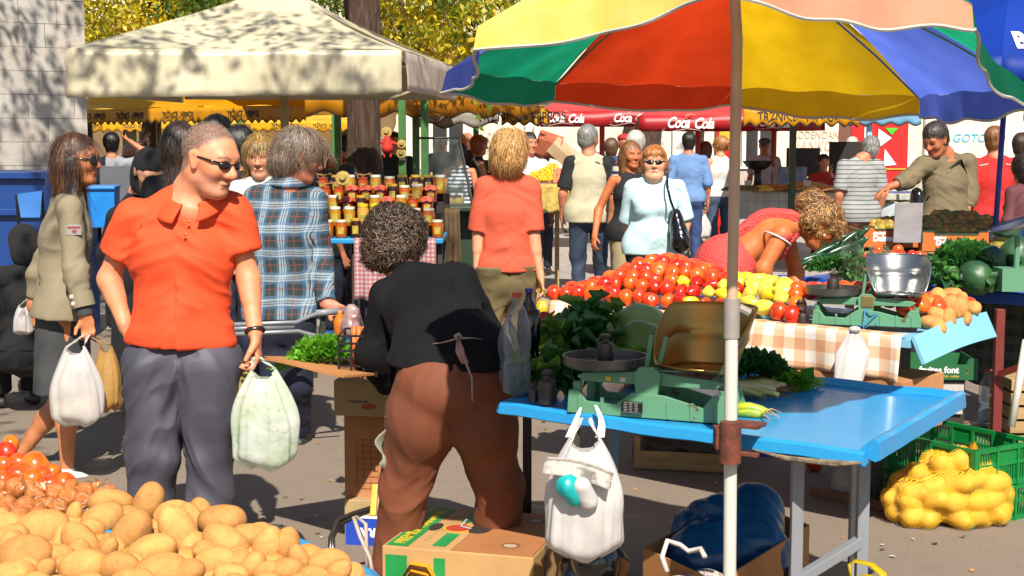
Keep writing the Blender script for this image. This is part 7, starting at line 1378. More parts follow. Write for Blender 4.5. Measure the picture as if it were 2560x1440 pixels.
for c1,c2 in(('e0b812','d8b428'),('dcca3c','d2c850'),('c0220c','d04010')):
 v,f=sph(20,14); a=np.arctan2(v[:,1],v[:,0]); z=v[:,2]; w_=(1-.28*(z<0)*(-z))*(1+.10*np.cos(a*4)*(z>-.6)); v=np.stack([v[:,0]*w_*.8,v[:,1]*w_*.8,z*1.15-.3*np.exp(-((v[:,0]**2+v[:,1]**2)/.1))*(z>0)],1)
 g=MB(); g.tube([(0,0,.8),(.03,0,1.05),(.12,.04,1.3)],[.12,.08,.09],7); g.lathe([(.3,.86),(.22,.9),(0,.92)],n=10); n=len(v); fs=[list(x) for x in f]; mi=[0]*len(fs)+[1]*len(g.f); fs+=[[i+n for i in x] for x in g.f]
 PEP.append(mk('pepper',np.concatenate([v,np.array(g.v)]),fs,[mt('pepper'+c1,c1,.25,c2,2,coat=.3,randv=.2),mt('pepper_stem','7c9a2a',.6)],mi))
def htop(s):return min(1,max(0,s/.30))*min(1,max(.25,(1.95-s)/.9))
nt_=0; cells=[]
t=-.005; row=0
while t<.70:
 s=-.02+(.037 if row%2 else 0)
 while s<1.9:
  cells.append((s+rp_.uniform(-.008,.008),t+rp_.uniform(-.008,.008))); s+=.075
 t+=.066; row+=1
for s,t in cells:
 h=.036+.185*htop(s)*min(1,max(0,(t+.02)/.42))**.75*(1-max(0,(t-.46)/.3)*.8); p=GL+dd*s+nn*(.05+t)+V((0,0,h+rp_.uniform(-.006,.008)))
 px,py=pix(p); lim=np.interp(px,[1380,1480,1600,1700,1770,1830,1900,2000,2300],[722,676,650,655,678,702,706,724,726])
 while py<lim and p.z>z2+.03:p.z-=.006; px,py=pix(p)
 if s>1.32 and t<.26 and 2000<px:continue
 if s>1.80:continue
 if(1695<px<1845 and 704<py) and t<.42:place(PEP[rp_.choice([0,1,2,2,0])],'pepper',p,(rp_.uniform(-2.2,-.6),rp_.uniform(-.8,.8),rp_.uniform(-1,1)),.038,'glossy red or yellow round pepper at the front of the tomato heap','pepper','mixed peppers on the gingham table'); continue
 if(1835<px<1985 and 676<py<775) or(1700<px<1760 and 715<py):place(PEP[rp_.choice([0,1,1])],'pepper',p+V((0,0,.01)),(rp_.uniform(-2.2,-.8),rp_.uniform(-.8,.8),rp_.uniform(-1,1)),.042,'pale yellow pepper in the patch between the two tomato heaps','pepper','yellow peppers on the gingham table'); continue
 tomato(p,rp_.uniform(.036,.045),'ripe red tomato heaped on the gingham table','tomatoes heaped on the gingham table',0 if rp_.random()<.06 else None); nt_+=1
 # potatoes
POT=[]
def potmesh(k,cs=('b98238','a8712e')):
 v,f=sph(26,18); v=v*np.array([1,.68+.08*math.sin(k*2.1),.62+.05*math.cos(k*1.3)]); q=v*1.1+k*7.3; v=v*(1+.12*fbm(q,k,2)[:,None]+.02*fbm(v*5,k+9,2)[:,None]); v[:,1]+=.12*math.sin(k*1.7)*v[:,0]**2
 for e in range(4):c=v[(e*97+k*31)%len(v)]; v=v*(1-.05*np.exp(-((v-c)**2).sum(1)/.008))[:,None]
 return v,f
def potmat(name,a,b_,spot):
 m,t,N,L,b=NB(name); oi=nd(t,'ObjectInfo'); vec0=coords(t); ad=nd(t,'VectorMath'); ad.operation='ADD'; L.new(vec0,ad.inputs[0]); cx=nd(t,'CombineXYZ'); L.new(mth(t,'MULTIPLY',oi.outputs['Random'],40),cx.inputs[0]); L.new(cx.outputs[0],ad.inputs[1]); vec=ad.outputs[0]
 o=mixc(t,ramp(t,noi(t,vec,1.6,5,.6),[(.35,0.),(.68,1.)]),lin(a),lin(b_)); o=mixc(t,ramp(t,noi(t,vec,14,3,.7),[(.63,0.),(.70,.75)]),o,lin(spot)); o=mixc(t,ramp(t,noi(t,vec,4,6,.75),[(.52,0.),(.7,.55)]),o,lin('96683a'))
 hs=N.new('ShaderNodeHueSaturation'); L.new(o,hs.inputs['Color']); L.new(mth(t,'MULTIPLY_ADD',oi.outputs['Random'],.3,.82),hs.inputs['Value']); L.new(hs.outputs[0],b.inputs['Base Color']); b.inputs['Roughness'].default_value=.6; b.inputs['Subsurface Weight'].default_value=.05; b.inputs['Subsurface Scale'].default_value=.01
 bump(t,b,mth(t,'ADD',noi(t,vec,30,4,.7),noi(t,vec,6,3)),.35,.02); return m
pm_=potmat('potato_skin','d0954e','be803c','6a4420')
for k in range(7):v,f=potmesh(k); POT.append(mk('potato',v,f,pm_))
plist=[(210,1180,270,10),(560,1120,230,20),(400,1100,150,80),(720,1210,320,55),(820,1025,215,62),(430,1250,250,-35),(830,1310,280,22),(120,1330,280,8),(310,1320,175,-12),(990,1190,290,-65),(960,1085,200,10),(1240,1130,245,-4),(1250,1262,275,-22),(1390,1215,185,0),(1495,1275,205,65),(1600,1270,190,75),(1195,1362,225,15),(1410,1395,200,60),(1600,1410,190,0),(1670,1345,160,-60),(1840,1370,215,0),(650,1400,230,10),(450,1395,270,5),(230,1410,150,50),(900,1412,300,5),(560,1015,160,20),(1060,1115,170,-60),(1130,1300,110,0),(1890,1425,170,40),(60,1430,220,0),(1040,1420,200,20),(1290,1430,190,0),(660,1010,150,-30),(480,1180,160,10),(700,1100,150,0),(1120,1060,120,-50),(30,1250,150,40),(590,1290,150,60),(930,1290,120,0),(1330,1325,120,0),(1480,1420,150,30),(1750,1440,170,0),(20,1170,200,0),(40,1225,190,20),(110,1165,170,-20),(620,1275,150,0)]
for i,(zx,zy,ln,ang_) in enumerate(plist):
 px,py=zx/2.25,800+zy/2.25; Y=3.02-(py-1245)/195*.62; L_=ln/2.25/F*Y*.585; p=at(px,py,Y)+V((0,.02,-.005))
 place(POT[i%7],'potato',p,(rp_.uniform(-.4,.4),R(-ang_),rp_.uniform(-.35,.35)),(L_,L_*rp_.uniform(.95,1.1),L_*rp_.uniform(.95,1.15)),'smooth yellow potato in the foreground heap','potato','potatoes heaped in the foreground')
fill=[(px+(27 if r_%2 else 0),1268+r_*40) for r_ in range(7) for px in range(-60,860,54)]
for i,(px,py) in enumerate(fill):
 if py<1285+max(0,px-480)*.30:continue
 Y=3.02-(py-1245)/195*.62+.05
 place(POT[i%7],'potato',at(px,py,Y)+V((0,.04,-.034)),rrot(),rp_.uniform(.046,.058),'smooth yellow potato in the foreground heap','potato','potatoes heaped in the foreground')
onm,t,N,L,b=NB('onion_skin'); vec=coords(t); sp=nd(t,'SeparateXYZ'); L.new(vec,sp.inputs[0]); an=mth(t,'ARCTAN2',sp.outputs[1],sp.outputs[0]); cbx_=nd(t,'CombineXYZ'); L.new(mth(t,'MULTIPLY',an,3.),cbx_.inputs[0]); L.new(mth(t,'MULTIPLY',sp.outputs[2],.7),cbx_.inputs[1]); oi=nd(t,'ObjectInfo'); L.new(mth(t,'MULTIPLY',oi.outputs[5] if len(oi.outputs)>5 else oi.outputs['Random'],9),cbx_.inputs[2])
n1=noi(t,cbx_.outputs[0],3.5,4,.6); L.new(ramp(t,n1,[(.3,lin('8a4218')),(.5,lin('b5662c')),(.7,lin('c98a4a'))]),b.inputs['Base Color']); b.inputs['Roughness'].default_value=.3; bump(t,b,n1,.4,.03)
v,f=sph(22,16); r=np.hypot(v[:,0],v[:,1]); v[:,2]=v[:,2]*.9+.45*np.exp(-(r/.16)**2)*(v[:,2]>0)-.05*np.exp(-(r/.2)**2)*(v[:,2]<0); ON=mk('onion',v,f,onm)
for i,(zx,zy,d_) in enumerate([(110,960,120),(210,1010,110),(40,1025,90),(160,1075,130),(330,990,110),(400,1015,120),(490,985,110),(260,1065,100),(30,1110,100),(70,1185,120),(300,1060,90),(130,1130,130),(20,1290,110),(60,1060,110),(10,960,100),(420,960,90),(560,970,90),(180,950,80),(350,1070,100),(10,1180,110),(620,985,90),(480,1030,100),(230,1120,110)]):
 px,py=zx/2.25,800+zy/2.25; Y=3.35-(py-1215)/100*.25; r_=d_/2.25/F*Y*.55; place(ON,'onion',at(px,py-4,Y)+V((0,-.02,.008)),(rp_.uniform(-1.5,1.5),rp_.uniform(-1.5,1.5),rp_.uniform(0,6)),r_,'papery brown onion between the foreground potatoes and tomatoes','onion','onions in the foreground')
g=MB()
for i in range(90):
 px=rp_.uniform(-10,300) if i%3 else rp_.uniform(180,300); py=rp_.uniform(1205,1330)-(px*.02); Y=3.3-(py-1215)/100*.25-rp_.uniform(0,.06); p=at(px,py,Y); a=rp_.uniform(0,6.3); s_=rp_.uniform(.005,.014); u1=V((math.cos(a),rp_.uniform(-.6,.6),math.sin(a)))*s_; u2=V((-math.sin(a),rp_.uniform(-.6,.6),math.cos(a)))*s_*.5
 g.cm=i%2; g.add([p-u1,p+u2+V((0,-.004,.002)),p+u1,p-u2],[(0,1,2,3)])
tag(obj('onion_skins',g,[mt('peel1','b88450',.35,trans=.3),mt('peel2','d0a878',.35,trans=.3)]),'loose papery onion skins scattered over the onions','onion skins',kind='stuff')
for i,(zx,zy,d_,k) in enumerate([(30,752,130,1),(22,822,115,2),(110,805,120,3),(180,892,135,0),(205,825,170,0),(282,922,120,1),(370,917,118,2),(300,857,90,0),(100,880,115,3),(20,900,100,1),(60,700,100,0),(140,860,110,2),(240,880,110,3)]):
 px,py=zx/2.25,800+zy/2.25; Y=3.62-(py-1110)/100*.25; r_=d_/2.25/F*Y*.56; o=tomato(at(px,py,Y),r_,'large ripe tomato beyond the foreground onions','large tomatoes in the foreground',k)
g=MB(); g.ell((0,0,0),1)
# support body under the foreground heap (crate of produce)
t=thing('produce_crate','shallow wooden trays under the foreground onions and tomatoes','crate',(-1.25,3.4,.6)); g=MB(); g.box((-1.9,3.4,.60),(1.5,.8,.2),R(4)); obj('tray',g,wood,t,bev=.01); leg(t,(-1.2,3.3,.6),.05,wood); leg(t,(-1.9,3.6,.6),.05,wood)
# potatoes on the gingham table
for i,(px,py,ln) in enumerate(((2345,752,62),(2380,738,52),(2365,768,66),(2402,752,50),(2428,770,54),(2345,790,60),(2395,778,66),(2330,770,50),(2325,805,50),(2418,795,40),(2370,800,60),(2345,815,52))):
 Y=6.15-(py-740)/80*.35+(px-2330)*.0012; r_=ln/F*Y*.55; place(POT[i%7],'potato',at(px,py,Y),rrot(),r_,'pale potato piled at the right end of the gingham table','potato','potatoes on the gingham table')
 # courgettes, bagged salad, tomatoes, lettuce on the deep blue table
czm=mt('courgette','12301c',.3,'1d4a26',9,coat=.2,randv=.3); g=MB(); g.tube([(-1,0,0),(-.92,0,0),(-.5,0,.03),(0,0,.05),(.6,0,.03),(.9,0,0),(.97,0,0),(1.08,0,0)],[.08,.17,.2,.21,.19,.14,.08,.07],12); CZ=mk('courgette',g.v,g.f,czm)
for i,(px,py,a_,ln) in enumerate(((2080,605,25,80),(2120,598,35,75),(2150,590,45,62),(2100,625,20,90),(2060,628,25,80),(2135,612,30,70),(2030,645,15,70),(2090,645,20,90),(2150,615,50,60),(2010,660,30,60),(2050,660,25,70))):
 Y=8.75-(py-590)/80*.5; place(CZ,'courgette',at(px,py,Y),(rp_.uniform(-.3,.3),R(-a_),rp_.uniform(-.5,.3)),ln/F*Y*.5,'dark green courgette in the pile beside the woman in red','courgette','courgettes on the deep blue table')
for i,(px,py) in enumerate(((2165,640),(2185,632),(2205,628),(2230,632),(2250,630),(2215,645),(2180,655),(2260,640),(2165,672),(2175,690),(2190,672),(2300,634),(2280,632),(2320,640),(2245,618),(2195,620))):Y=8.5-(py-620)/80*.4; tomato(at(px,py+7,Y),.034,'deep red tomato behind the bagged salads on the deep blue table','tomatoes on the deep blue table',1+i%3)
def leafball(name,label,cat,c,rad,n,size,mat,seed,stems=None,up=1.,group=None,tint=.4,flat=.8,drop=-.2):
 r=np.random.default_rng(seed); q=r.normal(size=(n,3)); q/=np.linalg.norm(q,axis=1,keepdims=True); q*=(r.uniform(.3,1,(n,1))**.4)*np.array(rad); q[:,2]=np.abs(q[:,2])*up-rad[2]*.2
 q=q*(1+.25*fbm(q*9,seed)[:,None]); v,f=leafmesh(q+np.array(c),size,seed,drop,.5); col=np.repeat(np.clip(r.normal(tint,.25,n),0,1),4)[:,None]*np.ones(3); t=thing(name,label,cat,c,0,group); obj('leaves',(v,f),mat,t,col=col)
 if stems:
  g=MB(); d,L_,k=stems
  for i in range(k):a=V(c)+V((rp_.uniform(-.5,.5)*rad[0],rp_.uniform(-.5,.5)*rad[1],rp_.uniform(-.1,.3)*rad[2])); e=V(c)+V(d)*L_*rp_.uniform(.8,1.1)+V((rp_.uniform(-1,1),rp_.uniform(-1,1),rp_.uniform(-.3,.8)))*.022; g.tube([a,a.lerp(e,.5)+V((0,0,.01)),e],.0022,5)
  obj('stems',g,mt('stem_green','6f9a2c',.5),t)
 return t
PG=leafmat('parsley_leaf','2f6a12','6fae28',.35); DG=leafmat('dark_leaf','1a4420','3f7a2e',.3); LG=leafmat('lettuce_leaf','24541f','6fa345',.35)
leafball('parsley','bright green parsley bunch lying on the cardboard sheet','parsley',at(815,886,5.45),(.115,.09,.075),1500,.022,PG,31,(V((-1,-.25,-.28)),.19,46),tint=.55)
leafball('parsley','dark parsley bunches lying behind the umbrella pole on the front blue table','parsley',at(1885,925,4.85),(.12,.08,.07),1300,.024,DG,32,(V((1,-.1,-.2)),.22,30),tint=.3)
leafball('parsley','curly dark green parsley heap beside the courgettes','parsley',at(2080,670,8.05),(.14,.09,.075),1500,.024,DG,33,tint=.55)
leafball('lettuce','dark frilly loose lettuce heaped left of the blue parasol pole','lettuce',at(2410,680,7.95),(.20,.16,.19),2600,.05,DG,34,tint=.6)
def leaf_big(p,dirv,up,L_,W_,curl,seed):
 dirv=V(dirv).normalized(); n=V(up).normalized(); s_=dirv.cross(n).normalized(); n=s_.cross(dirv)
 def f(u,v):
  w_=W_*math.sin(math.pi*min(1,.12+.88*v)**.8)**.7; x=(u-.5)*2; r_=.012*math.sin(v*17+seed+x*3)*abs(x)+.02*math.sin(v*7+seed)*x
  return V(p)+dirv*L_*(v-curl*.25*v*v)+s_*w_*x*(1-.2*abs(x))+n*(.35*W_*x*x+r_-curl*L_*v*v*.6-.003*math.exp(-(x/.08)**2)*3)
 return f
chm=mt('chard','3f7434',.36,'28541f',6,trans=.3,spec=.6,bm=.5,bs=40,bd=.006); chm2=mt('chard_light','7d9a3c',.4,'4f7a2a',6,trans=.3,bm=.5,bs=40,bd=.006)
def greens(label,c,n,L_,W_,seed,mats=(chm,chm2),cat='greens',spread=1.,name='leafy_greens'):
 r=random.Random(seed); t=thing(name,label,cat,c)
 for i in range(n):
  a=r.uniform(0,6.28); e=r.uniform(-.1,1.15); d=V((math.cos(a)*math.cos(e),math.sin(a)*math.cos(e),math.sin(e))); up=V((-math.cos(a)*math.sin(e),-math.sin(a)*math.sin(e),math.cos(e)))+V((0,0,.1)); g=MB(); p=V(c)+V((r.uniform(-.5,.5),r.uniform(-.4,.4),r.uniform(-.1,.35)))*L_*.7*spread
  g.sheet(leaf_big(p,d,up,L_*r.uniform(.7,1.15),W_*r.uniform(.8,1.2),r.uniform(.3,1.0),r.uniform(0,9)),8,12); obj('leaf',g,mats[0 if r.random()<.75 else 1],t,smooth=3)
 return t
greens('dark glossy chard leaves heaped behind the round pan of the front scale',at(1440,870,4.95),34,.16,.07,1); greens('chard leaves standing up at the top of the greens heap',at(1480,815,5.1),24,.15,.065,2); greens('broad green leaves trailing down to the table behind the weights',at(1400,950,4.75),30,.15,.06,3)
greens('dark leaves poking up beside the pale cabbage',at(1570,820,5.2),9,.13,.045,4); greens('limp lighter leaves spread under the front scale',at(1530,930,4.85),14,.13,.05,5,(chm2,chm))
def cabbage(label,c,r_,mat,seed,outer=5,matl=None):
 t=thing('cabbage',label,'cabbage',c); v,f=sph(36,26); a=np.arctan2(v[:,1],v[:,0]); rid=np.abs(np.sin(a*4+2*vn(v*1.5,seed)))**6; v=v*(1+.05*fbm(v*2,seed)[:,None]+.02*rid[:,None]); q=np.asarray(v)*r_*np.array([1,1,.88]); A_=np.array(Matrix.Rotation(seed,3,'X')@Matrix.Rotation(seed*2,3,'Y')); obj('cabbage_head',MBfrom(q@A_.T+np.array(c),f),mat,t,smooth=3); rr=random.Random(seed)
 for i in range(outer):a=rr.uniform(0,6.28); d=V((math.cos(a)*.3,math.sin(a)*.3,1)); g=MB(); up=V((-math.cos(a),-math.sin(a),.3)); g.sheet(leaf_big(V(c)+V((math.cos(a)*r_*.98,math.sin(a)*r_*.98,-r_*.7)),d,up,r_*1.5,r_*.75,.5,i),8,10); obj('outer_leaf',g,matl or mat,t,smooth=3)
def MBfrom(v,f):g=MB(); g.add([tuple(x) for x in v],f); return g
lt1=mt('lettuce_green','5f9440',.4,'3d7030',8,trans=.35,bm=.6,bs=60,bd=.008); lt2=mt('lettuce_dark','2f5c34',.4,'1f4426',8,trans=.3,bm=.6,bs=60,bd=.008)
greens('frilly lettuce leaves tumbling over the front of the deep blue table',at(2375,712,7.72),34,.12,.055,12,(lt2,lt1),'lettuce',1.3,'lettuce'); greens('second frilly lettuce under the blue ribbon ties',at(2440,668,7.95),26,.13,.06,13,(lt2,lt2),'lettuce',1.2,'lettuce')
cbm=mt('cabbage_pale','8a9a5a',.4,'6a8440',4,bm=.4,bs=18,bd=.01); cbg=mt('cabbage_green','5a7a2a',.4,'42621c',5,bm=.5,bs=18,bd=.01); cbd=mt('cabbage_shaded','1f3d24',.45,'2f5530',5,bm=.5,bs=18,bd=.01)  # the darkest cabbage green has the shade mixed into its colour
cabbage('pale round cabbage top behind the brass scoop',at(1605,830,5.15),.115,cbm,3,2); cabbage('green cabbage with ribbed leaves beside the front scale pan',at(1600,880,4.95),.11,cbg,5,4,chm2)
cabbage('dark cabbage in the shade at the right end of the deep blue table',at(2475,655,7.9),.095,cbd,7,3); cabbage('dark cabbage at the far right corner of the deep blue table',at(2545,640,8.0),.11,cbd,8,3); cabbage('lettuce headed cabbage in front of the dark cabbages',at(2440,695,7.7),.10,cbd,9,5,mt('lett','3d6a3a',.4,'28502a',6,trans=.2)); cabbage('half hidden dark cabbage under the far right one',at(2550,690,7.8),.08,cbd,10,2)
weight('dark weight standing among the cabbages on the deep blue table',on(2505,722,.815),.036,.105)
q=on(2545,728,.82); g=MB(); g.lathe([(.028,0),(.036,.075),(.034,.075),(.026,.004),(0,.004)],q,18); tag(obj('paper_cup',g,mt('bluish_cup','7d90b4',.5),smooth=.6,loc=q),'pale blue cup at the end of the deep blue table','cup')
# bagged salads
film=glassy('film',(.8,.85,.8),.2,.06)
for i,(lb,px,py) in enumerate((('left clear bag of salad leaves on the deep blue table',2130,668),('right clear bag of salad leaves, behind the aluminium scoop',2200,676))):
 c=at(px,py,7.95); t=thing('salad_bag',lb,'bag',c); r=np.random.default_rng(i+50); n=500; q=r.normal(size=(n,3))*np.array([.035,.035,.05]); v,f=leafmesh(q+np.array(c),.04,i+5); obj('salad',(v,f),LG,t,col=np.repeat(r.uniform(0,.7,n),4)[:,None]*np.ones(3))['kind']='stuff'
 g=MB(); g.sheet(lambda u,v:c+V(((.075-.02*v+.006*math.sin(u*25+v*9))*math.cos(u*6.283),(.07-.01*v)*math.sin(u*6.283),-.11+.24*v+.012*math.sin(u*19)*v)),36,12); obj('film',g,film,t,smooth=3)
 # leeks / spring onions on the blue table
lk1=mt('leek_white','b8b088',.4,'8f9a50',6,st=(1,1,1)); lk2=mt('leek_green','6f9430',.4,'8a9a4a',6); rootm=mt('rootlets','7a5c3a',.9)
t=thing('spring_onions','heap of pale spring onions with muddy roots beside the umbrella pole','spring onions',at(1885,985,4.65),0)
for i in range(34):
 px=rp_.uniform(1850,1935); py=955+(i%12)*5.2+rp_.uniform(-5,5); Y=4.85-(py-950)/85*.33; a=at(px-60,py-3,Y)+V((0,0,.0)); b_=at(px+rp_.uniform(5,40),py+rp_.uniform(-6,10),Y-.02); a.z=max(a.z,z1+.02); b_.z=max(b_.z,z1+.008); g=MB(); g.tube([a,a.lerp(b_,.5)+V((0,0,.006)),b_,b_.lerp(a,-.06)],[.008,.009,.010,.006],8); g.cm=1
 for k in range(5):e=b_+(b_-a).normalized()*rp_.uniform(.02,.07)+V((0,rp_.uniform(-.02,.02),rp_.uniform(-.012,.006))); e.z=max(e.z,z1+.003); g.tube([b_,b_.lerp(e,.5)+V((0,0,.004)),e],[.0018,.0012,.0006],4)
 obj('spring_onion',g,[lk1,rootm],t,smooth=3)
for j,(lb,y0,y1) in enumerate((('longer leek with trailing root at the table edge by the pole',1018,1026),('shorter leek below the longer one at the table edge by the pole',1030,1034))):
 t=thing('leek',lb,'leek',at(1870,y0,4.3)); a=at(1832,y0,4.33); b_=at(1905-j*10,y1,4.3); g=MB(); g.tube([a,a.lerp(b_,.6)+V((0,0,.004)),b_,b_+(b_-a).normalized()*.02],[.018,.017,.014,.006],12); obj('stalk',g,mt('leek_yellow','b0b030',.4,'7d9a2c',8,st=(1,6,6)),t,smooth=3); g=MB()
 for k in range(4):e=on(1950+rp_.uniform(-30,20),y1+6+k*4,z1+.003); g.tube([b_+V((.01,0,0)),b_.lerp(e,.5)+V((0,0,.008)),e],[.003,.002,.0007],4)
 obj('root',g,mt('pale_root','a8906a',.8),t)
leafball('onion_greens','green onion tops pointing right beyond the muddy roots','onion tops',at(1975,955,4.8),(.06,.02,.012),60,.05,PG,41,tint=.6)
# netted potatoes
c=on(2400,1330,0); t=thing('potato_sack','yellow net sack full of potatoes standing on the asphalt','sack',(c.x,c.y+.2,0)); cc=V((c.x,c.y+.17,0)); r=random.Random(4); pts=[]
for lay,(nx_,ny_,rx_,ry_,zz_) in enumerate(((5,3,.20,.105,.055),(5,3,.215,.12,.13),(5,3,.195,.105,.205),(4,2,.13,.055,.265))):
 for i in range(nx_):
  for k in range(ny_):
   x=(i/(nx_-1)*2-1); y=(k/max(1,ny_-1)*2-1); sq_=math.sqrt(max(.3,1-.35*x*x*y*y)); pts.append(V((x*rx_*sq_+r.uniform(-.014,.014),y*ry_*(1-.3*x*x)+r.uniform(-.012,.012),zz_+r.uniform(-.012,.012)-.03*x*x*lay*.5+.02*x*(lay>1))))
angs_=[r.uniform(-.7,.7) for q in pts]; tl_=[r.uniform(-.5,.5) for q in pts]
for i,q in enumerate(pts):s_=r.uniform(.052,.062); v,f=potmesh(i%7); A_=np.array(Matrix.Rotation(angs_[i],3,'Z')@Matrix.Rotation(tl_[i],3,'Y')); obj('potato',MBfrom((v*s_)@A_.T+np.array(cc+q),f),mt('net_potato','d9b05c',.65,'c89a40',8),t,smooth=3)
dv_=[V((math.cos(a)*math.cos(b_),math.sin(a),-math.sin(b_)))*.026 for a,b_ in zip(angs_,tl_)]; pr=[seg(cc+q-d_,cc+q+d_,.046,k=.022) for q,d_ in zip(pts,dv_)]; v,f=blob(pr,.009); v=v+normals(v,f)*(.002+.002*fbm(v*30,3))[:,None]; keep=v[:,2]>.006
netm,nt_t,N,L,b=NB('net'); vec=coords(nt_t,(1,1,1)); w1=nd(nt_t,'TexWave'); w1.inputs['Scale'].default_value=34; w1.inputs['Distortion'].default_value=1.5; w1.wave_type='BANDS'; w1.bands_direction='Z'; L.new(coords(nt_t,(1,1,1.6),(0,R(35),0)),w1.inputs[0]); w2=nd(nt_t,'TexWave'); w2.inputs['Scale'].default_value=34; w2.inputs['Distortion'].default_value=1.5; w2.bands_direction='Z'; L.new(coords(nt_t,(1,1,1.6),(R(10),R(-35),0)),w2.inputs[0])
al=mth(nt_t,'GREATER_THAN',mth(nt_t,'MAXIMUM',w1.outputs[1],w2.outputs[1]),.78); b.inputs['Base Color'].default_value=(*lin('e6b024'),1); b.inputs['Roughness'].default_value=.75; L.new(al,b.inputs['Alpha']); obj('net',(v,f),netm,t,smooth=3)
g=MB(); e=cc+V((.2,-.03,.12)); ym=mt('yellow_net_solid','d0960c',.5,trans=.3)
e2=cc+V((.1,0,.27)); g.sheet(lambda u,v:e2+V((.035*math.cos(u*6.28)*(1-.7*v),.02*math.sin(u*6.28),.07*v+.012*math.sin(u*19)*v)),14,4); obj('net_tuft',g,ym,t,smooth=3)
# melons on the printed boxes
mlm=mt('cantaloupe','8a6a1c',.6,'5f6a1e',3,randv=.5,bm=.2,bs=20); v,f=sph(18,12); ML=mk('melon',v*(1+.03*fbm(v*2)[:,None]),f,mlm); mlo=mt('melon_orange','b5691c',.55,'8f7a20',2.5,randv=.5); ML2=mk('melon',v,f,mlo)
for row in range(8):
 for k in range(13):
  px=2318+k*13.5+(7 if row%2 else 0)+rp_.uniform(-3,3); py=612-row*10.5+rp_.uniform(-3,3)
  if py<535+abs(px-2385)*.25-10 or px>2480:continue
  place(ML if rp_.random()<.5 else ML2,'melon',at(px,py,8.8+row*.045),rrot(),rp_.uniform(.030,.036),'small green and orange round fruit heaped on the right printed box','fruit','round fruit on the right printed box')
for k in range(22):px=2185+(k%8)*11+rp_.uniform(-4,4); py=566-(k//8)*8+max(0,2215-px)*.3; place(ML if k%2 else ML2,'melon',at(px,py,8.85+(k//8)*.05),rrot(),.027,'small round fruit on the left printed box behind the grey card','fruit','round fruit on the left printed box')
for k in range(36):px=2492+(k%7)*13+rp_.uniform(-4,4); py=630-(k//7)*13+rp_.uniform(-3,3); place(ML,'melon',at(px,py,8.7+(k//7)*.06),rrot(),.038,'dark green round melon right of the blue parasol pole','melon','dark melons right of the parasol pole')
# third scale pan, right edge
q=at(2545,560,7.6); t=thing('market_scale','part of a scale with a wide dark steel scoop at the right edge','scale',(q.x,7.6,.83)); g=MB(); g.sheet(lambda u,v:q+V(((.02+.13*v)*math.cos(u*6.283)-.0,(.02+.12*v)*math.sin(u*6.283),-.06+.07*v*v+.05*v*math.cos(u*6.283))),30,8); obj('scoop_pan',g,alu,t,smooth=3,sol=.004); g=MB(); g.box((q.x,7.6,.9),(.2,.16,.12)); g.tube([(q.x,7.6,.9),q-V((0,0,.05))],.015,8); obj('base',g,greenm,t)
# citrus and peaches on the far table
orm=mt('yellow_fruit','e0a008',.4,'d99004',4,randv=.15); OR_=mk('orange',v,f,orm); pem=mt('peach_fruit','d07858',.5,'c9604a',3,randv=.2); PE=mk('peach',v,f,pem)
for row in range(8):
 for k in range(13-row):
  px=1318+row*4+k*8.2+rp_.uniform(-2,2); py=449-row*5.2; p_=place(OR_,'orange',at(px,py,15.2+row*.06),(0,0,0),.022,'small bright yellow citrus fruit heaped on the ochre draped table','citrus fruit','yellow citrus on the ochre draped table')
for row in range(6):
 for k in range(6):place(PE,'peach',at(1388+k*9+rp_.uniform(-2,2),455-row*6,15.1+row*.06),(0,0,0),.022,'pinkish peach heaped right of the yellow citrus','peach','peaches on the ochre draped table')
ot=[(1342,352,62,42,18,16.6),(1378,372,70,30,40,16.5)]
for i,(px,py,w_,h_,an_,Y) in enumerate(ot):q=at(px+30,py+10,Y); g=MB(); g.box(q,(w_/F*Y,.3,h_/F*Y),M=Matrix.Rotation(R(an_),4,'Y')@Matrix.Rotation(R(20),4,'X')); tag(obj('fruit_crate',g,mt(('red_crate_card','pale_crate_card')[i],('a8583c','b59c7c')[i],.8,('964c32','a38a68')[i],4),loc=q,bev=.01),('reddish crate being tipped over the oranges','pale crate half under the reddish crate being tipped')[i],'crate')
# dried fruit heaps on the far table
for i,(px,py,rx,c1,c2) in enumerate(((1860,462,.3,'6a5a18','3a2c14'),(1930,465,.3,'b06a1c','7c3c14'),(1905,458,.15,'c0a020','a08018'),(2015,462,.34,'b58850','9a6a38'),(2090,464,.3,'b06030','9a7a48'),(2155,466,.25,'b07040','8a4420'))):
 q=at(px,py+6,18.6+.3*(i%2)); q.z=zd+.005; vv,ff=sph(40,20); vv=vv*np.array([rx,.25,.11 if i in(3,) else.07]); vv[:,2]=np.maximum(vv[:,2],0); vv=vv*(1+.09*fbm(vv*45,i)[:,None]); o=obj('dried_fruit',MBfrom(vv+np.array(q),ff),mt('dried%d'%i,c1,.7,c2,45,bm=.9,bs=40,bd=.03),loc=q)
 tag(o,('dark green and black heap at the left end of the dried fruit table','rust orange heap of dried fruit','small yellow heap near the left end of the dried fruit table','tall tan heap of nuts with a white price card','mixed reddish heap right of the tan nuts','brown orange heap at the right end of the dried fruit table')[i],'dried fruit',kind='stuff')
for i,px in enumerate((1870,2018,2092)):q=at(px,458,18.5); g=MB(); g.box(q,(.09,.01,.07),M=Matrix.Rotation(R(-20),4,'X')); tag(obj('price_card',g,mt('whitecard2','a39c94',.7),loc=q),('white price card at the dark left heap','white price card stuck in the tan nuts','white price card in the mixed reddish heap')[i],'price card')
t=thing('market_scale','black scale with a big scoop on the dried fruit table','scale',at(1895,465,18.9)); q=at(1895,425,18.9); g=MB(); g.sheet(lambda u,v:q+V(((.05+.16*v)*math.cos(u*6.283),(.05+.12*v)*math.sin(u*6.283),.12*v*v)),24,6); g.tube([q,V((q.x,q.y,zd))],.05,8); obj('scale_body',g,mt('black_plastic','141416'),t,smooth=3)
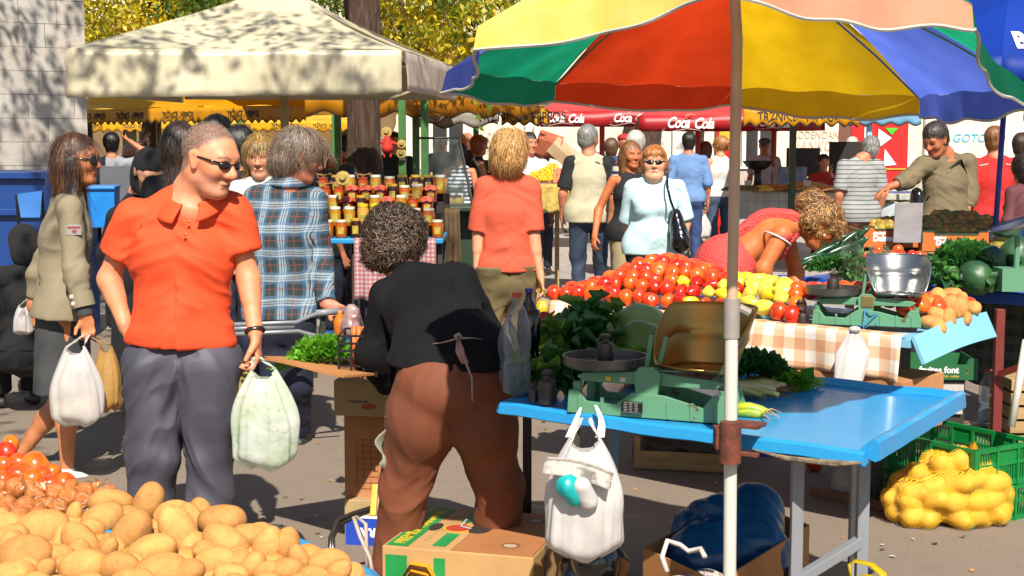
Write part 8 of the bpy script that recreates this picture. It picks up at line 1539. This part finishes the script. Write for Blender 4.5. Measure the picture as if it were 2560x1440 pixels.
# ---------------- jars
def jar(label,loc,r_,h_,cont,lidc,topper,c2=None,group='honey and preserve jars'):
 t=thing('honey_jar',label,'jar',loc,0,group); cm=mt('jar_'+cont,cont,.12,c2 or cont,3,spec=.7,trans=.25,coat=.6); g=MB(); g.lathe([(0,0),(r_*.92,0),(r_,h_*.05),(r_,h_*.72),(r_*.86,h_*.84),(r_*.86,h_*.87),(0,h_*.87)],loc,18); obj('jar_body',g,cm,t,smooth=.7)
 g=MB(); g.lathe([(r_*.9,h_*.86),(r_*.93,h_*.87),(r_*.93,h_*.99),(r_*.88,h_),(0,h_)],loc,18); obj('lid',g,mt('lid_'+lidc,lidc,.4),t,smooth=.6)
 g=MB(); g.sheet(lambda u,v:V(loc)+V((math.sin((u-.5)*1.1)*r_*1.012,-math.cos((u-.5)*1.1)*r_*1.012,h_*(.2+.42*v))),6,1); obj('label',g,mt('jar_label','a8963a',.6,'8d7e2e',60,lo=.5,hi=.55),t)
 if topper:
  g=MB(); rr=random.Random(h_*999+r_*77)
  if topper=='s':
   for i in range(16):a=rr.uniform(0,6.28); p=V(loc)+V((0,0,h_+.006)); g.tube([p+V((math.cos(a)*r_*.3,math.sin(a)*r_*.3,.004)),p+V((math.cos(a)*r_,math.sin(a)*r_,.012)),p+V((math.cos(a+.5)*r_*rr.uniform(1.1,1.9),math.sin(a+.5)*r_*1.3,rr.uniform(-.02,.03)))],.0022,4)
  else:g.sheet(lambda u,v:V(loc)+V((r_*(.2+1.15*v)*math.cos(u*6.283),r_*(.2+1.15*v)*math.sin(u*6.283),h_+.014-.035*v*v+.005*math.sin(u*44)*v)),24,4)
  obj('topper',g,mt('straw','9a7a44',.8) if topper=='s' else mt('red_cover','a32018',.8,'b05a40',60),t)
 return t
JP=[jar('amber honey jar with a white lid and yellow label',(0,0,-9),.04,.12,'b0560c','c9c0a8',None),jar('pale set honey jar with a yellow lid',(1,0,-9),.04,.15,'c99a48','c9a820',None),jar('dark honey jar with a gold lid and yellow label',(2,0,-9),.038,.13,'3a1408','b08a30',None),jar('red preserve jar with a frilled red cover',(3,0,-9),.042,.11,'8a1c0c','a02018','c'),jar('orange honey jar tied with straw',(4,0,-9),.036,.115,'b8480c','9a3a18','s'),jar('golden jar with a white lid',(5,0,-9),.04,.13,'b98418','c9c6bc',None,'a06a10')]
JL=[o['label'] for o in JP]; used=[0]*6; rj=random.Random(3)
def putjar(k,p,lab):
 if used[k]:o=dup(JP[k],p,0,lab)
 else:o=JP[k]; o.location=p; used[k]=1; o['label']=lab
for row,(yy,z_,n0) in enumerate(((9.84,0,0),(9.92,.075,1),(10.04,.15,2),(10.16,.225,3),(10.28,.285,4))):
 x=HX0+.05+.03*(row%2)
 while x<HX1-.03:
  px,_=pix((x,yy,hz+z_)); k=rj.choice([0,1,2,5,0,4] if row<2 else[3,4,3,0,2,5,4])
  if px>900 or True:putjar(k,(x,yy-.02+rj.uniform(-.01,.01),hz+z_+.001),JL[k]+(' on the front row',' on the second shelf',' on the middle shelf',' on the fourth shelf',' on the top shelf')[row])
  x+=rj.uniform(.082,.1)
  # second jar stack on the right by the glass counter
sx0,sx1=at(1010,500,11).x,at(1112,500,11).x; sz_=at(1060,540,11).z; t=thing('jar_stand','stepped stand of stacked jars in front of the cheese counter','stand',((sx0+sx1)/2,11.2,0)); g=MB()
for k in range(3):g.box(((sx0+sx1)/2+.02,11.15+.11*k,(sz_+.08*k)/2),(sx1-sx0,.11,sz_+.08*k-.004))
obj('stand_body',g,mt('darkshelf','2a1a12'),t)
for k_ in range(3):
 x=sx0+.05
 while x<sx1-.02:k=rj.choice([2,5,4,2,0]); putjar(k,(x,11.13+.11*k_,sz_+.08*k_-.003),JL[k]+(' low on the jar stand',' on the jar stand\'s second step',' on the jar stand\'s third step',' atop the jar stand')[k_]); x+=.088
 # straw hats and dolls hanging on the green posts
for i,(px,py,Y,r_) in enumerate(((966,330,14.6,.055),(1004,360,14.5,.045),(1003,383,14.5,.05),(857,445,9.85,.05))):
 q=at(px,py,Y); Mh_=Matrix.Rotation(R(75),4,'X'); g=MB(); g.lathe([(0,.03),(r_*.4,.028),(r_*.5,.006),(r_,0),(r_*.97,-.004),(0,-.002)],q,20,M=Mh_); tag(obj('straw_hat',g,mt('strawhat','9a8040',.8,'85702f',60),smooth=.6,loc=q),('straw hat hanging beside the tree trunk above the red doll','small straw hat high on the green post','second straw hat on the green post below the first','tiny straw hat among the honey jars')[i],'hat')
q=at(968,352,14.6); t=thing('cloth_doll','red cloth doll hanging under a straw hat by the tree trunk','doll',q); v,f=blob([seg(q,q+V((0,0,-.07)),.04,.06,k=.02),seg(q+V((.0,0,.03)),None,.03,k=.01),seg(q,q+V((.09,0,-.03)),.015,k=.01),seg(q,q+V((-.09,0,-.02)),.015,k=.01),seg(q+V((-.025,0,-.1)),q+V((-.03,0,-.16)),.012,k=.01),seg(q+V((.025,0,-.1)),q+V((.035,0,-.16)),.012,k=.01)],.008); obj('doll_body',(v,f),mt('dollred','b8281c',.8),t,smooth=3)
gp_=at(1005,400,14.55); t=thing('green_post','green timber post hung with straw hats and a small round sign','post',(gp_.x,14.58,0)); g=MB(); g.box((gp_.x,14.6,1.15),(.075,.075,2.3)); obj('timber',g,green,t,bev=.006); q=at(1005,393,14.54); g=MB(); g.box(q,(.055,.008,.06)); s1_=obj('small_sign',g,white,t); g=MB(); g.lathe([(0,0),(.02,0),(.02,.003),(0,.003)],q+V((0,-.005,0)),14,M=Matrix.Rotation(R(90),4,'X')); obj('round_mark',g,mt('red_print','a83222'),s1_)
# carrots in the black basket
for i in range(16):q=at(885+(i%4)*12,915-(i//4)*22,5.38+rp_.uniform(-.03,.06)); g=MB(); g.tube([q+V((0,0,.05)),q,q-V((.005,0,.05))],[.012,.011,.004],8); tag(obj('carrot',g,mt('carrot','c4601a',.5,'b0541a',20),smooth=3,loc=q),'orange carrot in the small black basket','carrot','carrots in the black basket')
q=at(850,812,6.0); g=MB(); g.lathe([(.02,-.05),(.028,-.04),(.026,.02),(.01,.05),(.012,.06),(0,.06)],q,14); tag(obj('orange_bottle',g,mt('orangeplastic','c8701a',.4),smooth=3,loc=q),'small orange squeeze bottle behind the parsley','bottle')
q=at(880,800,5.7); v,f=blob([seg(q+V((0,0,-.03)),q+V((.0,0,.03)),.045,.03,k=.02)],.006); v=folds(v,f,.01,3,fs=(25,25,25)); tag(obj('knotted_bag',(v,f),mt('pinkfilm','b09a98',.3,'8d5f60',20,trans=.3),smooth=3,loc=q),'small knotted pinkish plastic bag behind the black basket','plastic bag')
v,f=blob([seg(at(1362,812,5.3),at(1375,815,5.3),.05,.04,k=.02)],.007); tag(obj('red_pepper',(v,f),mt('pepperb01f10','b01f10'),smooth=3,loc=at(1368,815,5.3)),'red pepper behind the bottles at the edge of the greens','pepper')
q=on(2330-520,1136,0)+V((.25,.9,0)); v,f=blob([seg(at(1893,1135,7.4),at(1925,1140,7.4),.06,.05,k=.02)],.012); tag(obj('blue_bag',(folds(v,f,.02,3),f),mt('bluefilm2','10309a',.4),smooth=3,loc=at(1905,1140,7.4)),'dark blue crumpled bag on the ground under the tables','plastic bag')
tomato(on(2035,1158,.04),.045,'single squashed red tomato on the ground behind the table legs',None,2)
v,f=blob([seg(on(2118,1205,.07),on(2135,1195,.06),.07,.05,k=.03)],.009); v=folds(v,f,.02,6,fs=(14,14,14)); tag(obj('white_bag',(v,f),mt('whitefilm','b5b0ac',.4,trans=.3),smooth=3,loc=on(2120,1215,0)),'crumpled white bag on the ground by the rear table leg','plastic bag')
# ---------------- carrier bags
def carrier(label,hold,c,W_,H_,D_,mat,seed,tilt=0,grip=.1,conts=None,open_=0,group=None):
 """c = centre of the body's top edge; body hangs H_ below; handles run up to hold"""
 hold,c=V(hold),V(c); t=thing('carrier_bag',label,'carrier bag',c-V((0,0,H_)),0,group); r=np.random.default_rng(seed); ph=r.uniform(0,6,8); ax=V((math.cos(tilt),0,math.sin(tilt)))
 def f(u,v):
  a=u*2*math.pi; w_=(.36+.64*math.sin(min(1,v/.62)*1.5708))*(1-max(0,(v-.86)/.14)**2*.55); pl=1+(.07*math.sin(a*7+ph[0])+.05*math.sin(a*13+ph[1])+.03*math.sin(a*23+ph[2]))*(1-.6*v)+.05*math.sin(v*6+a*2+ph[3])
  s_=(abs(math.cos(a))**.8)*(1 if math.cos(a)>0 else-1); up=(.12*H_*(abs(math.cos(a))**3))*(1-v)
  x=s_*W_/2*w_*pl; return c+V((x*math.cos(tilt)+(v*H_)*math.sin(tilt)*.3,math.sin(a)*D_/2*w_*pl,up-H_*(v-.04*math.sin(a*3+ph[4])*v)+x*math.sin(tilt)))
 g=MB(); g.sheet(f,72,26); bm_=f(0,1)
 cb=c+V((0,0,-H_)); g.add([f(i/36,1) for i in range(36)],[tuple(range(36))]); b0=obj('bag_body',g,mat,t,smooth=3)
 for s_ in(0,.5):
  for e in(-.045,.045):
   p0_,p1_=f(s_+e-.02,0),f(s_+e+.03,0); g=MB(); g.sheet(lambda u,v:p0_.lerp(p1_,u).lerp(hold+V(((u-.5)*.016+(.012 if s_==0 else-.012),e*.1,.0)),v**.8)+V((0,.006*math.sin(v*9+u*5),0)),5,12); obj('handle',g,mat,t,smooth=3)
 return t,f
wfm=mt('white_film','dcd8d4',.3,'cac4c0',14,trans=.4,spec=.6,bm=.3,bs=30,bd=.006); wf2,t,N,L,b=NB('green_tint_film')
o=mixc(t,ramp(t,noi(t,coords(t,(1,1,1)),9,5,.65),[(.38,0.),(.6,1.)]),lin('e8eae4'),lin('cddac2')); o=mixc(t,ramp(t,noi(t,coords(t,(1,1,2)),22,4,.7),[(.55,0.),(.68,.8)]),o,lin('c0bc8c')); L.new(o,b.inputs['Base Color']); b.inputs['Roughness'].default_value=.28; bump(t,b,noi(t,coords(t),16,4,.6),.5,.01); b.inputs['Subsurface Weight'].default_value=.1
tr=N.new('ShaderNodeBsdfTranslucent'); L.new(o,tr.inputs[0]); mx=N.new('ShaderNodeMixShader'); mx.inputs[0].default_value=.3; L.new(b.outputs[0],mx.inputs[1]); L.new(tr.outputs[0],mx.inputs[2]); tp=N.new('ShaderNodeBsdfTransparent'); mx2=N.new('ShaderNodeMixShader'); mx2.inputs[0].default_value=.66; L.new(tp.outputs[0],mx2.inputs[1]); L.new(mx.outputs[0],mx2.inputs[2]); L.new(mx2.outputs[0],N['Material Output'].inputs[0])
leafball('greens','pale green leaves showing through the bag held by the orange polo man','greens',at(664,1110,5.2),(.062,.034,.12),420,.05,LG,77,(V((.3,0,1)),.16,16),tint=.9)
carrier('large white carrier bag of green leaves held by the orange polo man',at(640,893,5.2),at(660,945,5.2),.245,.33,.16,wf2,1,tilt=.0)
yf=mt('yellow_tint_film','b3a35c',.3,'a08c44',12,trans=.35,bm=.3,bs=30,bd=.006)
carrier('yellowish carrier bag hidden partly behind the white one held by the orange polo man',at(634,892,5.28),at(608,930,5.36),.11,.27,.08,yf,2)
carrier('white carrier bag with pale fruit held by the long haired woman',at(215,838,6.7),at(188,885,6.66),.235,.33,.15,mt('white_film_thin','e2dedb',.3,'d2ccc8',14,trans=.4,spec=.6,bm=.3,bs=30,bd=.006,alpha=.8),3)
for i,(px,py,c_) in enumerate(((165,1020,'d8b050'),(200,1015,'c8d0a0'),(222,1010,'d8a060'))):q=at(px,py,6.66); v,f=sph(14,10); tag(obj('fruit',MBfrom(v*.045+np.array(q),f),mt('bagfruit%d'%i,c_),smooth=3,loc=q),('yellow','pale green','orange')[i]+' fruit showing through the bag of the long haired woman','fruit')
carrier('yellowish carrier bag held behind the white one by the long haired woman',at(224,838,6.76),at(266,880,6.78),.13,.28,.1,mt('tan_film','b58f54',.3,'a67c40',12,trans=.3,bm=.3,bs=30,bd=.006),4)
carrier('white carrier bag behind the back of the long haired woman',at(78,745,7.2),at(58,770,7.2),.10,.13,.1,wfm,5)
carrier('bright yellow carrier bag held by the coral t-shirt woman',at(1352,722,8.8),at(1356,752,8.8),.095,.12,.07,mt('yellow_film','d0b010'),6)
carrier('small pink carrier bag held by the pale blue t-shirt woman',at(1705,632,10.3),at(1710,645,10.3),.10,.11,.07,mt('pink_film','b88a94',.3,trans=.4),7)
carrier('big white carrier bag carried by the slim woman in the white vest top',at(1762,503,19),at(1754,540,19),.24,.30,.15,wfm,8)
carrier('white carrier bag between the bending woman and the striped t-shirt man',at(2105,545,14.2),at(2092,575,14.2),.18,.22,.12,wfm,9)
t_,f_=carrier('heavy white carrier bag of rubbish hanging from the front blue table',at(1463,1045,4.25),at(1462,1125,4.2),.235,.32,.17,wfm,10)
# its second handle, newspaper and contents
g=MB(); p_=f_(.03,0); e_=at(1487,1012,4.28); g.sheet(lambda u,v:p_.lerp(e_,v)+V((.02*(u-.5)*(1.4-v)+.012*math.sin(v*3),.004*math.sin(v*12),0)),4,12); g.sheet(lambda u,v:f_(.5,0).lerp(at(1452,1018,4.28),v)+V((.02*(u-.5)*(1.4-v),.004*math.sin(v*12),0)),4,12); obj('handle_loop',g,wfm,t_,smooth=3)
q=at(1440,1172,4.12); t=thing('newspaper','folded newspaper sticking out of the hanging white carrier bag','newspaper',q); Mn=Matrix.Rotation(R(14),4,'Y')@Matrix.Rotation(R(-18),4,'X'); g=MB()
g.sheet(lambda u,v:q+Mn@V((-.09+.2*u,-.01+.012*math.sin(v*3),.012+.012*math.sin(u*3.1)-.02*v)),10,4,th=.003); g.sheet(lambda u,v:q+Mn@V((-.095+.2*u,-.012-.01*v,-.005-.035*v+.01*math.sin(u*3.1))),10,4,th=.003); nb_=obj('pages',g,mt('newsprint','a39c94',.8,'8f8982',50,lo=.5,hi=.6),t,smooth=3); g=MB()
for i in range(9):g.box(q+Mn@V((.03+.006*(i%3),-.024-.001*i,.004-.004*i)),(.05-.006*(i%4),.0008,.0012),M=Mn)
obj('printed_lines',g,mt('newsink','3a3836',.8),nb_)
g=MB(); v,f=blob([seg(at(1420,1215,4.1),at(1440,1240,4.1),.035,.03,k=.01)],.005); tag(obj('teal_bag',(folds(v,f,.01,2,fs=(22,22,22)),f),mt('tealfilm','12a0a0',.35),smooth=3,loc=at(1420,1215,4.1)),'teal crumpled bag inside the hanging white carrier bag','plastic bag')
v,f=blob([seg(at(1455,1215,4.08),at(1470,1250,4.1),.026,.03,k=.01)],.005); tag(obj('white_wrapper',(folds(v,f,.006,4),f),mt('whitefilm2','c0bcb8',.5),smooth=3,loc=at(1455,1225,4.08)),'bulging white wrapper beside the teal bag in the hanging carrier bag','wrapper')
v,f=blob([seg(at(1490,1400,4.4),at(1520,1410,4.5),.07,.06,k=.03),seg(at(1440,1440,4.5),None,.06,k=.03)],.008); tag(obj('black_bag',(folds(v,f,.02,6,fs=(12,12,12)),f),mt('blackfilm','101012',.18,spec=.8),smooth=3,loc=at(1490,1420,4.4)),'shiny black plastic bag on the ground behind the banana carton','plastic bag')
# white bag tied to the front of the gingham cloth
q=at(2135,830,5.72); t=thing('tied_bag','white plastic bag tied to the rear scale and hanging over the gingham','plastic bag',q); g=MB()
def tb(u,v):
 a=u*6.283; w_=.014+.05*min(1,v*2.2)*(1-.15*v); pl=1+.08*math.sin(a*6)*(1-v*.5)+.03*math.sin(a*11+v*6); return q+V((-.03*v+math.cos(a)*w_*pl*(1+.25*(math.cos(a)>0)*math.sin(v*3.1)),-.045*v+math.sin(a)*.022*min(1,.4+v)*pl,.01-.205*v))
g.sheet(tb,48,18); g.add([tb(i/24,1) for i in range(24)],[tuple(range(24))]); obj('bag_body',g,mt('white_film2','c9c6c4',.35,trans=.3,bm=.3,bs=30),t,smooth=3); g=MB(); g.ell(q+V((0,-.01,.012)),(.026,.018,.014),12,8); obj('knot',g,mt('white_film2','c9c6c4'),t,smooth=3)
